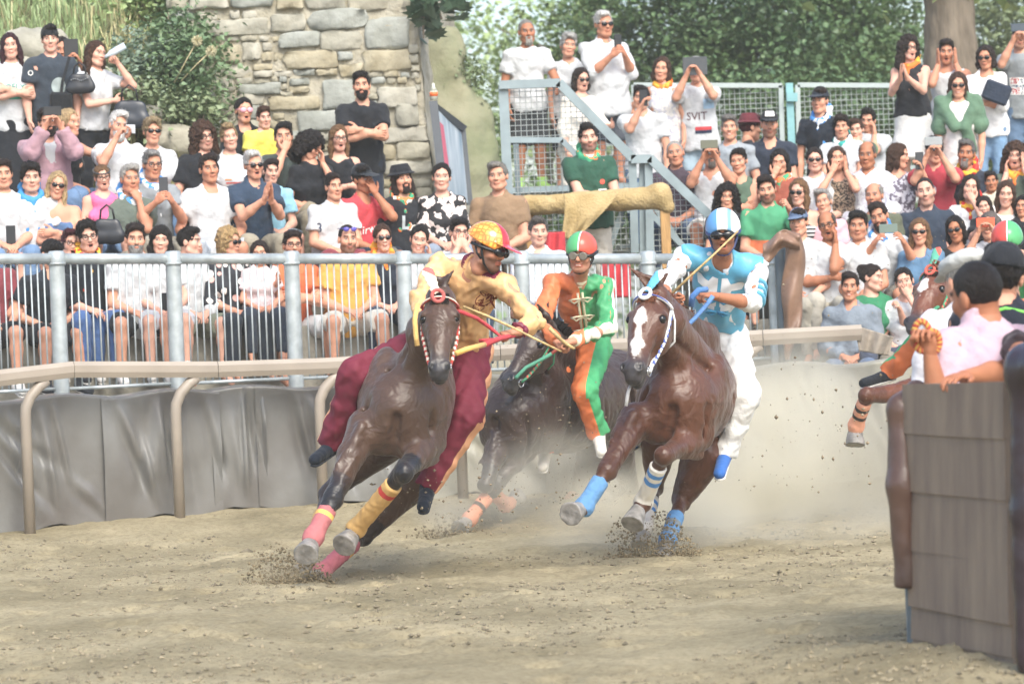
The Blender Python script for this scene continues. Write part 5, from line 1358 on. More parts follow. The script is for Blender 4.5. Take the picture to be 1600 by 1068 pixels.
# ---- grassy bank on the left
def bank_z(x, y): return 2.55 + (1.12*np.clip(y - 31.0, 0, 4.5) + .45*fbm(x*.5, y*.5, 3, 71)*smooth(31.2, 32.5, y))*smooth(-2.35, -3.15, x)
m = MB(); bx, by = np.meshgrid(np.linspace(-7.5, -2.2, 60), np.linspace(30.6, 41, 60), indexing='ij')
bz = bank_z(bx, by); m.grid(np.stack([bx, by, bz], -1)); tag(m.obj('grassy_bank', mat('bank_soil', hexc('#86805f'), .95, .3, 2, .8, 14, c2=hexc('#5d6243')), None, True), 'overgrown slope above the left stand', None, None, 'structure')
rg = np.random.default_rng(17)
def blades(n_, x0, x1, y0, y1, L, w, seed, dens=None):
    r = np.random.default_rng(seed); x = x0 + (x1-x0)*r.random(n_); y = y0 + (y1-y0)*r.random(n_)
    if dens is not None: k = dens(x, y) > r.random(n_); x, y = x[k], y[k]
    n_ = len(x); z = bank_z(x, y); b = np.stack([x, y, z], 1); a = r.random(n_)*6.28; ln = L*(.5 + r.random(n_)); be = .25 + .5*r.random(n_)
    d = np.stack([np.cos(a), np.sin(a)*.6, 0*a], 1); sd = np.stack([-np.sin(a), np.cos(a), 0*a], 1)*w
    P1 = b + d*(ln*be*.35)[:, None] + UP*(ln*.6)[:, None]; P2 = b + d*(ln*be)[:, None] + UP*(ln*(1 - be*.5))[:, None]
    V = np.stack([b - sd, b + sd, P1 + sd*.8, P1 - sd*.8, P2], 1).reshape(-1, 3); o = np.arange(n_)[:, None]*5
    return V, np.concatenate([o + A_(0, 1, 2)[None].astype(int), o + np.array([[0, 2, 3]]), o + np.array([[3, 2, 4]])])
V, F = blades(15000, -6.2, -2.7, 30.8, 36, .5, .0075, 5, lambda x, y: np.clip(.35 + 1.6*fbm(x*.7, y*.7, 2, 5), .08, 1))
tag(new_obj('dry_grass', raw_mesh('dry_grass', V, [F], [leafmat('grass_straw', '#cfc79a', '#a9ac7c')], smooth=False)), 'tall straw coloured grass on the bank', None, None, 'stuff')
V, F = blades(11000, -6.2, -2.7, 30.8, 36, .36, .009, 6, lambda x, y: np.clip(.45 - 1.4*fbm(x*.7, y*.7, 2, 5), .08, 1))
tag(new_obj('green_grass', raw_mesh('green_grass', V, [F], [leafmat('grass_green', '#9cae7c', '#7b9468')], smooth=False)), 'green grass growing on the bank', None, None, 'stuff')
def shrub(label, lobes, n_, m_, size, seed, nm='shrub', droop=.4):
    b = A_(*lobes[0][0]); b[2] = float(bank_z(np.array(b[0]), np.array(b[1]))); V, F = leaves(clumps(lobes, n_, seed, 28, .14), size, seed, droop)
    t = thing(nm, label, 'plant', b, 'shrubs on the bank'); o = new_obj('foliage', raw_mesh('foliage', V - b, [F], [m_], smooth=False), t); o['kind'] = 'stuff'
    mm = MB(); r = random.Random(seed)
    for i in range(9):
        c = A_(*lobes[i % len(lobes)][0]); mm.tube([b + A_(r.uniform(-.1, .1), 0, -.1), (b + c)/2 + A_(r.uniform(-.1, .1), 0, .05), c + A_(r.uniform(-.2, .2), 0, r.uniform(0, .2))], [.02, .014, .004], 5)
    mm.obj('stem', M_BARK, t, True, rel=b); return t
shrub('feathery blue green shrub in the middle of the bank', [(Pt(225, 90, 32.0), (.25, .25, .3)), (Pt(255, 120, 31.8), (.22, .2, .2)), (Pt(205, 140, 31.8), (.16, .16, .16))], 2600, leafmat('leaf_grey_green', '#94a68c', '#73897a'), .05, 61)
shrub('dense green shrub against the stone wall', [(Pt(300, 90, 31.7), (.25, .25, .4)), (Pt(310, 150, 31.6), (.22, .2, .25)), (Pt(285, 50, 32), (.22, .2, .2))], 3400, leafmat('leaf_soft_green', '#82996f', '#5f7a58'), .05, 62)
shrub('pale drooping shrub at the top of the bank', [(Pt(230, 10, 32.6), (.22, .2, .2)), (Pt(270, 0, 32.6), (.25, .2, .25))], 1600, ML[1], .06, 63)
shrub('low brownish bramble near the foot of the wall', [(Pt(270, 170, 31.4), (.3, .25, .16)), (Pt(310, 185, 31.4), (.2, .2, .14))], 2200, ML[3], .05, 64)
shrub('grey green weeds between the boulders', [(Pt(205, 150, 31.5), (.2, .2, .16))], 1100, ML[3], .05, 65)
for i, (a, b) in enumerate((((272, 130), (308, 64)), ((282, 128), (330, 80)))):
    p0, p1 = P(*a, 31.3), P(*b, 31.2); t = thing('dry_stalk', ('taller dry stalk with a round seed head near the wall', 'shorter leaning dry stalk with a round seed head')[i], 'plant', p0, 'dry seed stalks')
    mm = MB(); mm.tube([p0, (p0+p1)/2 + A_(.01, 0, .02), p1], .006, 5); mm.obj('stem', mat('straw', hexc('#cbbf97'), .9), t, True, rel=p0)
    mm = MB(); r = random.Random(i)
    for _ in range(90):
        v = nrm([r.gauss(0, 1) for _ in range(3)]); mm.tube([p1 + v*.01, p1 + v*.052], [.006, .004], 3)
    mm.obj('seed_head', mat('seed_head', hexc('#c9c29f'), .9), t, False, rel=p0)
def boulder(label, px, py, D, r, seed, m_):
    S = SDF(.035); c = P(px, py, D); S.ell(c, r, k=.05); S.ell(c + A_(r[0]*.5, 0, r[2]*.2), A_(*r)*.7, k=.1); S.noise(.03, 7, seed); S.noise(.015, 19, seed); S.noise(.006, 40, seed)
    return tag(sdf_obj(S, 'boulder', m_, org=tuple(c - UP*r[2])), label, 'boulder', 'boulders on the bank')
boulder('low grey boulder behind the boy in the cap', 50, 75, 31.9, (.3, .2, .16), 1, M_ST[1]); boulder('upright grey boulder behind the standing women', 50, 125, 31.8, (.34, .24, .22), 2, M_ST[1]); boulder('pale boulder left of the long haired man', 262, 222, 31.2, (.22, .2, .14), 3, M_ST[0]); boulder('small pale boulder beside the black handbag', 225, 190, 31.3, (.16, .16, .13), 4, M_ST[1]); boulder('dark rock below the handbag woman', 130, 165, 31.6, (.3, .25, .35), 5, M_ST[1])
# fig branch hanging over the wall corner
fg = thing('fig_tree', 'dark fig foliage hanging over the corner of the wall', 'tree', P(672, -60, 32.4)); fo = A_(*fg.location)
mm = MB(); mm.tube([P(660, -70, 32.6), P(672, -20, 32.3), P(690, 30, 32.0)], [.05, .03, .01], 6); mm.tube([P(672, -20, 32.3), P(660, 20, 31.9), P(662, 60, 31.8)], [.03, .02, .006], 6); mm.obj('branch', M_BARK, fg, True, rel=fo)
fl_ = MB(); fl_.add(A_(*LEAFV), (), LEAFF); FV = []; 
half = [(0, .0), (.16, .1), (.4, .12), (.3, .3), (.5, .52), (.26, .52), (.24, .8), (.08, .78), (0, 1.)]
pv = half + [(-x, y) for x, y in half[-2:0:-1]]; nv_ = len(pv)
lv = np.array([(x, y, .12*abs(x) - .12*y*y) for x, y in pv] + [(0, .45, -.06)]); lf = [[nv_, i, (i+1) % nv_] for i in range(nv_)]
lme = raw_mesh('leaf', lv*.19, [np.array(lf)], [ML[2]], smooth=False); r = random.Random(4)
for i in range(120):
    px, py = r.uniform(650, 722), r.uniform(-40, 70)
    if py > 15 + 60*math.exp(-((px - 668)/14)**2) + 24*math.exp(-((px - 708)/12)**2): continue
    o = new_obj('leaf', lme, fg, P(px, py, r.uniform(31.6, 32.5)) - fo); o.rotation_euler = (r.uniform(1.8, 3.4), r.uniform(-.6, .6), r.uniform(-.8, .8)); s = r.uniform(.8, 1.35); o.scale = (s, s, s)
# moss and creeper tufts on the outcrop
V, F = leaves(clumps([(Pt(722, 120, 33.7), (.16, .12, .25)), (Pt(744, 190, 33.7), (.14, .12, .35)), (Pt(760, 270, 33.7), (.14, .12, .3))], 2200, 71, 24, .07), .036, 71)
co = new_obj('creeper', raw_mesh('creeper', V - P(720, 300, 30.9), [F], [ML[3]], smooth=False), None, tuple(P(720, 300, 30.9))); tag(co, 'grey green creeper growing on the mossy outcrop', 'plant')

# ---- notice board
nbd = thing('notice_board', 'dark framed notice board with faded poster beside the wall', 'sign', P(700, 300, 31.2)*A_(1, 1, 0) + A_(0, 0, 2.0)); no = A_(*nbd.location); M_DK = flat('dark_grey_frame', '#5b6066', .6)
def bar4(m, a, b, w, t=.05): 
    d = nrm(b - a); sd = nrm(np.cross(d, (0, 1, 0))); m.ribbon([a, b], sd, w, t)
def bar_obj(nm, a, b, w, m_, par, rel, t=.05): m = MB(); bar4(m, P(*a), P(*b), w, t); return m.obj(nm, m_, par, False, rel=rel)
bar_obj('frame_post', (677, 158, 31.2), (693, 300, 31.2), .075, M_DK, nbd, no); bar_obj('frame_post', (722, 196, 32.2), (734, 320, 32.2), .06, M_DK, nbd, no); bar_obj('frame_top', (679, 166, 31.2), (724, 200, 32.2), .06, M_DK, nbd, no)
m = MB(); m.add([P(684, 172, 31.24), P(722, 201, 32.22), P(733, 318, 32.22), P(694, 300, 31.24)], [[0, 3, 2, 1]]); m.add([P(684, 172, 31.3), P(722, 201, 32.28), P(733, 318, 32.28), P(694, 300, 31.3)], [[0, 1, 2, 3]])
m.obj('poster', mat('faded_poster', hexc('#c9d3da'), .5, .2, 6, c2=hexc('#7d98aa'), stretch=(1, 1, .25)), nbd, False, rel=no)
m = MB(); m.add([P(687, 190, 31.2), P(693, 196, 31.35), P(702, 262, 31.35), P(694, 268, 31.2)], [[0, 3, 2, 1]]); m.obj('poster_stripe', flat('poster_pink', '#c9647a', .6), nbd, False, rel=no)
bt = thing('bottle', 'orange labelled bottle standing on top of the notice board post', 'bottle', P(678, 156, 31.2)); bo = A_(*bt.location)
m = MB(); m.tube([bo, bo + UP*.08], .035, 10); m.tube([bo + UP*.08, bo + UP*.12, bo + UP*.15], [.035, .014, .012], 10); m.obj('bottle_body', mat('clear_plastic', hexc('#c9ccbf'), .25), bt, True, rel=bo); m = MB(); m.tube([bo + UP*.03, bo + UP*.07], .037, 10); m.obj('paper_label', flat('orange_label', '#e8703a'), bt, True, rel=bo)

# ---- wire mesh helper, steel platform, back fence
M_STEEL = mat('grey_painted_steel', hexc('#8c9ba0'), .5, .08, 8, metal=.2)
M_WIRE = flat('zinc_wire', '#b3b9b7', .5, .4)
def inside(p, poly):
    x, y = p; c = False
    for i in range(len(poly)):
        (x0, y0), (x1, y1) = poly[i], poly[i-1]
        if (y0 > y) != (y1 > y) and x < (x1-x0)*(y-y0)/(y1-y0) + x0: c = not c
    return c
def wire_mesh(poly, D, step, par, rel, r=.0032):
    """woven wire filling a polygon standing in the plane Y = D"""
    q = [(P(x, y, D)[0], P(x, y, D)[2]) for x, y in poly]; m = MB(); x0, x1 = min(a for a, _ in q), max(a for a, _ in q); z0, z1 = min(a for _, a in q), max(a for _, a in q)
    def run(fix, lo, hi, vert):
        n_ = max(2, int((hi-lo)/.02)); st = None
        for i in range(n_+1):
            t = lo + (hi-lo)*i/n_; ins = inside((fix, t) if vert else (t, fix), q) and i < n_
            if ins and st is None: st = t
            if not ins and st is not None:
                if t - st > .03: a, b = (A_(fix, D, st), A_(fix, D, t)) if vert else (A_(st, D + .006, fix), A_(t, D + .006, fix)); m.tube([a, b], r, 4, False)
                st = None
    x = x0 + step/2
    while x < x1: run(x, z0, z1, True); x += step
    z = z0 + step/2
    while z < z1: run(z, x0, x1, False); z += step
    o = m.obj('wire_mesh', M_WIRE, par, False, rel=rel); o['kind'] = 'stuff'; return o
sp = thing('steel_platform', 'grey steel viewing platform with stair railing and wire mesh', 'platform', P(880, 400, 34)*A_(1, 1, 0)); so = A_(*sp.location)
def sbar(nm, pts, w=.07, D=30.75, par=sp, rel=so, m_=M_STEEL, t=.06):
    m = MB(); 
    for a, b in zip(pts[:-1], pts[1:]): bar4(m, P(*a, D), P(*b, D), w, t)
    return m.obj(nm, m_, par, False, rel=rel)
sbar('top_rail', [(780, 133), (875, 129.5)], .075); sbar('sloping_rail', [(873, 129), (989, 248)], .08); sbar('landing_rail', [(986, 249), (1018, 248)], .075); sbar('sloping_rail', [(1015, 247), (1112, 340), (1165, 392)], .08)
sbar('post', [(786, 133), (798, 395)], .085, 30.79); sbar('mid_rail', [(790, 219), (880, 219)], .05, 30.8); sbar('mid_rail', [(878, 219), (985, 330)], .05, 30.8); sbar('mid_rail', [(1013, 330), (1075, 392)], .05, 30.8)
sbar('post', [(988, 250), (992, 395)], .07, 30.79); sbar('post', [(1003, 250), (1004, 395)], .05, 30.85); sbar('post', [(1013, 250), (1016, 395)], .07, 30.79); sbar('strut', [(975, 320), (950, 398)], .05, 30.9); sbar('strut', [(1010, 300), (1072, 398)], .06, 30.9); sbar('post', [(806, 225), (815, 398)], .05, 31.2)
wire_mesh([(792, 140), (873, 138), (985, 255), (992, 395), (800, 395), (794, 224)], 30.82, .05, sp, so); wire_mesh([(1018, 256), (1105, 342), (1155, 392), (1018, 395)], 30.82, .05, sp, so)
m = MB(); 
def plate(m, px0, px1, D0, D1, z, t=.06): a, b = P(px0, 300, D0), P(px1, 300, D0); m.box(((a[0]+b[0])/2, (D0+D1)/2, z), (b[0]-a[0], D1-D0, t))
plate(m, 785, 1010, 32.6, 36.2, 2.78); m.obj('floor_plate', M_STEEL, sp, False, rel=so)
for i in range(7):
    m = MB(); plate(m, 905 + i*30, 945 + i*30, 31.0 + .0, 33.4, 2.62 - i*.22, .04); m.obj('stair_tread', M_STEEL, sp, False, rel=so)
for px in (800, 900, 1000): 
    p = P(px, 300, 35.9); m = MB(); m.box((p[0], 35.9, 1.38), (.08, .08, 2.76)); m.obj('leg', M_STEEL, sp, False, rel=so)
bf = thing('mesh_fence', 'tall grey wire mesh fence behind the seated crowd', 'fence', P(1200, 260, 36.4)*A_(1, 1, 0) + A_(0, 0, 2.4)); bo2 = A_(*bf.location); M_TEAL = flat('teal_post', '#7fb0b4', .5)
M_FR = flat('pale_steel', '#a9b4b3', .5, .2)
FB = [(1000, 132), (1230, 132), (1246, 132), (1440, 133)]
for (a, b) in ((990, 1222), (1246, 1436)):
    sbar('top_rail', [(a, 133), (b, 134)], .05, 36.4, bf, bo2, M_FR); sbar('frame_post', [(b-2, 134), (b+2, 290)], .05, 36.4, bf, bo2, M_FR); sbar('frame_post', [(a, 133), (a+4, 290)], .05, 36.4, bf, bo2, M_FR); sbar('bottom_rail', [(a, 262), (b, 262)], .04, 36.4, bf, bo2, M_FR)
    wire_mesh([(a, 136), (b, 136), (b+3, 262), (a+3, 262)], 36.42, .055, bf, bo2, .004)
sbar('teal_post', [(1233, 130), (1240, 300)], .075, 36.35, bf, bo2, M_TEAL); sbar('bracket', [(1229, 152), (1246, 152)], .09, 36.3, bf, bo2, M_TEAL); sbar('teal_post', [(1436, 130), (1442, 300)], .09, 36.35, bf, bo2, M_TEAL)

# ---- burlap wrapped barrier bar
M_BURL = mat('burlap', hexc('#bda77c'), .95, .16, 5, .7, 45, c2=hexc('#9c8659'))
bb_t = thing('wrapped_bar', 'barrier bar wrapped in beige burlap on a wooden post', 'barrier', P(930, 390, 30.1)*A_(1, 1, 0) + A_(0, 0, 1.6)); bo3 = A_(*bb_t.location)
S = SDF(.016); S.cone(P(812, 322, 30.2), P(900, 317, 30.1), .085, .09, k=.03); S.cone(P(900, 317, 30.1), P(1030, 308, 30.0), .092, .1, k=.03); S.cone(P(1030, 305, 30.), P(1042, 322, 30.), .115, .07, k=.03); S.noise(.004, 12, 1.); S.noise(.0035, 40, 2.); sdf_obj(S, 'burlap_roll', M_BURL, bb_t, rel=bo3)
G = np.zeros((30, 26, 3))
for i in range(30):
    for k in range(26):
        u, v = i/29, k/25; px = 880 + u*(86 - 58*v) + 2*math.sin(v*5); py = 303 + v*(72 - 6*u); G[i, k] = P(px, py, 29.87 - .07*math.sin(min(1, v*1.6)*1.57)*(1 - .3*v) - .018*math.sin(u*9 + v*4)*v - .01*math.sin(u*21 - v*6)*v)
m = MB(); m.grid(G); dr = m.obj('burlap_flap', M_BURL, bb_t, True, rel=bo3); sm_ = dr.modifiers.new('thickness', 'SOLIDIFY'); sm_.thickness = .008
m = MB(); a, b = P(1040, 326, 30.0), P(1041, 420, 30.0); m.bbox((a+b)/2, (.085, .06, np.linalg.norm(a-b)), None, .006); m.obj('wooden_post', mat('pale_wood', hexc('#b58f5e'), .8, .2, 5, .3, 30, stretch=(6, 6, .6)), bb_t, False, rel=bo3)
m = MB(); a, b = P(826, 330, 30.25), P(830, 420, 30.25); m.bbox((a+b)/2, (.085, .06, np.linalg.norm(a-b)), None, .006); m.obj('wooden_post', mat('pale_wood', hexc('#b58f5e'), .8, .2, 5, .3, 30, stretch=(6, 6, .6)), bb_t, False, rel=bo3)
def drape(nm, label, cat, c, quad, D, amp=.03, group=None, seed=0):
    (x0, y0), (x1, y1), (x2, y2), (x3, y3) = quad; G = np.zeros((24, 16, 3))
    for i in range(24):
        for k in range(16):
            u, v = i/23, k/15; px = (x0*(1-u) + x1*u)*(1-v) + (x3*(1-u) + x2*u)*v; py = (y0*(1-u) + y1*u)*(1-v) + (y3*(1-u) + y2*u)*v
            G[i, k] = P(px, py, D + amp*math.sin(u*11 + seed + v*2))
    m = MB(); m.grid(G); o = m.obj(nm, cloth(c), None, True, org=tuple(G[12, 15])); s_ = o.modifiers.new('thickness', 'SOLIDIFY'); s_.thickness = .006; return tag(o, label, cat, group)
drape('red_cloth', 'red cloth hanging behind the bars right of the green jockey', 'cloth', '#d2343f', [(938, 412), (984, 410), (986, 464), (940, 466)], 28.75, .03, 'red cloths behind the railing', 1)
drape('red_cloth', 'small red cloth beside the grey haired man in white', 'cloth', '#d2343f', [(852, 363), (882, 362), (884, 400), (854, 402)], 29.3, .02, 'red cloths behind the railing', 2)
drape('rail_cover', 'beige sheet hanging over the end of the running rail', 'sheet', '#a3988a', [(1336, 508), (1396, 526), (1390, 556), (1342, 548)], 27.55, .045, None, 3)
# ---- brown padded end of the far barrier
M_BRN = mat('brown_vinyl', hexc('#8d6f5c'), .4, .2, 3, .3, 20, c2=hexc('#6d5547'))
pe = thing('padded_post', 'brown vinyl padding over the far barrier end beside the blue jockey', 'padding', P(1240, 560, 28)*A_(1, 1, 0)); po = A_(*pe.location)
m = MB(); G = np.zeros((26, 70, 3))
for i in range(26):
    for k in range(70):
        u, v = i/25, k/69; wd = 14 + 4*math.sin(v*4.2) - 7*max(0, v - .8)*5; cx = 1237 + 4*math.sin(v*5) + 3*math.sin(v*11); th = (u - .5)*3.6
        G[i, k] = P(cx + wd*math.sin(th)*.95, 366 + v*196, 27.95 - .09*math.cos(th) + .012*math.sin(u*14 + v*9) + .016*math.sin(v*17 + u*5))
m.grid(G[:, ::-1]); m.obj('vinyl_cover', M_BRN, pe, True, rel=po)
m = MB(); G = np.zeros((30, 18, 3))
for i in range(30):
    for k in range(18):
        u, v = i/29, k/17; px = 1192 + u*58; py = 382 - 22*math.sin(u*2.2) + v*(34 - 10*u) + 3*math.sin(u*9); G[i, k] = P(px, py, 27.84 - .06*math.sin(v*3.1) + .025*math.sin(u*11 + v*4) + .02*math.sin(u*6 - v*9))
m.grid(G); fp = m.obj('vinyl_flap', M_BRN, pe, True, rel=po); sf = fp.modifiers.new('thickness', 'SOLIDIFY'); sf.thickness = .006
m = MB(); a, b = P(1219, 380, 28.05), P(1222, 640, 28.05); m.tube([a, A_(a[0], a[1], 0)], .05, 12); m.obj('post', flat('dark_steel', '#5d6668', .5, .3), pe, True, rel=po)

# ---- near end of the inner barrier (right foreground)
ib = thing('inner_barrier', 'weathered plank barrier with vinyl padding at the right edge', 'barrier', P(1510, 1030, 14.4)*A_(1, 1, 0)); io = A_(*ib.location)
M_PLK = mat('weathered_plank', hexc('#93826f'), .75, .25, 2.2, .3, 26, c2=hexc('#76665a'), stretch=(4, 4, .8))
Lb, Rb = P(1431, 1000, 14.7), P(1590, 1046, 13.7); dpl = nrm((Rb - Lb)*A_(1, 1, 0)); npl = A_(dpl[1], -dpl[0], 0)
LY = [598, 673, 763, 856, 942, 994]; RYp = [594, 682, 778, 876, 972, 1022]
for i in range(6):
    yl0, yr0 = LY[i], RYp[i]; yl1, yr1 = (LY[i+1], RYp[i+1]) if i < 5 else (1035, 1075)
    z = [P(1431, yl0, 14.7)[2], P(1590, yr0, 13.7)[2], P(1590, yr1, 13.7)[2], P(1431, yl1, 14.7)[2]]; a, b = Lb*A_(1, 1, 0), Rb*A_(1, 1, 0); V = []; o_ = .006 if i == 3 else 0
    nseg = 12
    for th, dz in ((.016, .0), (-.03, .0)):
        for k in range(nseg+1):
            t = k/nseg; w = .0008*math.sin(t*9 + i*2); p = a*(1-t) + b*t
            for zz, fo in ((z[0]*(1-t) + z[1]*t - .004 + w, 0.0), (z[3]*(1-t) + z[2]*t - .008 + w, .008)): V.append(p + npl*(th + (fo if th > 0 else 0) + o_ + .002*math.sin(t*5 + i)) + UP*zz)
    m = MB(); N2 = 2*(nseg+1); f = []
    for k in range(nseg):
        q = 2*k; f += [[q, q+1, q+3, q+2], [N2+q, N2+q+2, N2+q+3, N2+q+1], [q, q+2, N2+q+2, N2+q], [q+1, N2+q+1, N2+q+3, q+3]]
    f += [[0, N2, N2+1, 1], [N2-2, N2-1, 2*N2-1, 2*N2-2]]; m.add(V, f); m.obj('plank', M_PLK, ib, False, rel=io)
M_VIN = mat('dark_brown_vinyl', hexc('#6a5044'), .35, .2, 3, .2, 20, c2=hexc('#473731'))
S = SDF(.014); S.cone(P(1432, 612, 14.8), P(1410, 640, 14.75), .05, .06, k=.04); S.cone(P(1410, 640, 14.75), P(1412, 760, 14.7), .06, .06, k=.05); S.cone(P(1412, 760, 14.7), P(1417, 918, 14.7), .06, .058, k=.05, cut1=True)
S.cone(P(1428, 610, 14.85), P(1430, 900, 14.85), .03, .03, k=.04)
S.noise(.005, 9, 1.); S.noise(.002, 30, 2.); sdf_obj(S, 'vinyl_padding', M_VIN, ib, rel=io)
m = MB(); a = P(1423, 900, 14.8); m.bbox((a[0], a[1], .35), (.05, .05, .8), None, .006); m.obj('steel_post', flat('slate_steel', '#6c7880', .5, .2), ib, False, rel=io)
M_VIN2 = mat('plum_vinyl', hexc('#3b3036'), .25, .2, 3, .2, 20, c2=hexc('#2a2228'))
S = SDF(.016); S.cone(P(1606, 570, 13.55), P(1608, 800, 13.55), .075, .07, k=.05); S.cone(P(1608, 800, 13.55), P(1612, 1035, 13.55), .07, .065, k=.05); S.cone(P(1606, 575, 13.55), P(1700, 560, 13.2), .09, .1, k=.05); S.noise(.005, 9, 3.); S.noise(.002, 35, 2.); sdf_obj(S, 'vinyl_padding', M_VIN2, ib, rel=io)
# ---------------- the four runners
H1 = dict(chest=(628, 640, 20.85), mid=(648, 618, 21.6), rump=(668, 590, 22.4), withers=(664, 520, 21.4), neckbase=(640, 600, 20.9), throat=(668, 520, 20.6),
    poll=(687, 452, 20.4), muzzle=(687, 588, 20.15), nd=(0., -1., .12), ears=[(657, 417, 20.42), (713, 419, 20.42)], r=(.275, .31, .31), nr=(.205, .12), coat='#503c31', dark='#1d1c20', mane=True, manec='#1d1614', k=1.05,
    bridle=('#c8463c', '#f0e2d0'),
    legs=[dict(t='f', up=(568, 668, 20.75), kn=(521, 778, 20.5), fe=(490, 838, 20.35), co=(484, 852, 20.3), ho=(473, 876, 20.15), wrap=('#b9686a', '#f0b84a', (.3, 1.12)), band=[(.42, .52)], dark=1.),
          dict(t='f', up=(672, 688, 20.9), kn=(632, 737, 20.4), fe=(556, 826, 20.75), co=(548, 838, 20.72), ho=(532, 858, 20.6), wrap=('#d2a458', '#c8342c', (.22, .95)), band=[(.3, .36)], dark=1.),
          dict(t='h', up=(655, 735, 21.75), kn=(566, 836, 21.75), fe=(503, 893, 21.2), co=(495, 902, 21.12), ho=(482, 913, 21.0), wrap=('#b8606a', '#f0b84a', (.25, 1.12)), band=[(.4, .48)], k=.95, dark=.7),
          dict(t='h', up=(600, 690, 22.2), kn=(512, 772, 22.35), fe=(479, 878, 21.8), co=(475, 888, 21.75), ho=(470, 900, 21.6), wrap=('#d2a458', '#c8342c', (.3, 1.12)), k=.9, dark=.7)])
horse(H1, 'dark bay horse with red bridle leading the race round the bend')
rosette(H1, '#c8605a', '#ecd9c2', (-.35, .25, .9))
H3 = dict(chest=(1060, 628, 21.95), mid=(1078, 618, 22.7), rump=(1100, 590, 23.5), withers=(1098, 535, 22.6), neckbase=(1074, 580, 22.1), throat=(1038, 500, 21.55),
    poll=(1018, 450, 21.4), muzzle=(982, 590, 21.05), nd=(-.42, -.88, .1), ears=[(982, 416, 21.4), (1048, 422, 21.45)], r=(.28, .31, .31), nr=(.225, .13), coat='#573627', dark='#40281d', blaze=(.028, .1, .47, .0), bslant=-.05, manec='#7a4a32', k=1.05,
    bridle=('#eef0f2', '#5a6fc0'),
    legs=[dict(t='f', up=(992, 655, 21.8), kn=(949, 735, 21.5), fe=(912, 792, 21.35), co=(903, 797, 21.3), ho=(884, 806, 21.15), wrap=('#5c94c8', '#5c94c8', (.28, 1.0)), dark=.5),
          dict(t='f', up=(1090, 682, 21.95), kn=(1036, 712, 21.5), fe=(1005, 784, 21.8), co=(996, 800, 21.75), ho=(984, 828, 21.65), wrap=('#e9e4d8', '#4f93d8', (.22, 1.0)), band=[(.3, .38), (.46, .54)], dark=.4),
          dict(t='h', up=(1100, 710, 22.9), kn=(1064, 782, 22.9), fe=(1044, 842, 22.5), co=(1041, 853, 22.45), ho=(1038, 872, 22.4), wrap=('#5c94c8', '#7f8a90', (.4, 1.12)), band=[(.62, .72), (.85, 1.0)], dark=.5),
          dict(t='h', up=(1030, 690, 23.1), kn=(1024, 762, 23.2), fe=(1008, 824, 22.8), co=(1005, 836, 22.75), ho=(1000, 852, 22.7), wrap=('#e3ddd0', '#4f93d8', (.3, 1.12)), band=[(.4, .48), (.58, .66)], k=.85, dark=.5)])
horse(H3, 'chestnut horse with white blaze and blue leg bandages on the right')
rosette(H3, '#eef0f4', '#58b6dc', (.62, .3, .78))
H2 = dict(chest=(806, 648, 25.7), mid=(882, 636, 26.2), rump=(962, 612, 26.9), withers=(892, 560, 26.2), neckbase=(848, 600, 25.85), throat=(836, 545, 25.5),
    poll=(846, 500, 25.4), muzzle=(784, 602, 25.15), nd=(-.62, -.72, .25), ears=[(838, 474, 25.3), (858, 470, 25.45)], r=(.28, .33, .33), nr=(.22, .125), coat='#392b26', dark='#221b19', manec='#181313', k=1.0,
    bridle=('#3f9a72', '#c8604c'),
    legs=[dict(t='f', up=(785, 680, 25.6), kn=(758, 757, 25.4), fe=(790, 788, 25.8), co=(800, 784, 25.9), ho=(815, 772, 26.0), wrap=('#dd8a64', '#3a3a3a', (.3, 1.12)), dark=.8),
          dict(t='f', up=(822, 690, 25.75), kn=(770, 765, 25.5), fe=(734, 810, 25.35), co=(728, 817, 25.3), ho=(714, 830, 25.2), wrap=('#dd8a64', '#4a4440', (.25, 1.12)), band=[(.55, .66)], dark=.8),
          dict(t='h', up=(960, 690, 26.7), kn=(985, 760, 27.1), fe=(952, 770, 26.7), co=(948, 775, 26.7), ho=(940, 785, 26.6), dark=.8),
          dict(t='h', up=(930, 690, 26.9), kn=(905, 765, 27.2), fe=(870, 808, 26.9), co=(866, 814, 26.85), ho=(858, 824, 26.8), wrap=('#dd8a64', '#4a4440'), dark=.8)])
horse(H2, 'dark brown horse with green bridle and orange bandages between two rivals')
rosette(H2, '#d8483c', '#3f9a72', (-.55, .2, .8))
H4 = dict(chest=(1498, 560, 25.2), mid=(1540, 565, 25.9), rump=(1580, 560, 26.7), withers=(1535, 480, 25.7), neckbase=(1512, 525, 25.2), throat=(1492, 470, 24.8),
    poll=(1462, 418, 24.7), muzzle=(1422, 512, 24.3), nd=(-.5, -.82, .3), ears=[(1446, 394, 24.6), (1484, 400, 24.75)], r=(.27, .31, .31), coat='#673c2a', dark='#35241d', blaze=(.03, .08, .3, .015), manec='#2a1c16',
    bridle=('#3f9a72', '#e0604c'),
    legs=[dict(t='f', up=(1448, 610, 24.8), kn=(1354, 618, 24.4), fe=(1338, 664, 24.6), co=(1336, 674, 24.62), ho=(1336, 690, 24.6), wrap=('#f0a684', '#4a4440', (.2, 1.12)), band=[(.35, .45), (.6, .7)], dark=.4),
          dict(t='f', up=(1480, 620, 25.1), kn=(1452, 690, 24.9), fe=(1440, 755, 24.9), co=(1436, 765, 24.9), ho=(1428, 785, 24.8), dark=.6),
          dict(t='h', up=(1560, 640, 26.4), kn=(1545, 720, 26.6), fe=(1520, 770, 26.2), co=(1515, 778, 26.2), ho=(1508, 792, 26.1), dark=.6),
          dict(t='h', up=(1590, 640, 26.4), kn=(1600, 720, 26.7), fe=(1570, 770, 26.5), co=(1565, 778, 26.5), ho=(1558, 790, 26.4), dark=.6)])
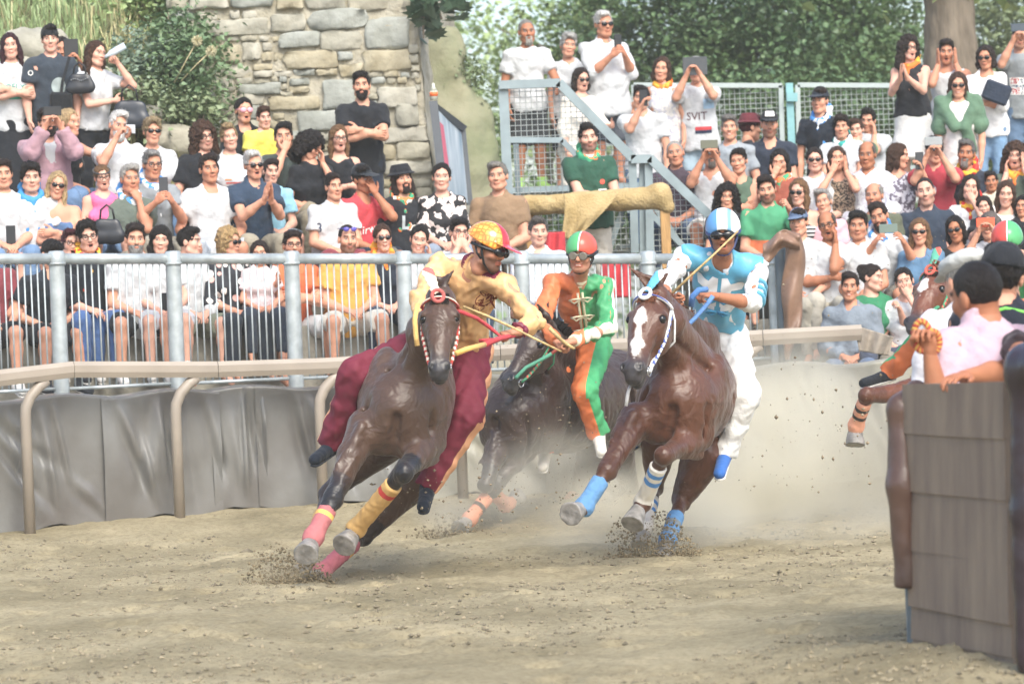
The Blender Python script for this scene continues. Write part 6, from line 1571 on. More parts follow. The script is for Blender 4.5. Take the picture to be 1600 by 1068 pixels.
horse(H4, 'reddish bay horse with white blaze emerging behind the foreground spectators', .014)
rosette(H4, '#e0604c', '#57b79a', (.4, .3, .85))

# ---------------- jockeys
def normals(V, F):
    a, b, c = V[F[:, 0]], V[F[:, 1]], V[F[:, 2]]; n = np.cross(b - a, c - a); N = np.zeros_like(V)
    for i in range(F.shape[1]): np.add.at(N, F[:, i], n)
    return N / np.maximum(np.linalg.norm(N, axis=1), 1e-9)[:, None]
def set_attr(o, nm, a):
    at = o.data.attributes.new(nm, 'FLOAT', 'POINT'); at.data.foreach_set('value', np.asarray(a, np.float32))
def retone(o, V, F, fn, m):
    set_attr(o, 'sd', fn(V, normals(V, F))); o.data.materials[0] = m
def sleeve_mask(V, J, sd):
    """distance along the arm (0 shoulder .. 1 elbow .. 2 wrist), large where not on that arm"""
    s, e, h_ = J['sh'+sd], J['el'+sd], J['ha'+sd]; out = np.full(len(V), -9.)
    for a, b, o in ((s, e, 0), (e, h_, 1)):
        u = b - a; t = (V - a) @ u / (u @ u); d = np.linalg.norm(V - a - np.outer(np.clip(t, 0, 1.2), u), axis=1); out = np.where((d < .1) & (t > .0) & (t < 1.3), o + t, out)
    return out

def collar(q, b, c_, t=.55, r=.064):
    J = q['J']; nb = J['H'] + J['HR'] @ A_(0, .03, -.1); S = SDF(.008); S.cone(J['N'] - J['Tu']*.05, J['N'] + (nb - J['N'])*t, r + .028, r, k=.01, cut1=True); V, F = S.mesh(); return q['_child']('collar', V, F, cloth(c_))
def leg_side(V, J):
    """-1 inner .. +1 outer side of whichever leg segment is nearest"""
    best = np.full(len(V), 9.); out = np.zeros(len(V))
    for sd, sg in (('L', -1), ('R', 1)):
        for a, b in ((J['hip'+sd], J['kn'+sd]), (J['kn'+sd], J['an'+sd])):
            u = b - a; t = np.clip((V - a) @ u / (u @ u), 0, 1); w = V - a - np.outer(t, u); d = np.linalg.norm(w, axis=1)
            T = nrm(u); o = nrm(J['Ts']*sg - T*(T @ J['Ts'])*sg); k = d < best; best[k] = d[k]; out[k] = ((w @ o) / np.maximum(d, 1e-5))[k]
    return out
def arm_side(V, J, sd, dr):
    out = np.full(len(V), -1.); best = np.full(len(V), .11)
    for a, b in ((J['sh'+sd], J['el'+sd]), (J['el'+sd], J['ha'+sd])):
        u = b - a; t = np.clip((V - a) @ u / (u @ u), 0, 1); w = V - a - np.outer(t, u); d = np.linalg.norm(w, axis=1); T = nrm(u); o = nrm(dr - T*(T @ dr)); k = d < best; best[k] = d[k]; out[k] = ((w @ o) / np.maximum(d, 1e-5))[k]
    return out
# rider in gold and maroon
j1 = dict(H=(762, 390, 21.0), N=(743, 419, 21.1), pel=(714, 535, 21.6), shL=(688, 415, 21.25), shR=(788, 447, 21.0), elL=(655, 470, 21.0), haL=(672, 522, 20.65), elR=(834, 503, 20.85), haR=(806, 519, 20.7),
    hipL=(688, 530, 21.6), hipR=(738, 545, 21.6), knL=(556, 583, 21.0), anL=(517, 695, 21.25), toeL=(492, 716, 21.05), knR=(734, 648, 21.25), anR=(668, 760, 21.35), toeR=(661, 790, 21.15),
    head=(62, 14, 6), palmL=(0, 1, 0), palmR=(.2, .3, -1), hdirR=(-.95, -.3, -.05))
b1, q1 = rider(j1, dict(skin='c', hair=('bald', '#1d1613'), nk=(.05, .062, .07, .02), top=('shirt', '#e8b878', 'satin'), bot=('trousers', '#7c1f3a'), stub=.85, shoes='#1f2734', sole='#2a2f38', legw=1.32, folds=.013, hem=.06), 'jockey in gold satin shirt and maroon trousers leaning over a dark bay')
J = q1['J']
def tone1(V, N):
    v = np.zeros(len(V))
    rel = V - J['N']; u = rel @ J['Tu']; f = rel @ J['Tf']; s = rel @ J['Ts']
    v[(u > .0 + .012*np.sin(s*45)) & (np.abs(s) > .06) & (np.abs(s) < .17) & (f < .06)] = .5
    v[(u > -.03 + .012*np.sin(s*45)) & (np.abs(s) < .16) & (f < -.02)] = .5
    for sd in 'LR': v[sleeve_mask(V, J, sd) > 1.74] = .5
    return v
retone(q1['_top'], q1['_topV'], q1['_topF'], tone1, ramp_attr('gold_silk', [(-1, '#eeb774'), (.3, '#7c2440')], .4, bump=.5))
tone1b = lambda V, N: np.clip((leg_side(V, J) - .86)*4, -.9, .9)
retone(q1['_bot'], q1['_botV'], q1['_botF'], tone1b, ramp_attr('maroon_trousers', [(-1, '#7a2038'), (.0, '#eaa878')], .75))
# crest drawn on the chest: a rampant figure with flourishes
M_CREST = flat('crest_print', '#7a3420', .7)
def stroke(pts, w):
    m = []; f = []; pts = [np.array(p) for p in pts]
    for i, p in enumerate(pts):
        t = nrm(pts[min(i+1, len(pts)-1)] - pts[max(i-1, 0)]); n_ = A_(-t[1], t[0]); m += [p + n_*w/2, p - n_*w/2]
    for i in range(len(pts)-1): f += [[2*i, 2*i+1, 2*i+3], [2*i, 2*i+3, 2*i+2]]
    return np.array(m), np.array(f)
cs = []
for k_ in range(14):
    rr = random.Random(k_); c0 = A_(rr.uniform(-.045, .045), rr.uniform(-.06, .06)); a0 = rr.uniform(0, 6)
    cs.append((*stroke([c0 + A_(math.cos(a0 + t*4)*(.03 - .02*t), math.sin(a0 + t*4)*(.036 - .02*t)) for t in np.linspace(0, 1, 9)], .0055), M_CREST))
cs.append((*stroke([(-.05, -.07), (-.02, -.03), (0, .03), (.03, .07), (.05, .05)], .008), M_CREST)); cs.append((*stroke([(.05, -.07), (.01, -.02), (0, .05), (-.03, .08)], .008), M_CREST))
print_on(q1, cs, 'chest_crest', (.15, -.14)); collar(q1, b1, '#eeb774', .75, .06)
m_h1, bb_ = mk('scale_helmet_paint'); n_, l_ = nt(m_h1); bb_.inputs['Roughness'].default_value = .18; bb_.inputs['Coat Weight'].default_value = .6
tc_ = n_.new('ShaderNodeTexCoord'); vo_ = n_.new('ShaderNodeTexVoronoi'); vo_.feature = 'DISTANCE_TO_EDGE'; vo_.inputs['Scale'].default_value = 34; vo_.inputs['Randomness'].default_value = .25; l_.new(tc_.outputs['Object'], vo_.inputs['Vector'])
cr_ = n_.new('ShaderNodeValToRGB'); cr_.color_ramp.elements[0].color = (*hexc('#d8702a'), 1); cr_.color_ramp.elements[1].color = (*hexc('#f3c95c'), 1); cr_.color_ramp.elements[1].position = .32; l_.new(vo_.outputs['Distance'], cr_.inputs[0])
sp_ = n_.new('ShaderNodeSeparateXYZ'); l_.new(tc_.outputs['Object'], sp_.inputs[0])
ab_ = n_.new('ShaderNodeMath'); ab_.operation = 'ABSOLUTE'; l_.new(sp_.outputs[0], ab_.inputs[0])
ma_ = n_.new('ShaderNodeMath'); ma_.operation = 'MULTIPLY_ADD'; l_.new(sp_.outputs[1], ma_.inputs[0]); ma_.inputs[1].default_value = -.32; ma_.inputs[2].default_value = .012
lt_ = n_.new('ShaderNodeMath'); lt_.operation = 'LESS_THAN'; l_.new(ab_.outputs[0], lt_.inputs[0]); l_.new(ma_.outputs[0], lt_.inputs[1])
pk_ = n_.new('ShaderNodeMath'); pk_.operation = 'LESS_THAN'; l_.new(sp_.outputs[1], pk_.inputs[0]); pk_.inputs[1].default_value = -.122
mx0 = n_.new('ShaderNodeMath'); mx0.operation = 'MAXIMUM'; l_.new(lt_.outputs[0], mx0.inputs[0]); l_.new(pk_.outputs[0], mx0.inputs[1])
mx_ = n_.new('ShaderNodeMix'); mx_.data_type = 'RGBA'; l_.new(mx0.outputs[0], mx_.inputs['Factor']); l_.new(cr_.outputs[0], mx_.inputs['A']); mx_.inputs['B'].default_value = (*hexc('#d8303a'), 1); l_.new(mx_.outputs['Result'], bb_.inputs['Base Color'])
local_child(q1, b1, 'helmet', tpl(helmet_mesh, True), m_h1, 1.03)
local_child(q1, b1, 'goggles', tpl(goggles_mesh, 'wrap'), M_LENS, 1.06); local_child(q1, b1, 'chin_strap', tpl(strap_mesh), M_BLACK)
def cuff(q, b, c_, sd, t0, t1, r0, nm='cuff'):
    J = q['J']; e, h_ = J['el'+sd], J['ha'+sd]; S = SDF(.008); S.cone(e + (h_-e)*t0, e + (h_-e)*t1, r0, r0*.92, k=.01, cut0=True, cut1=True); V, F = S.mesh(); return q['_child'](nm, V, F, cloth(c_))
# red-and-yellow waist band with lettering
S = SDF(.01); S.cone(J['pel'] + J['Tu']*.06, J['pel'] + J['Tu']*.13, .175, .17, k=.01, side=J['Tf'], flat=.85, cut0=True, cut1=True); V, F = S.mesh(); q1['_wV'], q1['_wF'] = V, F; wb_ = q1['_child']('waistband', V, F, cloth('#e6b06c'))
V2, F2 = text_shape('ISI', .06); bv = BVHTree.FromPolygons(V.tolist(), F.tolist())
Vp = project_shape(V2, F2, J['pel'] + J['Tu']*.095 + J['Ts']*.08, J['Ts'], J['Tu'], -J['Tf'], bv, .004); new_obj('waistband_lettering', raw_mesh('waistband_lettering', Vp - q1['_org'], [F2], [M_BLACK], smooth=False), wb_)

# rider in white and sky blue
j3 = dict(H=(1130, 366, 22.55), N=(1130, 408, 22.7), pel=(1122, 510, 23.1), shL=(1074, 402, 22.7), shR=(1184, 420, 22.65), elL=(1030, 448, 22.4), haL=(1052, 468, 22.05), elR=(1176, 474, 22.35), haR=(1114, 462, 22.05),
    hipL=(1095, 520, 23.1), hipR=(1142, 528, 23.1), knL=(1022, 605, 22.8), anL=(985, 690, 23.1), toeL=(962, 708, 22.9), knR=(1166, 620, 22.75), anR=(1132, 708, 22.85), toeR=(1124, 738, 22.6),
    head=(-6, 4, 0), palmL=(1, 0, 0), palmR=(0, .3, -1), hdirR=(-.9, -.4, .1))
b3, q3 = rider(j3, dict(skin='d', hair=('bald', '#1d1613'), top=('rolled', '#eef0f2'), bot=('trousers', '#eeeeec'), shoes='#2f6fc4', mouth='o', legw=1.22, folds=.012, tuck=True), 'jockey in white trousers and sky blue vest with white flame shapes')
J = q3['J']; S = SDF(.0095); torso_prims(S, J, q3, .029, True)
for sd, sg in (('L', -1), ('R', 1)):
    S.cone(J['sh'+sd] - J['Ts']*sg*.06, J['sh'+sd] + J['Ts']*sg*.0, .085, .082, k=.04)
    S.clip(J['sh'+sd] + J['Ts']*sg*.035, J['Ts']*sg)
S.ell(J['N'] + J['Tu']*.05 + J['Tf']*.04, (.07, .085, .09), np.stack([J['Ts'], J['Tf'], J['Tu']], 1), k=.012, sub=True); S.clip(J['pel'] + J['Tu']*.06, -J['Tu']); S.noise(.008, 26, 2.)
V, F = S.mesh(); q3['_topV'], q3['_topF'] = V, F; q3['_top'] = q3['_child']('vest', V, F, cloth('#4fb4da', 'satin'))
M_WS = mat('white_satin', hexc('#eef0f2'), .5, .05, 8, .2, 20)
def flame(sg):
    p = [(.012, .0), (.012, -.15)]
    s_ = [(.012, -.01), (.05, -.005), (.075, -.035), (.15, -.03), (.165, -.055), (.15, -.08), (.085, -.08), (.075, -.1), (.09, -.125), (.145, -.13), (.155, -.16), (.13, -.19), (.07, -.185), (.012, -.19)]
    return [(sg*x*.98, y*1.25) for x, y in s_]
for sg in (-1, 1):
    print_on(q3, [(*fine_poly(flame(sg)[::sg]), M_WS)], 'flame_patch', (0, -.03))
    print_on(q3, [(*fine_poly([(sg*.02, -.36), (sg*.1, -.34), (sg*.13, -.37), (sg*.09, -.4), (sg*.02, -.4)][::sg]), M_WS)], 'flame_patch', (0, 0.1))
for dy in (-.2, -.31):
    tt = MB(); c0 = J['N'] + J['Tu']*dy + J['Tf']*.16
    for sg in (-1, 1): tt.tube([c0, c0 + J['Ts']*sg*.04 + J['Tf']*.015 + J['Tu']*.015, c0 + J['Ts']*sg*.075 - J['Tu']*.01, c0 + J['Ts']*sg*.04 - J['Tu']*.02 + J['Tf']*.012, c0], .009, 6)
    new_obj('ribbon_tie', tt.mesh('ribbon_tie', [cloth('#3f9fd0')], q3['_org'], True), q3['_top'])
local_child(q3, b3, 'helmet', tpl(helmet_mesh, False), ramp_attr('blue_white_helmet_paint', [(-1, '#5b9fdc'), (-.035, '#f0f2f4'), (.03, '#79b6e2'), (.048, '#f2f3f5')], .16, obj=0, bump=0), 1.03)
local_child(q3, b3, 'goggles', tpl(goggles_mesh, 'wrap'), M_LENS, 1.06); local_child(q3, b3, 'chin_strap', tpl(strap_mesh), flat('navy_strap', '#33406e'))
for k_ in range(3):
    e, h_ = J['shR'], J['elR']; p = e + (h_-e)*(.5 + .18*k_); S = SDF(.008); S.cone(p, p + (h_-e)*.07, .083, .083, k=.01, cut0=True, cut1=True); S.clip(p + J['Ts']*.02, -J['Ts']); V, F = S.mesh(); q3['_child']('sleeve_band', V, F, cloth('#4fb4da', 'satin'))

collar(q3, b3, '#eef0f2', .5)
# rider in orange and green
j2 = dict(H=(908, 398, 25.55), N=(904, 440, 25.75), pel=(916, 540, 26.2), shL=(864, 442, 25.7), shR=(944, 446, 25.75), elL=(845, 505, 25.4), haL=(872, 536, 25.25), elR=(950, 512, 25.6), haR=(892, 534, 25.2),
    hipL=(896, 545, 26.2), hipR=(930, 545, 26.1), knL=(858, 620, 25.9), anL=(852, 702, 26.1), toeL=(848, 728, 25.9), knR=(913, 612, 25.55), anR=(935, 678, 25.75), toeR=(940, 704, 25.55),
    head=(-14, 5, 4), palmL=(1, 0, 0), palmR=(0, .3, -1), hdirR=(-.9, -.3, -.1))
b2, q2 = rider(j2, dict(skin='c', hair=('bald', '#2a211d'), nk=(.05, .062, .07, .02), top=('shirt', '#35b06a', 'satin'), bot=('trousers', '#e8742c'), shoes='#eae6de', legw=1.25, mouth='s', stub=.3, folds=.012), 'jockey in half orange half green jacket on the dark brown horse')
J = q2['J']
def tone2(V, N):
    s = (V - J['N']) @ J['Ts']; a = arm_side(V, J, 'R', nrm(J['Ts'] - .3*J['Tf'])); v = np.clip(s*5, -.6, .5)
    return np.where((a > .3) & (s > 0), np.clip(.7 + (a - .7)*2, -.6, .95), v)
retone(q2['_top'], q2['_topV'], q2['_topF'], tone2, ramp_attr('orange_green_silk', [(-1, '#e27436'), (0., '#3aa468'), (.7, '#efe9d0')], .5, bump=.5))
tone2b = lambda V, N: np.clip((leg_side(V, J) - .25)*3, -.9, .9)*np.where((V - J['pel']) @ J['Ts'] < -.05, 0, 1) - .02
retone(q2['_bot'], q2['_botV'], q2['_botF'], tone2b, ramp_attr('orange_green_trousers', [(-1, '#e8742c'), (.0, '#38a868')], .7))
S2 = MB()
for sg in (-1, 1):
    S2.tube([J['N'] + J['Tf']*(.1 + .035*min(1, t*4)) + J['Ts']*sg*.018 - J['Tu']*(.02 + .36*t) + J['Tf']*.02*math.sin(t*3) for t in np.linspace(0, 1, 9)], .009, 6)
S2.tube([J['N'] + J['Ts']*.07*math.cos(a) + J['Tf']*(.075*math.sin(a) + .005) + J['Tu']*(.04 - .02*math.sin(a)) for a in np.linspace(0, 6.29, 20)], .012, 6)
new_obj('jacket_piping', S2.mesh('jacket_piping', [cloth('#efe6c0')], q2['_org'], True), q2['_top'])
for i_, dy in enumerate((-.05, -.2, -.34)):
    tt = MB(); c0 = J['N'] - J['Tu']*(-dy) + J['Tf']*(.135 if i_ == 0 else .165)
    for sg in (-1, 1): tt.tube([c0, c0 + J['Ts']*sg*.05 + J['Tf']*.02 + J['Tu']*.02, c0 + J['Ts']*sg*.085 - J['Tu']*.004, c0 + J['Ts']*sg*.05 - J['Tu']*.025 + J['Tf']*.015, c0], .0075, 6)
    tt.tube([c0, c0 + J['Ts']*.03 - J['Tu']*.07], .006, 5); tt.tube([c0, c0 - J['Ts']*.03 - J['Tu']*.07], .006, 5)
    new_obj('ribbon_tie', tt.mesh('ribbon_tie', [cloth('#efe6c0')], q2['_org'], True), q2['_top'])
cuff(q2, b2, '#efe6c0', 'R', .78, .95, .05); 
local_child(q2, b2, 'helmet', tpl(helmet_mesh, False), ramp_attr('green_red_helmet_paint', [(-1, '#4fb26e'), (-.006, '#f2efe6'), (.006, '#e2523c')], .18, obj=0, bump=0), 1.04)
local_child(q2, b2, 'goggles', tpl(goggles_mesh, 'clear'), flat('goggle_smoke', '#6f6a62', .15), .97); local_child(q2, b2, 'chin_strap', tpl(strap_mesh), M_BLACK)

collar(q2, b2, '#efe6c0', .4)
# rider coming up behind the foreground spectators
j4 = dict(H=(1574, 382, 25.3), N=(1576, 424, 25.5), pel=(1545, 515, 25.9), shL=(1530, 412, 25.4), shR=(1616, 424, 25.5), elL=(1490, 445, 25.1), haL=(1500, 480, 24.9), elR=(1625, 480, 25.2), haR=(1560, 480, 24.9),
    hipL=(1520, 520, 25.8), hipR=(1560, 525, 25.8), knL=(1440, 532, 25.1), anL=(1386, 584, 25.3), toeL=(1350, 597, 25.1), knR=(1580, 600, 25.3), anR=(1560, 690, 25.5), toeR=(1550, 712, 25.3),
    head=(-10, 12, 0), palmL=(1, 0, 0), palmR=(-1, 0, 0))
b4, q4 = rider(j4, dict(skin='c', hair=('bald', '#2a211d'), top=('shirt', '#e27436', 'satin'), bot=('trousers', '#e0702c'), shoes='#262b33', legw=1.2, folds=.012), 'jockey in orange jacket and red and green helmet at right edge')
J = q4['J']
retone(q4['_top'], q4['_topV'], q4['_topF'], lambda V, N: np.clip(((V - J['N']) @ J['Ts'] - .08)*4, -.6, .6), ramp_attr('orange_green_silk', [(-1, '#e27436'), (-.1, '#efe9d0'), (.0, '#3aa468')], .5, bump=.5))
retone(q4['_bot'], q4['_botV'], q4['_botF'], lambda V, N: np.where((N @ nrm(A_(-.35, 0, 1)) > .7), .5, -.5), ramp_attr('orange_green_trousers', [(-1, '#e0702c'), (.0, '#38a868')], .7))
local_child(q4, b4, 'helmet', tpl(helmet_mesh, False), ramp_attr('red_green_helmet_paint', [(-1, '#e0483c'), (-.006, '#f2efe6'), (.006, '#4fb26e')], .18, obj=0, bump=0), 1.05)
local_child(q4, b4, 'eyeglasses', tpl(goggles_mesh, 'clear'), flat('goggle_smoke', '#6f6a62', .15), .95); local_child(q4, b4, 'chin_strap', tpl(strap_mesh), M_BLACK)

# ---------------- reins (part of each bridle) and riding crops
def rein(h, nm, pts, c_, r=.011, side=None):
    m = MB(); m.tube([P(*p) for p in pts], r, 6); return m.obj(nm, cloth(c_), h['body'], True, rel=h['org'])
rein(H1, 'rein', [(712, 552, 20.1), (730, 545, 20.15), (757, 538, 20.35)], '#f0b850', .017)
rein(H1, 'rein', [(757, 538, 20.35), (780, 529, 20.6), (800, 524, 20.68), (818, 519, 20.75)], '#cf3a44', .017)
rein(H1, 'rein', [(718, 486, 20.3), (745, 497, 20.5), (766, 512, 20.62), (785, 528, 20.66), (765, 531, 20.6), (748, 532, 20.6)], '#cf3a44', .012)
rein(H1, 'tassel', [(652, 475, 20.3), (648, 500, 20.25), (650, 525, 20.25), (652, 540, 20.25)], '#e6b860', .016)
rein(H3, 'rein', [(1015, 580, 21.15), (1022, 560, 21.3), (1035, 545, 21.6), (1062, 520, 21.85)], '#eceef2', .015)
rein(H3, 'rein', [(1062, 520, 21.85), (1085, 498, 22.0), (1106, 474, 22.0), (1114, 462, 22.0)], '#5f92d6', .015)
rein(H3, 'rein', [(1104, 452, 21.95), (1092, 453, 21.9), (1082, 463, 21.92), (1080, 478, 21.95)], '#4f86cc', .02)
rein(H3, 'chin_tassel', [(985, 602, 21.2), (981, 614, 21.2), (978, 634, 21.2)], '#e8e8ea', .012)
rein(H2, 'rein', [(806, 590, 25.1), (822, 574, 25.2), (845, 562, 25.2), (862, 552, 25.2)], '#4f9a7c', .014)
rein(H2, 'rein', [(862, 552, 25.2), (874, 543, 25.2), (884, 536, 25.2)], '#cf5a48', .014)
rein(H4, 'rein', [(1440, 505, 24.3), (1464, 480, 24.5), (1490, 470, 24.8), (1505, 478, 24.9)], '#3f9a72', .014)
def crop(label, pts, r=(.0095, .006)):
    m = MB(); P_ = [P(*p) for p in pts]; m.tube(P_, list(np.linspace(r[0], r[1], len(P_))), 7); o = m.obj('riding_crop', mat('crop_hide', hexc('#c9ad78'), .6, .2, 30, .3, 80), None, True, org=tuple(P_[0])); return tag(o, label, 'riding crop', 'riding crops held by the jockeys')
crop('pale crop held by the gold and maroon jockey pointing right', [(724, 479, 20.75), (760, 493, 20.7), (800, 511, 20.62), (840, 531, 20.6), (877, 549, 20.65)])
crop('pale crop raised across the sky blue jockey\'s face', [(1046, 462, 22.0), (1080, 430, 21.95), (1118, 395, 21.95), (1153, 361, 22.0)])
crop('short crop in the fist of the orange and green jockey', [(858, 512, 25.1), (872, 526, 25.12), (886, 538, 25.15), (898, 545, 25.15)], (.016, .012))
# ------------------------------------------------------------------ the crowd
W_ = '#cdd0d3'; BK = '#25282e'; NV = '#2a3444'; JN = '#6a8bb2'
ra, rb, rc, rd = (lambda x: rowA(x) + .12), (lambda x: rowA(x) + 1.0), (lambda x: rowA(x) + 1.95), (lambda x: rowA(x) + 2.95)
H_BK, H_DB, H_BR, H_LB, H_BL, H_GR, H_WH = '#1f1a19', '#2e2420', '#4a3428', '#7a5c40', '#bda27a', '#8b8a88', '#d8d6d2'
F_ = dict(sex='f', makeup=0)
def C(*a, **k): return crowd(*a, **k)
# ---- left stand, back row standing
b, q = C(16, 72, rd(16), 'woman with long dark red hair in white tee with green lettering, arms crossed', ('tee', W_), ('skirtmaxi', BK), ('longw', '#3a1f27'), 12, arms=('cross', 'cross'), pose='stand', skin='a', **F_)
V2, F2 = text_shape('PHOELYX', .075); MG = flat('teal_print', '#3f9a86', .7); V2[:, 1] += -.35*V2[:, 0]**2*2; print_on(q, [(V2, F2, MG)], 'tee_lettering', (0, -.2)); print_on(q, [(*fine_poly([(-.07, -.045), (.09, -.045), (.07, 0), (0, .02), (-.03, 0)]), MG)], 'tee_emblem', (.03, -.27))
b, q = C(78, 62, rd(78) - .1, 'boy in backwards black cap and navy tee with crossbody bag', ('tee', '#3a4450'), ('shorts', '#4a4e55'), ('quiff', H_BK), 18, arms=('down', 'down'), pose='stand', sc=.95, skin='a', hat=('capback', BK))
print_on(q, [(*fine_poly(disc(.07, 0, 0, 1.15)), flat('faded_print', '#9aa6a6', .8))], 'tee_emblem', (.05, -.26)); V, F = text_shape('O', .07); print_on(q, [(V, F, M_WHITE)], 'sleeve_patch', (-.2, -.14))
bg_ = MB(); J = q['J']; c0 = J['pel'] + J['Tf']*.17 + J['Tu']*.12 + J['Ts']*.06; bg_.bbox(c0, (.2, .07, .17), np.stack([J['Ts'], -J['Tf'], J['Tu']], 1), .02); bo_ = bg_.obj('crossbody_bag', cloth('#23262b'), None, False, org=tuple(c0)); tag(bo_, 'black crossbody bag hanging on the boy in the backwards cap', 'bag')
m = MB(); m.ribbon([c0 + J['Tu']*.08, J['N'] - J['Tu']*.2 + J['Tf']*.15 + J['Ts']*.08, J['shR'] + J['Tu']*.07 + J['Tf']*.05, J['shR'] + J['Tu']*.05 - J['Tf']*.07], J['Ts'], .025, .008); m.obj('strap', cloth('#23262b'), bo_, False, rel=tuple(c0))
b, q = C(95, 78, rd(95) + .35, 'woman behind the capped boy holding up a black phone', ('tee', W_), ('hot', JN), ('long', H_DB), 14, arms=((-.02, .32, .0, 'hold'), (.14, .32, .02, 'hold')), pose='stand', skin='c', **F_); phone_at(q, 'black tablet held by the woman behind the capped boy', c=BK, size=(.13, .012, .18), both=True, nm='tablet', cat='tablet')
b, q = C(150, 84, rd(150) - .05, 'woman with long brown hair drinking from a clear bottle', ('tee', W_), ('jeans', BK), ('longw', H_BR), 42, arms=('cross', (.12, .2, .06, 'grip')), pose='stand', skin='a', hem=.0, **F_)
c0 = q['J']['haR'] + A_(.0, -.02, .12); bt = thing('water_bottle', 'clear plastic water bottle at the lips of the brown haired woman', 'bottle', c0); m = MB(); ax_ = nrm(q['J']['H'] + q['F']*.1 - UP*.05 - c0); m.tube([c0 - ax_*.08, c0 + ax_*.06, c0 + ax_*.1, c0 + ax_*.13], [.032, .033, .015, .014], 10); m.obj('bottle_body', mat('clear_blue_plastic', hexc('#c3d2dc'), .15), bt, True, rel=c0)
def handbag(label, px, py, D, w=.3, h_=.2, c=BK, studs=False):
    c0 = P(px, py, D); o = thing('handbag', label, 'bag', c0); S = SDF(.012); S.cone(c0 + A_(-w*.35, 0, -h_*.3), c0 + A_(w*.35, 0, -h_*.3), h_*.32, h_*.32, k=.02, side=(0, 1, 0), flat=.5); S.cone(c0 + A_(-w*.25, 0, h_*.15), c0 + A_(w*.25, 0, h_*.15), h_*.28, h_*.28, k=.05, side=(0, 1, 0), flat=.4); S.noise(.004, 30); sdf_obj(S, 'bag_body', mat('leather_' + c.strip('#'), hexc(c), .35, .1), o, rel=c0)
    m = MB(); m.tube([c0 + A_(-w*.25, 0, h_*.35), c0 + A_(-w*.2, 0, h_*.8), c0 + A_(0, 0, h_*1.0), c0 + A_(w*.2, 0, h_*.8), c0 + A_(w*.25, 0, h_*.35)], .009, 6); m.obj('handle', M_BLACK, o, True, rel=c0)
    if studs:
        m = MB(); 
        for i in range(9): p = c0 + A_(-w*.32 + w*.64*i/8, -h_*.17, h_*.1 + .01*math.sin(i)); m.tube([p, p + A_(0, -.014, 0)], [.008, .003], 6)
        m.obj('stud', flat('steel_stud', '#c9ccd0', .3, .8), o, False, rel=c0)
    return o
handbag('small black studded handbag between the tablet woman and the drinking woman', 125, 128, rd(125) - .25, .22, .17, BK, True); handbag('large dark handbag on the hip of the drinking woman', 203, 175, rd(200) - .2, .3, .24, '#30353d')
# ---- left stand, third row
b, q = C(74, 190, rc(74), 'bearded man in dusty pink jacket filming with his phone', ('jacket', '#b9909c'), ('jeans', JN), ('short', H_DB), 16, arms=('phone', 'phone'), beard='beard', skin='b', fat=1.1); phone_at(q, 'black phone held sideways by the man in the pink jacket', c=BK, land=True, both=True)
J = q['J']; S = SDF(.016); torso_prims(S, J, q, .02, True); S.ell(J['N'] + J['Tu']*.05 + J['Tf']*.04, (.06, .08, .08), k=.01, sub=True); V, F = S.mesh(); q['_child']('shirt', V, F, cloth(W_))
b, q = C(108, 192, rc(108) + .25, 'blonde woman in profile stretching out a phone beside the pink jacket', ('tank', BK), ('jeans', JN), ('bun', H_BL), 50, arms=('lap', (.42, .3, .02, 'hold')), skin='b', mouth='s', **F_); phone_at(q, 'white phone stretched out by the blonde woman in profile', 'R', W_, land=True)
b, q = C(184, 196, rc(184), 'stout man with white hair and white beard in white shirt', ('polo', W_), ('trousers', '#77736a'), ('short', H_WH), 24, arms=((-.1, .3, .05, 'grip'), 'knee'), beard='beard', beardc=H_WH, fat=1.2, skin='b')
C(238, 206, rc(238), 'woman with short blonde hair and sunglasses in white tee', ('tee', W_), ('jeans', JN), ('gcurly', '#9c8a6c'), 15, arms=('lap', 'knee'), glasses='sun', skin='b', **F_)
C(318, 213, rc(318), 'long haired person with glasses and moustache in black polo', ('polo', BK), ('trousers', '#4a4c50'), ('curlylong', H_BR), 20, arms=('knee', 'lap'), glasses='glasses', skin='a', fat=1.15, stub=.35)
b, q = C(358, 215, rc(358), 'woman with short blonde hair in white tee with red stripe', ('tee', W_), ('trousers', '#a79c86'), ('quiff', '#a58d6a'), 18, arms=('lap', 'lap'), skin='a', mouth='n', **F_); print_on(q, [(*fine_poly(rect(.14, .012)), flat('red_print', '#c84a3c', .7)), (*fine_poly(rect(.06, .012, -.05, .03)), flat('orange_print', '#e08a50', .7))], 'tee_stripe', (0, -.24))
C(381, 173, rc(381) + .75, 'dark haired woman shouting in pink mirrored sunglasses', ('vneck', BK), ('jeans', BK), ('bun', H_BK), 10, arms=('down', 'down'), glasses='mirror', mouth='o', skin='b', **F_)
C(412, 184, rc(412) + .55, 'little boy in bright yellow tee', ('tee', '#f0e23c'), ('shorts', '#5f6b7c'), ('short', H_BR), 8, arms=('lap', 'lap'), sc=.72, skin='a')
C(443, 214, rc(443), 'man in dark green tee covering his mouth with one hand', ('tee', '#3f4a48'), ('trousers', '#9b8f76'), ('short', H_BK), 18, arms=('mouth', 'knee'), skin='b', stub=.5, fat=1.15, lean=16)
C(486, 228, rc(486) - .1, 'person hiding behind a mass of black curly hair', ('tee', BK), ('trousers', '#8d8470'), ('afro', H_BK), 25, 60, 30, arms=('lap', 'cheek'), skin='b', lean=16, **F_)
C(529, 216, rc(529) + .05, 'woman with glasses and light brown hair in black tank top', ('tank', BK), ('jeans', BK), ('long', H_LB), 15, arms=('cross', 'lap'), glasses='glasses', mouth='o', skin='a', fat=1.15, **F_)
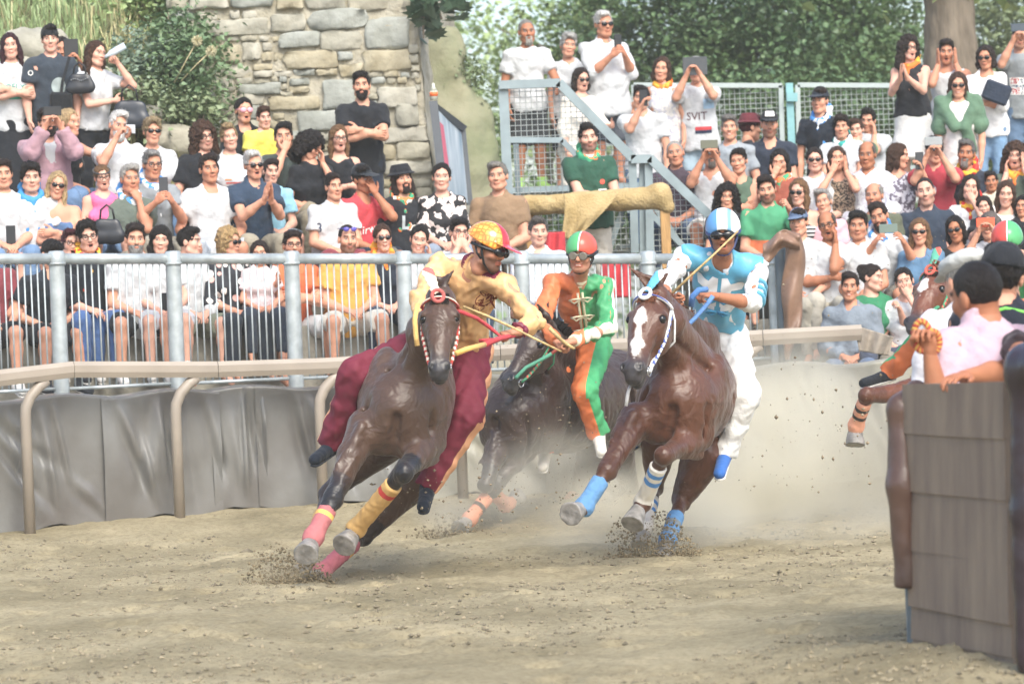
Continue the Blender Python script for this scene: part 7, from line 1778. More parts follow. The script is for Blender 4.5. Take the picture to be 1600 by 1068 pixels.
b, q = C(565, 134, rc(565) + .7, 'bearded man in black tee standing with arms crossed against the wall', ('tee', '#26292f'), ('jeans', NV), ('short', H_BK), 8, arms=('cross', 'cross'), pose='stand', beard='beard', beardc='#2a2422', skin='b', fat=1.08)
# ---- left stand, second row
b, q = C(4, 272, rb(4), 'young man in white tee with a phone in his lap at left edge', ('tee', W_), ('jeans', JN), ('short', H_DB), 20, arms=('lap', 'lap'), skin='b', lean=14); phone_at(q, 'black phone in the lap of the young man at left edge', c=BK, both=True, off=(0, .02, -.02))
C(48, 278, rb(48), 'curly haired boy in white tee with plain blue neckerchief', ('tee', W_), ('shorts', JN), ('gcurly', H_BK), 16, arms=('knee', 'lap'), skin='a', scarf='blue')
C(89, 290, rb(89), 'blonde woman in dark sunglasses and off shoulder denim top', ('off', '#54749e'), ('jeans', JN), ('long', H_BL), 14, arms=('cross', 'cross'), glasses='sun', skin='b', **F_)
C(160, 277, rb(160), 'girl in bright pink top with headband and round glasses', ('tank', '#ec6ca4'), ('shorts', JN), ('bun', H_LB), 22, arms=('lap', 'lap'), glasses='glasses', skin='a', mouth='o', hat=('band', '#4a4a4c'), sc=.88, **F_)
handbag('black leather handbag held by the girl in pink', 168, 358, rb(168) - .45, .24, .2, '#2a2d33')
C(203, 280, rb(203), 'elderly man in olive jacket with blue and white neckerchief, hand at chin', ('polo', '#68746a'), ('trousers', '#8d8676'), ('short', '#b0aca6'), 24, arms=('lap', 'chin'), skin='c', scarf='bluewhite', fat=1.1)
b, q = C(238, 258, rb(238) + .1, 'grey haired man with glasses and chequered neckerchief holding a phone', ('polo', '#8f969c'), ('trousers', '#9a9484'), ('short', H_GR), 22, arms=('phonelow', 'phonelow'), glasses='glasses', skin='c', scarf='bluewhite'); phone_at(q, 'dark phone held upright by the man in grey polo', c='#3a3d44', both=True)
C(326, 264, rb(326), 'tanned man in white v-neck tee', ('vneck', W_), ('shorts', '#a9b4c0'), ('short', H_DB), 14, arms=('knee', 'knee'), skin='c', legs=.16, fat=1.05)
b, q = C(396, 258, rb(396), 'white haired man in navy polo and sunglasses clapping', ('polo', '#34475e'), ('trousers', '#9a927e'), ('short', H_WH), 24, arms=('clap', 'clap'), glasses='sun', mouth='o', skin='b', fat=1.1, lean=12)
C(423, 268, rb(423) + .35, 'boy in light blue tee behind the clapping man', ('tee', '#8fcbe4'), ('shorts', '#77828e'), ('short', H_DB), 30, arms=('lap', 'lap'), skin='a', sc=.88)
b, q = C(521, 292, rb(521), 'boy in white polo with number three on the sleeve', ('polo', W_), ('shorts', '#8f4550'), ('short', H_DB), 22, arms=('lap', 'lap'), skin='b', fat=1.15, sc=.92, lean=14)
V2, F2 = text_shape('3', .13); print_on(q, [(V2, F2, flat('navy_print', '#2a3450', .7))], 'sleeve_number', (-.17, -.2))
b, q = C(567, 280, rb(567) + .1, 'young man in black cap and red tee with white script', ('vneck', '#d03c48'), ('shorts', NV), ('short', H_BK), 34, arms=('lap', 'mouth'), skin='d', hat=('cap', '#2b3138'), lean=12)
V2, F2 = text_shape('Fairway', .1); V2[:, 1] += V2[:, 0]*.2; print_on(q, [(V2, F2, M_WHITE)], 'tee_script', (0, -.25))
b, q = C(628, 280, rb(628) + .1, 'long haired man in black bucket hat and black tee', ('tee', '#2d3036'), ('shorts', '#6e6d62'), ('long', H_DB), 14, arms=('knee', 'knee'), skin='b', hat=('bucket', '#23262c'), beard='goatee', scarf='tri', legs=.16)
print_on(q, [(*fine_poly(rect(.075, .03)), M_WHITE)], 'chest_print', (.09, -.23)); print_on(q, [(*fine_poly([(0, 0), (.06, 0), (.06, .025), (.025, .025), (.025, .12), (0, .12)]), flat('grey_print', '#b9c2c6', .7))], 'pendant_print', (-.03, -.25))
C(690, 277, rb(690), 'dark haired woman in black and white patterned blouse', ('blouse', '#2a2a2e', 'blotch'), ('jeans', '#8b98aa'), ('bun', H_BK), 8, arms=('lap', 'lap'), skin='a', **F_)
b, q = C(778, 276, rb(745) + .1, 'grey haired man in tan polo turned towards the platform', ('polo', '#94785a'), ('trousers', '#6c6456'), ('short', '#86827c'), -8, arms=('knee', 'lap'), skin='b', fat=1.15, sc=1.05)
b, q = C(919, 216, 30.35, 'bearded man in dark green tee leaning on the burlap bar', ('tee', '#2c5a48'), ('trousers', '#d9d2c4'), ('quiff', H_BK), 6, arms=((.06, .28, -.38, 'relax'), (.1, .3, -.4, 'relax')), pose='stand', skin='a', stub=.75, scarf='tri', lean=10, fat=1.1)
V2, F2 = text_shape('•', .2); print_on(q, [(V2, F2, flat('red_badge', '#d65a48', .7)), (*fine_poly(rect(.08, .012, 0, -.06)), M_WHITE)], 'chest_badge', (.1, -.22))
# ---- left stand, front row behind the railing
SH = dict(shoes='#e6e4e0')
C(-22, 388, ra(-22), 'person in black shorts cut by the left edge', ('tee', '#8a3c44'), ('shorts', BK), ('short', H_DB), 20, arms=('lap', 'knee'), skin='b', **SH)
C(80, 398, ra(80) - .05, 'young man in black tee bending forward behind the first post', ('vneck', '#2b3038'), ('shorts', '#2d3036'), ('quiff', H_BK), 32, 35, 34, arms=('knee', 'lap'), skin='b', lean=24, shoes='#2f343c')
C(110, 382, ra(110) + .3, 'woman with short dark red hair and glasses shouting', ('vneck', '#2b3038'), ('jeans', '#4f71a8'), ('short', '#4a1f28'), 16, arms=('lap', 'lap'), glasses='glasses', skin='a', mouth='o', sex='f', **SH)
C(137, 370, ra(137) + .15, 'young man with black glasses and yellow red neckerchief', ('tee', '#2b3038'), ('jeans', '#4f71a8'), ('gcurly', H_BK), 20, arms=('lap', 'knee'), glasses='glasses', skin='a', mouth='o', scarf='redyellow', shoes='#3a3d44')
C(211, 374, ra(211), 'man with grey beard in white tee behind the bars', ('tee', W_), ('shorts', '#2d3036'), ('short', H_DB), 14, arms=('lap', 'knee'), beard='beard', beardc='#8d8b88', skin='b', fat=1.1, legs=.15, **SH)
b, q = C(251, 375, ra(251), 'girl with dark fringe in white tee holding a phone low', ('tee', W_), ('shorts', '#c8ccd4'), ('bangs', H_BK), 10, arms=('lap', 'lap'), skin='a', mouth='n', **SH, **F_); phone_at(q, 'black phone held low by the girl with dark fringe', c=BK, both=True, off=(0, .03, -.04))
C(296, 378, ra(296), 'boy in white shirt turning his head to the right', ('shirt', W_), ('shorts', '#7d8270'), ('short', H_BK), 25, 70, arms=('lap', 'lap'), skin='a', lean=14, legs=.12)
C(358, 378, ra(358), 'blonde curly woman in sunglasses and floral blouse', ('blouse', '#2b2e36', 'floral'), ('trousers', '#2f3640'), ('bobcurl', '#b89a6e'), 30, 62, 8, arms=('lap', (.3, .3, -.2)), glasses='sun', skin='b', **F_)
C(406, 395, ra(406) - .1, 'young girl in pale pink top half hidden by the top rail', ('tee', '#ecd6da'), ('jeans', '#3f4856'), ('long', H_DB), 10, arms=('lap', 'lap'), skin='b', sc=.78, **F_)
C(457, 384, ra(457) + .1, 'man with glasses in orange polo and white shorts', ('polo', '#e2703a'), ('shorts', W_), ('short', H_DB), 24, arms=('cross', 'cross'), glasses='glasses', skin='b', stub=.6, legs=.17, fat=1.1)
C(543, 374, ra(543), 'man in yellow tee with violet sunglasses pushed up on his head', ('tee', '#e6a93c'), ('shorts', '#d4cfc4'), ('buzz', H_DB), 14, arms=('lap', 'lap'), glasses='sunup', skin='b', stub=.75, fat=1.15, legs=.17)
C(598, 372, ra(598) + .1, 'woman in dark sunglasses and navy tank top with orange sash', ('tank', '#2b3340'), ('jeans', '#39465c'), ('pony', H_BR), 14, arms=('lap', 'lap'), glasses='sun', skin='a', scarf='orange', fat=1.1, **F_)
C(655, 374, ra(655) + .1, 'smiling dark haired woman with hand raised beside her face', ('tank', W_), ('jeans', '#4d5c74'), ('bun', H_BK), 8, arms=('lap', 'cheek'), skin='a', mouth='s', **F_)
C(717, 364, ra(717) + .15, 'person in violet glasses covering mouth with both hands', ('tee', '#c8ccd2'), ('jeans', '#4d5c74'), ('short', H_BK), 8, arms=('mouth', 'mouth'), glasses='glasses', skin='a')
C(841, 362, 28.95, 'man with swept grey hair in white shirt looking up right', ('shirt', '#e4eaf2'), ('jeans', '#5d6b80'), ('quiff', '#5e5a57'), 12, arms=('lap', 'lap'), skin='a', scarf=None)
# ---- steel platform
PL = 34.2; ST = dict(pose='stand', group='spectators standing on the platform', feet=2.82)
C(823, 50, PL, 'thin man with grey goatee in white tee and black pleated shorts', ('tee', W_), ('shorts', '#3a3e42'), ('buzz', '#8d8984'), 10, arms=('down', (.24, .3, -.42, 'relax')), beard='goatee', beardc='#b0aca6', skin='d', shoes='#a6d86a', **ST)
C(888, 72, PL + .25, 'grey haired woman in white tee and black shorts', ('tee', W_), ('shorts', '#3a3e42'), ('gcurly', '#b4b2ae'), 8, arms=('down', 'down'), skin='b', mouth='n', **ST, **F_)
b, q = C(943, 38, PL - .1, 'heavy white haired man in sunglasses and loose white shirt', ('rolled', W_), ('shorts', '#4c525c'), ('short', H_WH), 22, arms=('phonelow', 'phonelow'), glasses='sun', skin='c', fat=1.35, sc=1.08, hem=.16, **ST); phone_at(q, 'black phone held by the heavy white haired man', c=BK, both=True)
C(908, 124, PL - .55, 'young woman in sunglasses and cream blouse leaning at the sloping rail', ('blouse', '#e6e0d6'), ('shorts', '#d9d2c6'), ('bob', H_DB), 30, arms=('down', (.2, .25, -.32)), glasses='sun', skin='a', mouth='o', lean=10, pose='stand', group='spectators standing on the platform', **F_)
C(1034, 108, PL, 'dark haired woman in white sleeveless top with coloured flowers', ('tank', '#eeeae4', 'dots'), ('jeans', '#56708f'), ('bob', H_BR), -8, arms=('hip', 'down'), skin='b', mouth='n', scarf='orange', fat=1.15, **ST, **F_)
b, q = C(1087, 110, PL, 'grey haired man in printed white tee filming with a tablet', ('tee', W_), ('jeans', '#a4bccc'), ('short', '#a9a6a2'), -8, arms=('phone', 'phone'), skin='b', fat=1.1, **ST); phone_at(q, 'grey tablet held by the man in printed white tee', c='#4c5054', size=(.18, .012, .24), land=True, both=True, off=(.02, .0, -.02), nm='tablet', cat='tablet')
V2, F2 = text_shape('SVIT', .11); print_on(q, [(V2, F2, flat('maroon_print', '#5e3a42', .7)), (*fine_poly(rect(.16, .035, .06, -.12)), flat('red_print', '#d04a50', .7)), (*fine_poly(rect(.16, .03, .06, -.155)), flat('navy_print', '#2a3450', .7)), (*fine_poly(rect(.1, .1, .12, .12)), flat('sky_print', '#a9c6de', .7))], 'tee_print', (0, -.28))
b, q = C(1002, 153, PL - 1.0, 'boy in white tee filming with a black phone by the stair rail', ('tee', W_), ('jeans', '#5f7c9c'), ('short', H_BK), -4, arms=((.0, .3, .06, 'hold'), 'down'), skin='b', sc=.97, pose='stand', group='spectators standing on the platform'); phone_at(q, 'black phone held upright by the boy at the stair rail', 'L', BK)
# ---- right stand (rows from the back)
G5 = dict(group='spectators in the stands')
r5, r4, r3, r2, r1 = 32.1, 31.25, 30.4, 29.5, 28.75
C(1140, 200, r5, 'grey haired man in grey tee under the wire fence', ('tee', '#99a2aa'), ('jeans', '#a4bccc'), ('short', '#7d7a76'), -10, arms=('lap', 'knee'), skin='b', mouth='s', fat=1.1)
C(1172, 200, r5 + .25, 'person with maroon hat turned away behind the white fronted cap', ('tee', '#3a3d42'), ('trousers', '#3a3d42'), ('short', '#4a1f28'), 110, arms=('lap', 'lap'), skin='b', hat=('bucket', '#6a2a34'))
b, q = C(1202, 195, r5, 'man in black cap with white front and navy tee', ('vneck', '#2f3848'), ('trousers', '#2d3036'), ('buzz', H_DB), -6, arms=('knee', 'lap'), skin='b', stub=.6, hat=('cap', '#23262c'), fat=1.1); q['_on_head']('cap_front', (np.array([(-.045, -.098, .075), (.045, -.098, .075), (.04, -.085, .12), (-.04, -.085, .12)]), np.array([[0, 1, 2, 3]])), M_WHITE, 1.06)
C(1281, 158, r5 + .1, 'teenager in navy cap and polo with blue flag round his shoulders, standing', ('polo', '#28303c'), ('shorts', '#e2e0da'), ('short', H_DB), -24, arms=('down', 'down'), pose='stand', skin='b', hat=('cap', '#2c3440'), scarf='bluewhite', sc=.98, lean=6)
C(1315, 199, r5, 'smiling boy in white tee with teal neckerchief', ('tee', W_), ('shorts', '#7d828a'), ('gcurly', H_DB), -12, arms=('lap', 'lap'), skin='b', mouth='n', scarf='teal', sc=.85)
C(1338, 203, r5 + .15, 'boy resting chin on his hands beside the teal neckerchief', ('tee', '#6f8f68'), ('shorts', '#7d828a'), ('short', H_BR), -14, arms=('chin', 'chin'), skin='a', sc=.8)
C(1356, 188, r5 + .5, 'boy with black hair peeking over the chin resting boy', ('tee', '#c8ccd0'), ('shorts', '#7d828a'), ('quiff', H_BK), -20, arms=('lap', 'cheek'), skin='b', sc=.88, mouth='n')
TS = dict(pose='stand')
b, q = C(1420, 76, 33.3, 'dark haired woman clapping in black top and white flared shorts', ('tank', '#2c2e34'), ('skirtmini', '#eeece6'), ('curlylong', H_DB), -18, 28, arms=('clap', 'clap'), glasses='glasses', mouth='o', skin='a', scarf='orange', hem=-.02, **TS, **F_)
C(1479, 82, 33.9, 'person in white sleeveless top shouting through cupped hands', ('tank', W_), ('trousers', '#34383e'), ('short', H_DB), -8, arms=('shout', 'shout'), skin='c', mouth='o', **TS)
b, q = C(1497, 133, 32.9, 'laughing woman in sunglasses with green sweater over her shoulders', ('tee', '#f0ebe8'), ('trousers', '#eeece6'), ('bob', H_BR), -8, arms=('down', 'down'), glasses='sun', mouth='s', skin='b', **TS, **F_)
J = q['J']; S = SDF(.015); S.cone(J['shL'] - J['Tu']*.02, J['shR'] - J['Tu']*.02, .085, .085, k=.05); S.cone(J['N'], J['N'] - J['Tu']*.2 - J['Tf']*.08, .14, .16, k=.05, side=J['Tf'], flat=.5)
for s in (-1, 1): S.cone(J['N'] + J['Ts']*s*.16, J['N'] - J['Tu']*.22 + J['Tf']*.15 + J['Ts']*s*.05, .075, .05, k=.04); S.cone(J['sh'+('L' if s < 0 else 'R')], J['sh'+('L' if s < 0 else 'R')]*.4 + J['el'+('L' if s < 0 else 'R')]*.6, .085, .09, k=.03)
S.cone(J['N'] - J['Tu']*.22 + J['Tf']*.15 + J['Ts']*.05, J['N'] - J['Tu']*.45 + J['Tf']*.15 + J['Ts']*.1, .055, .065, k=.03, side=J['Tf'], flat=.5)
S.ell(J['N'] + J['Tu']*.06 + J['Tf']*.06, (.07, .1, .1), k=.02, sub=True); S.noise(.008, 30); V, F = S.mesh(); q['_child']('sweater', V, F, cloth('#5f8268'))
b, q = C(1540, 90, 33.6, 'woman in sunglasses and white lace blouse holding a navy clutch', ('blouse', '#eeeef0', 'plain'), ('jeans', '#7398bd'), ('bob', H_DB), -10, arms=('cross', (-.04, .2, -.3, 'grip')), glasses='sun', skin='c', mouth='n', fat=1.1, **TS, **F_)
c0 = q['J']['N'] + q['F']*.24 + q['Sd']*.1 - UP*.2; m = MB(); m.bbox(c0, (.26, .05, .2), np.array(Matrix.Rotation(.4, 3, 'Y')), .02); tag(m.obj('clutch_bag', cloth('#2f3a4c'), None, False, org=tuple(c0)), 'navy clutch bag in the arms of the lace blouse woman', 'bag')
b, q = C(1594, 58, 33.9, 'tall man in grey tee with a cross flag print filming', ('tee', '#98a0a4'), ('jeans', '#5f7c9c'), ('short', H_BK), -10, arms=('phone', 'phone'), skin='b', stub=.5, **TS); phone_at(q, 'slate phone held sideways by the man in grey tee', c='#4a5560', land=True, both=True)
RD = flat('red_print', '#b84048', .7); print_on(q, [(*fine_poly(rect(.24, .17)), M_WHITE)], 'flag_white', (0, -.3)); 
for (x, y) in ((-.065, .05), (.065, .05), (-.065, -.05), (.065, -.05)): print_on(q, [(*fine_poly(rect(.085, .06, x, y)), RD)], 'flag_red', (0, -.297))
print_on(q, [(*fine_poly(rect(.24, .022)), flat('navy_print', '#3a5070', .7)), (*fine_poly(rect(.022, .17)), flat('navy_print', '#3a5070', .7))], 'flag_blue', (0, -.3))
# row four
b, q = C(1055, 240, r4 + .2, 'old man with cropped hair in dark plum polo', ('polo', '#4c404c'), ('jeans', '#5b6f8c'), ('buzz', '#a9a5a0'), -8, arms=('lap', 'lap'), skin='c'); V2, F2 = text_shape('CM', .06); print_on(q, [(V2, F2, M_WHITE)], 'chest_print', (.09, -.2))
b, q = C(1111, 240, r4, 'grey bearded man in white sleeveless tee filming with raised arms', ('tank', W_), ('shorts', '#d8d4cc'), ('buzz', H_DB), -6, arms=('phone', 'phone'), glasses='sun', beard='goatee', beardc='#77736e', skin='c'); phone_at(q, 'olive phone held sideways by the man in sleeveless tee', c='#6b6d5e', land=True, both=True)
C(1154, 252, r4 + .15, 'woman with short black hair in green sleeveless top, arms crossed', ('tank', '#5a7563'), ('trousers', '#3a3d42'), ('short', H_BK), -14, arms=('cross', 'cross'), skin='b', **F_)
C(1218, 252, r4, 'dark haired woman with tricolour sash covering her mouth', ('tee', '#a4543f'), ('trousers', '#3a3d42'), ('long', H_BK), -12, arms=('mouth', 'lap'), skin='b', scarf='tri', **F_)
b, q = C(1273, 250, r4, 'woman in sunglasses and white tee with blue letter', ('tee', W_), ('jeans', '#6a7f9c'), ('pony', H_DB), -10, arms=('lap', 'lap'), glasses='sun', skin='a', fat=1.2, **F_); V2, F2 = text_shape('A', .1); print_on(q, [(V2, F2, flat('blue_print', '#3a55b8', .7))], 'tee_letter', (.04, -.26))
C(1308, 248, r4, 'woman in leopard print top with hands at her mouth', ('tank', '#a38a70', 'leopard'), ('shorts', '#7a6a58'), ('long', H_BR), -12, arms=('mouth', 'shout'), skin='b', **F_)
C(1355, 242, r4, 'bald tanned man in white patterned shirt', ('shirt', '#e4e8ee', 'dots'), ('trousers', '#6d6a62'), ('fringe', '#6e6964'), -14, arms=('knee', 'lap'), skin='d', fat=1.1)
b, q = C(1404, 244, r4, 'brown haired woman in profile raising a phone', ('blouse', '#6d6678', 'dots'), ('jeans', '#4d566a'), ('bob', H_BR), 15, 70, arms=('lap', (.1, .34, .02, 'hold')), skin='b', mouth='o', **F_); phone_at(q, 'dark phone held upright by the brown haired woman in profile', 'R', '#3a3d42')
b, q = C(1460, 235, r4, 'man in red polo filming with his phone', ('polo', '#b53444'), ('trousers', '#39404c'), ('short', H_BK), -8, arms=('phone', 'phone'), glasses='sun', skin='b'); phone_at(q, 'silver phone held sideways by the man in red polo', c='#9aa0a2', land=True, both=True)
C(1510, 240, r4 + .1, 'grey bearded man with yellow and red neckerchief', ('polo', '#333a48'), ('trousers', '#39404c'), ('short', '#6d6a68'), -16, arms=('lap', 'lap'), skin='d', beard='goatee', beardc='#8a8784', scarf='redyellow')
C(1586, 243, r4, 'brown haired woman with orange scarf holding her cheeks', ('tee', '#5d6a5c'), ('jeans', '#4d566a'), ('curlylong', H_BR), -16, arms=('cheek', 'shout'), skin='a', mouth='o', scarf='orange', **F_)
C(1549, 284, r4 - .35, 'small dark haired child below the bearded man with neckerchief', ('tee', '#c9c3ae'), ('shorts', '#4d566a'), ('short', H_BK), -14, arms=('lap', 'lap'), sc=.68, skin='d')
# row three
C(1136, 308, r3, 'dark curly haired woman just above the blue helmet', ('tee', '#33363c'), ('trousers', '#33363c'), ('curlylong', H_BK), -8, arms=('lap', 'lap'), skin='b', **F_)
b, q = C(1198, 296, r3 - .3, 'bearded man in green and orange hooped jersey pointing across', ('polo', '#3f9a6c'), ('shorts', '#33363c'), ('short', H_DB), -4, arms=('lap', (.18, .42, -.02, 'grip')), skin='b', stub=.8, fat=1.1)
retone(q['_top'], q['_topV'], q['_topF'], lambda V, N: (V - q['J']['N']) @ q['J']['Tu'], ramp_attr('hooped_jersey', [(-1, '#3f9a6c'), (-.42, '#e67a44'), (-.26, '#3f9a6c')], .8))
C(1248, 300, r3, 'long blonde haired woman in sunglasses and strapless striped top', ('off', '#e4e2de', 'stripes'), ('shorts', '#c9c3b8'), ('long', H_LB), -14, arms=('lap', 'knee'), glasses='sun', skin='a', **F_)
C(1287, 316, r3, 'elderly woman with short grey hair in pink tee', ('tee', '#eab4c0'), ('trousers', '#8d8a86'), ('short', '#a09c98'), -10, arms=('lap', 'lap'), skin='b', mouth='n', fat=1.2, **F_)
C(1366, 306, r3, 'old balding man in olive tee', ('tee', '#646a56'), ('trousers', '#6d6a62'), ('fringe', '#9a9690'), -12, arms=('knee', 'lap'), skin='c', fat=1.2)
C(1446, 300, r3, 'large balding man in navy polo', ('polo', '#333f50'), ('trousers', '#4d566a'), ('buzz', H_DB), -8, arms=('knee', 'lap'), skin='a', stub=.45, fat=1.3, sc=1.06)
C(1516, 293, r3, 'young woman with dark hair in white tee and yellow red scarf', ('tee', '#eceaea'), ('jeans', '#4d566a'), ('bob', H_DB), -14, arms=('lap', 'mouth'), skin='a', scarf='redyellow', **F_)
C(1538, 322, r3 - .2, 'small child in black tee clapping in front of the dark haired woman', ('tee', BK), ('shorts', '#4d566a'), ('bob', H_DB), -18, arms=('clap', 'clap'), sc=.66, skin='a', **F_)
C(1572, 303, r3, 'smiling woman with long brown hair in white tank top', ('tank', '#eae6e4'), ('jeans', '#4d566a'), ('long', H_BR), -14, arms=('lap', 'lap'), skin='a', mouth='s', fat=1.1, **F_)
C(1598, 322, r3 - .1, 'dark haired child in black shirt cut by the right edge', ('tee', BK), ('shorts', '#4d566a'), ('bob', H_BK), -18, arms=('lap', 'lap'), sc=.72, skin='c')
# row two
C(1248, 348, r2, 'smiling man in blue baseball cap and white tee', ('tee', W_), ('trousers', '#b8b2a4'), ('short', H_DB), -10, arms=('lap', 'knee'), skin='b', mouth='n', hat=('cap', '#5f7698'), fat=1.05)
C(1293, 352, r2, 'bald man laughing in green tinted glasses and white tee', ('tee', W_), ('trousers', '#a9a394'), ('fringe', '#5e5854'), -14, arms=('cross', 'cheek'), glasses='glasses', skin='d', mouth='o')
C(1341, 352, r2, 'dark haired man in open white shirt without glasses', ('polo', W_), ('trousers', '#6d6a62'), ('short', H_BK), -10, arms=('lap', 'lap'), skin='c')
b, q = C(1374, 338, r2 + .2, 'man with full beard and blue white scarf filming with green phone', ('tee', W_), ('shorts', '#6d6a62'), ('short', H_DB), -6, arms=((-.06, .34, -.08, 'hold'), (.2, .34, -.08, 'hold')), skin='c', beard='beard', scarf='bluewhite'); phone_at(q, 'grey green phone held by the full bearded man', c='#6f7f78', land=True, both=True)
C(1437, 362, r2, 'laughing blonde woman in sunglasses and blue wrap top', ('vneck', '#5b84a8'), ('jeans', '#4d566a'), ('long', H_LB), -12, arms=('lap', 'lap'), glasses='sun', skin='b', mouth='n', **F_)
C(1493, 358, r2, 'tanned dark haired woman in sunglasses and black tank top', ('tank', '#2d2f34'), ('jeans', '#4d566a'), ('bob', H_BK), -12, arms=('lap', 'lap'), glasses='sun', skin='d', **F_)
b, q = C(1546, 352, r2 + .1, 'greying woman behind a coral phone near the jockey', ('tee', '#b9bcc4'), ('jeans', '#4d566a'), ('bob', '#6e6662'), -14, arms=('phone', 'phone'), skin='b', **F_); phone_at(q, 'coral phone held up by the greying woman', c='#ee6a4c', land=True, both=True, off=(0, .02, -.02))
# front row
C(1328, 448, r1, 'broad man in blue grey shirt sitting low by the track', ('shirt', '#7f8b98'), ('jeans', '#5b6f8c'), ('short', H_DB), -10, arms=('lap', 'lap'), skin='c', mouth='s', fat=1.25, lean=16)
C(1362, 434, r1 + .15, 'young woman in green tee looking to the right', ('tee', '#2f8a60'), ('jeans', '#4d566a'), ('bun', H_DB), 10, 58, arms=('lap', (.16, .3, -.12, 'grip')), skin='a', **F_)
C(1413, 440, r1 + .1, 'young woman in white tee with fingers at her mouth', ('tee', W_), ('trousers', '#8d8676'), ('bun', H_BK), -8, arms=('lap', 'mouth'), skin='a', **F_)
# ---- foreground spectators at the inner barrier
FG = dict(pose='stand', shoes='#3a3633', group='spectators leaning on the inner barrier', hb=.012, hc=.011, headk=1.05, hh=.006, hairh=.007, hd=.0055)
b, q = C(1527, 462, 14.8, 'man with thinning dark hair in pale pink polo seen from behind', ('polo', '#c8a9b8'), ('jeans', '#4d566a'), ('buzz', '#241f1e'), 205, 212, 6, arms=(('px', 1510, 588, 14.35, 'relax'), ('px', 1453, 553, 14.5, 'grip')), skin='d', fat=1.25, lean=16, sc=1.14, neck=.125, poled=.8, poles=.55, polef=.45, armw=1.15, **FG)
q2_ = q
b, q = C(1507, 441, 16.2, 'elderly man in pale grey flat cap at the inner barrier', ('shirt', '#e4e2e8'), ('trousers', '#5d5a56'), ('buzz', '#b0aca6'), 190, 196, arms=('down', 'down'), skin='b', hat=('flatcap', '#c3c6c4'), neck=.14, **FG)
b, q = C(1566, 432, 15.4, 'man in black cap and navy top with neon piping', ('tee', '#252b38'), ('trousers', '#2d3036'), ('short', H_BK), 176, 180, arms=('down', 'down'), skin='b', hat=('cap', '#23262c'), fat=1.15, neck=.13, sc=1.05, **FG)
J = q['J']; m = MB(); m.tube([J['N'] - J['Tf']*.1 + J['Ts']*t - UP*(.02 + abs(t)*.25) for t in np.linspace(-.16, .16, 9)], .008, 6); new_obj('neon_piping', m.mesh('neon_piping', [flat('neon_green', '#7fe05a', .6)], q['_org'], True), b)
C(1655, 455, 14.6, 'person in dark top at the right edge resting an elbow on the barrier', ('tee', '#3b3138'), ('trousers', '#2d3036'), ('short', H_BK), 170, 175, arms=('down', ('px', 1604, 545, 14.0, 'relax')), skin='d', lean=10, **FG)
# twisted red and yellow cord in the pink polo man's hand
J = q2_['J']; c0 = P(1449, 532, 14.5)
tc_ = thing('twisted_cord', 'looped red and yellow twisted cord held over the barrier', 'cord', c0)
for i_, cc in enumerate(('#d8a53c', '#b83a30')):
    m = MB()
    for (cx, cz, rx, rz) in ((-.022, .02, .034, .062), (.028, -.005, .022, .042)):
        m.tube([c0 + A_(cx + rx*math.cos(a) + .008*math.cos(a*14 + i_*math.pi)*math.cos(a), .009*math.sin(a*14 + i_*math.pi), cz + rz*math.sin(a) + .008*math.cos(a*14 + i_*math.pi)*math.sin(a)) for a in np.linspace(0, 6.3, 110)], .008, 6)
    m.obj('cord_strand', cloth(cc), tc_, True, rel=c0)
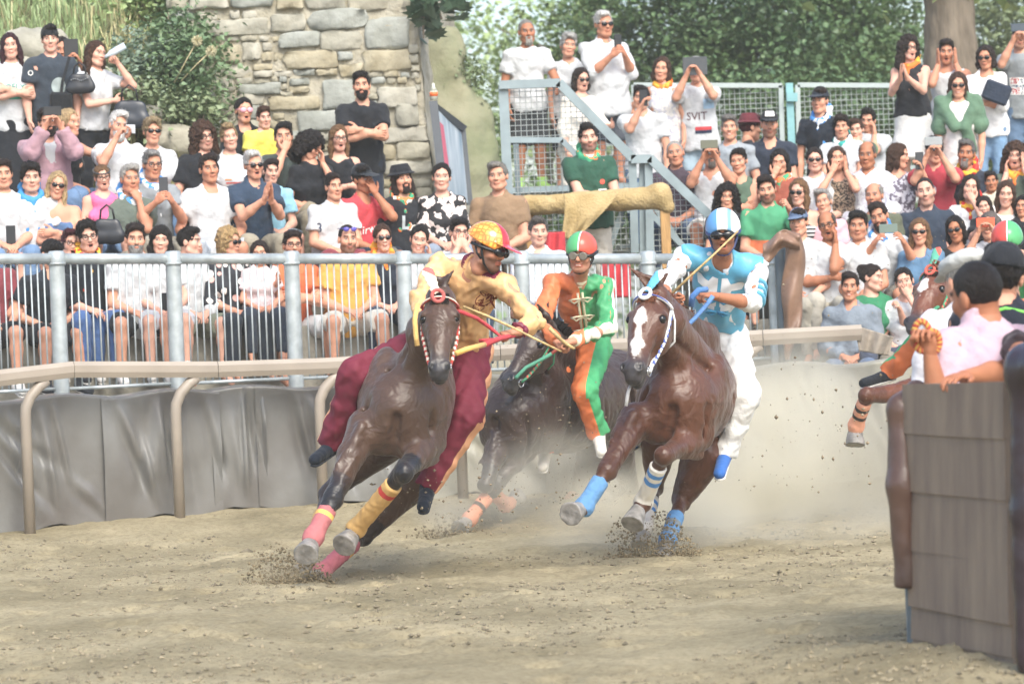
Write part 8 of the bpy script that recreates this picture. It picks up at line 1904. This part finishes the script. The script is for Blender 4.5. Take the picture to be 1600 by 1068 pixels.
# ------------------------------------------------------------------ dust and flying soil
def dust(nm, label, lobes, dens, seed, scale=1.5, colr=(.985, .95, .83, 1)):
    wts = [l_[2] if len(l_) > 2 else 1. for l_ in lobes]; lobes = [l_[:2] for l_ in lobes]
    S = SDF(.12)
    for c, r in lobes: S.ell(P(*c), r, k=.5)
    V, F = S.mesh(); org = P(*lobes[0][0])
    m = bpy.data.materials.new('dust_' + nm); m.use_nodes = True; n, l = m.node_tree.nodes, m.node_tree.links; n.remove(n['Principled BSDF'])
    vp = n.new('ShaderNodeVolumePrincipled'); l.new(vp.outputs[0], n['Material Output'].inputs['Volume']); vp.inputs['Color'].default_value = colr; vp.inputs['Anisotropy'].default_value = .2
    tc = n.new('ShaderNodeTexCoord'); tot = None
    for (c, r), wt_ in zip(lobes, wts):       # soft falloff inside each lobe
        sb = n.new('ShaderNodeVectorMath'); sb.operation = 'SUBTRACT'; l.new(tc.outputs['Object'], sb.inputs[0]); sb.inputs[1].default_value = tuple(P(*c) - org)
        dv = n.new('ShaderNodeVectorMath'); dv.operation = 'DIVIDE'; l.new(sb.outputs[0], dv.inputs[0]); dv.inputs[1].default_value = r
        ln = n.new('ShaderNodeVectorMath'); ln.operation = 'LENGTH'; l.new(dv.outputs[0], ln.inputs[0])
        mr = n.new('ShaderNodeMapRange'); mr.interpolation_type = 'SMOOTHSTEP'; mr.inputs['From Min'].default_value = 1.; mr.inputs['From Max'].default_value = .0; mr.inputs['To Max'].default_value = wt_; l.new(ln.outputs['Value'], mr.inputs['Value'])
        if tot is None: tot = mr.outputs[0]
        else: ad = n.new('ShaderNodeMath'); ad.operation = 'MAXIMUM'; l.new(tot, ad.inputs[0]); l.new(mr.outputs[0], ad.inputs[1]); tot = ad.outputs[0]
    nz = n.new('ShaderNodeTexNoise'); nz.inputs['Scale'].default_value = scale; nz.inputs['Detail'].default_value = 5; l.new(tc.outputs['Object'], nz.inputs['Vector'])
    r2 = n.new('ShaderNodeMapRange'); nz.inputs['Distortion'].default_value = .6; r2.inputs['From Min'].default_value = .38; r2.inputs['From Max'].default_value = .68; r2.inputs['To Min'].default_value = .12; r2.inputs['To Max'].default_value = 1.6; l.new(nz.outputs['Fac'], r2.inputs['Value'])
    mu = n.new('ShaderNodeMath'); mu.operation = 'MULTIPLY'; l.new(tot, mu.inputs[0]); l.new(r2.outputs[0], mu.inputs[1])
    m2 = n.new('ShaderNodeMath'); m2.operation = 'MULTIPLY'; l.new(mu.outputs[0], m2.inputs[0]); m2.inputs[1].default_value = dens; l.new(m2.outputs[0], vp.inputs['Density'])
    o = new_obj(nm, raw_mesh(nm, V - org, [F], [m]), None, tuple(org)); return tag(o, label, None, None, 'stuff')
dust('dust_cloud', 'beige dust cloud billowing behind the horses', [((1230, 745, 25.6), (1.15, 1.5, .75)), ((1080, 790, 25.2), (.9, 1.2, .5)), ((1330, 690, 26.2), (.8, 1.0, .75)), ((1250, 640, 26.9), (.7, .8, .7)), ((950, 800, 25.6), (.7, 1.0, .4)), ((1390, 770, 25.2), (.6, .9, .5)), ((1180, 660, 26.6), (.6, .8, .6)), ((1200, 835, 23.6), (1.5, 1.6, .32), .22), ((1000, 840, 23.4), (1.1, 1.3, .28), .2), ((1340, 820, 24.2), (.9, 1.4, .4), .3)], 3.2, 1, 1.6)
dust('dust_puff', 'thin dust veil around the legs of the dark brown horse', [((800, 760, 25.0), (.55, .8, .45)), ((700, 800, 24.9), (.4, .7, .22)), ((880, 720, 25.2), (.5, .6, .4))], 1.3, 2, 2.2)
hz = bpy.data.materials.new('dusty_air'); hz.use_nodes = True; hn = hz.node_tree.nodes; hn.remove(hn['Principled BSDF'])
hv = hn.new('ShaderNodeVolumePrincipled'); hv.inputs['Color'].default_value = (.97, .99, .95, 1); hv.inputs['Density'].default_value = .0011; hz.node_tree.links.new(hv.outputs[0], hn['Material Output'].inputs['Volume'])
m = MB(); m.box((0, 280, 7.0), (640, 660, 17.0)); ho_ = m.obj('haze', hz, None, False); ho_['kind'] = 'stuff'
dust('hoof_dust', 'brownish puff of sand where the leading horse strikes the track', [((450, 895, 21.0), (.3, .28, .17)), ((505, 910, 21.1), (.25, .25, .12)), ((600, 880, 21.6), (.5, .5, .16), .4)], 3.2, 3, 4.5, (.8, .7, .52, 1))
dust('hoof_dust', 'brownish puff of sand under the chestnut horse', [((1035, 862, 22.5), (.3, .28, .2)), ((985, 850, 22.4), (.26, .25, .2)), ((1090, 860, 22.8), (.5, .4, .2), .5)], 3.2, 4, 4.5, (.8, .7, .52, 1))
fc = MB(); rg = np.random.default_rng(9)
def fling(px, py, D, n_, sx, sy, sd, s0, s1):
    for _ in range(n_):
        p = P(px + rg.normal()*sx, py - abs(rg.normal())*sy, D + rg.normal()*sd)
        if p[2] < .02: p[2] = .02 + .2*rg.random()
        s = s0 + (s1-s0)*rg.random()**4; V = OCT*s*(.6 + .8*rg.random((6, 1))); fc.add(V + p, (), OF)
fling(870, 690, 24.9, 190, 70, 110, .4, .0025, .009); fling(1200, 770, 23.8, 150, 110, 140, .7, .003, .016); fling(700, 840, 21.0, 140, 75, 70, .3, .003, .013); fling(1330, 700, 23.5, 70, 60, 90, .6, .003, .013); fling(1430, 500, 23.6, 70, 60, 70, .4, .003, .007); fling(860, 800, 23, 130, 90, 50, .5, .003, .012)
tag(fc.obj('flying_soil', mat('soil_lump', hexc('#8f816a'), .95, .25, 9), None, False), 'clods of soil flung up by the hooves', None, None, 'stuff')
sp_ = MB()
def splash(px, py, D, n_, w, h_):
    for _ in range(n_):
        x_, y_ = rg.normal()*w*.55 + w*.25*rg.random(), rg.normal()*w*.35; p = P(px, py, D); p[0] += x_; p[1] += y_
        z = h_*rg.random()**2.2*math.exp(-(x_/w)**2)*1.5; p[2] = float(ground_z(np.array(p[0]), np.array(p[1]))) + z; p[0] -= z*.35*rg.random()
        s = .0025 + .009*rg.random()**3; V = OCT*s*(.6 + .8*rg.random((6, 1))); sp_.add(V + p, (), OF)
splash(440, 903, 21.0, 1100, .2, .17); splash(480, 915, 20.9, 700, .15, .12); splash(1045, 866, 22.35, 1300, .17, .2); splash(985, 860, 22.3, 800, .15, .18); splash(700, 829, 25.2, 700, .2, .12)
tag(sp_.obj('soil_splash', mat('soil_dark', hexc('#86795f'), .95, .25, 9), None, False), 'loose sand kicked up around the striking hooves', None, None, 'stuff')
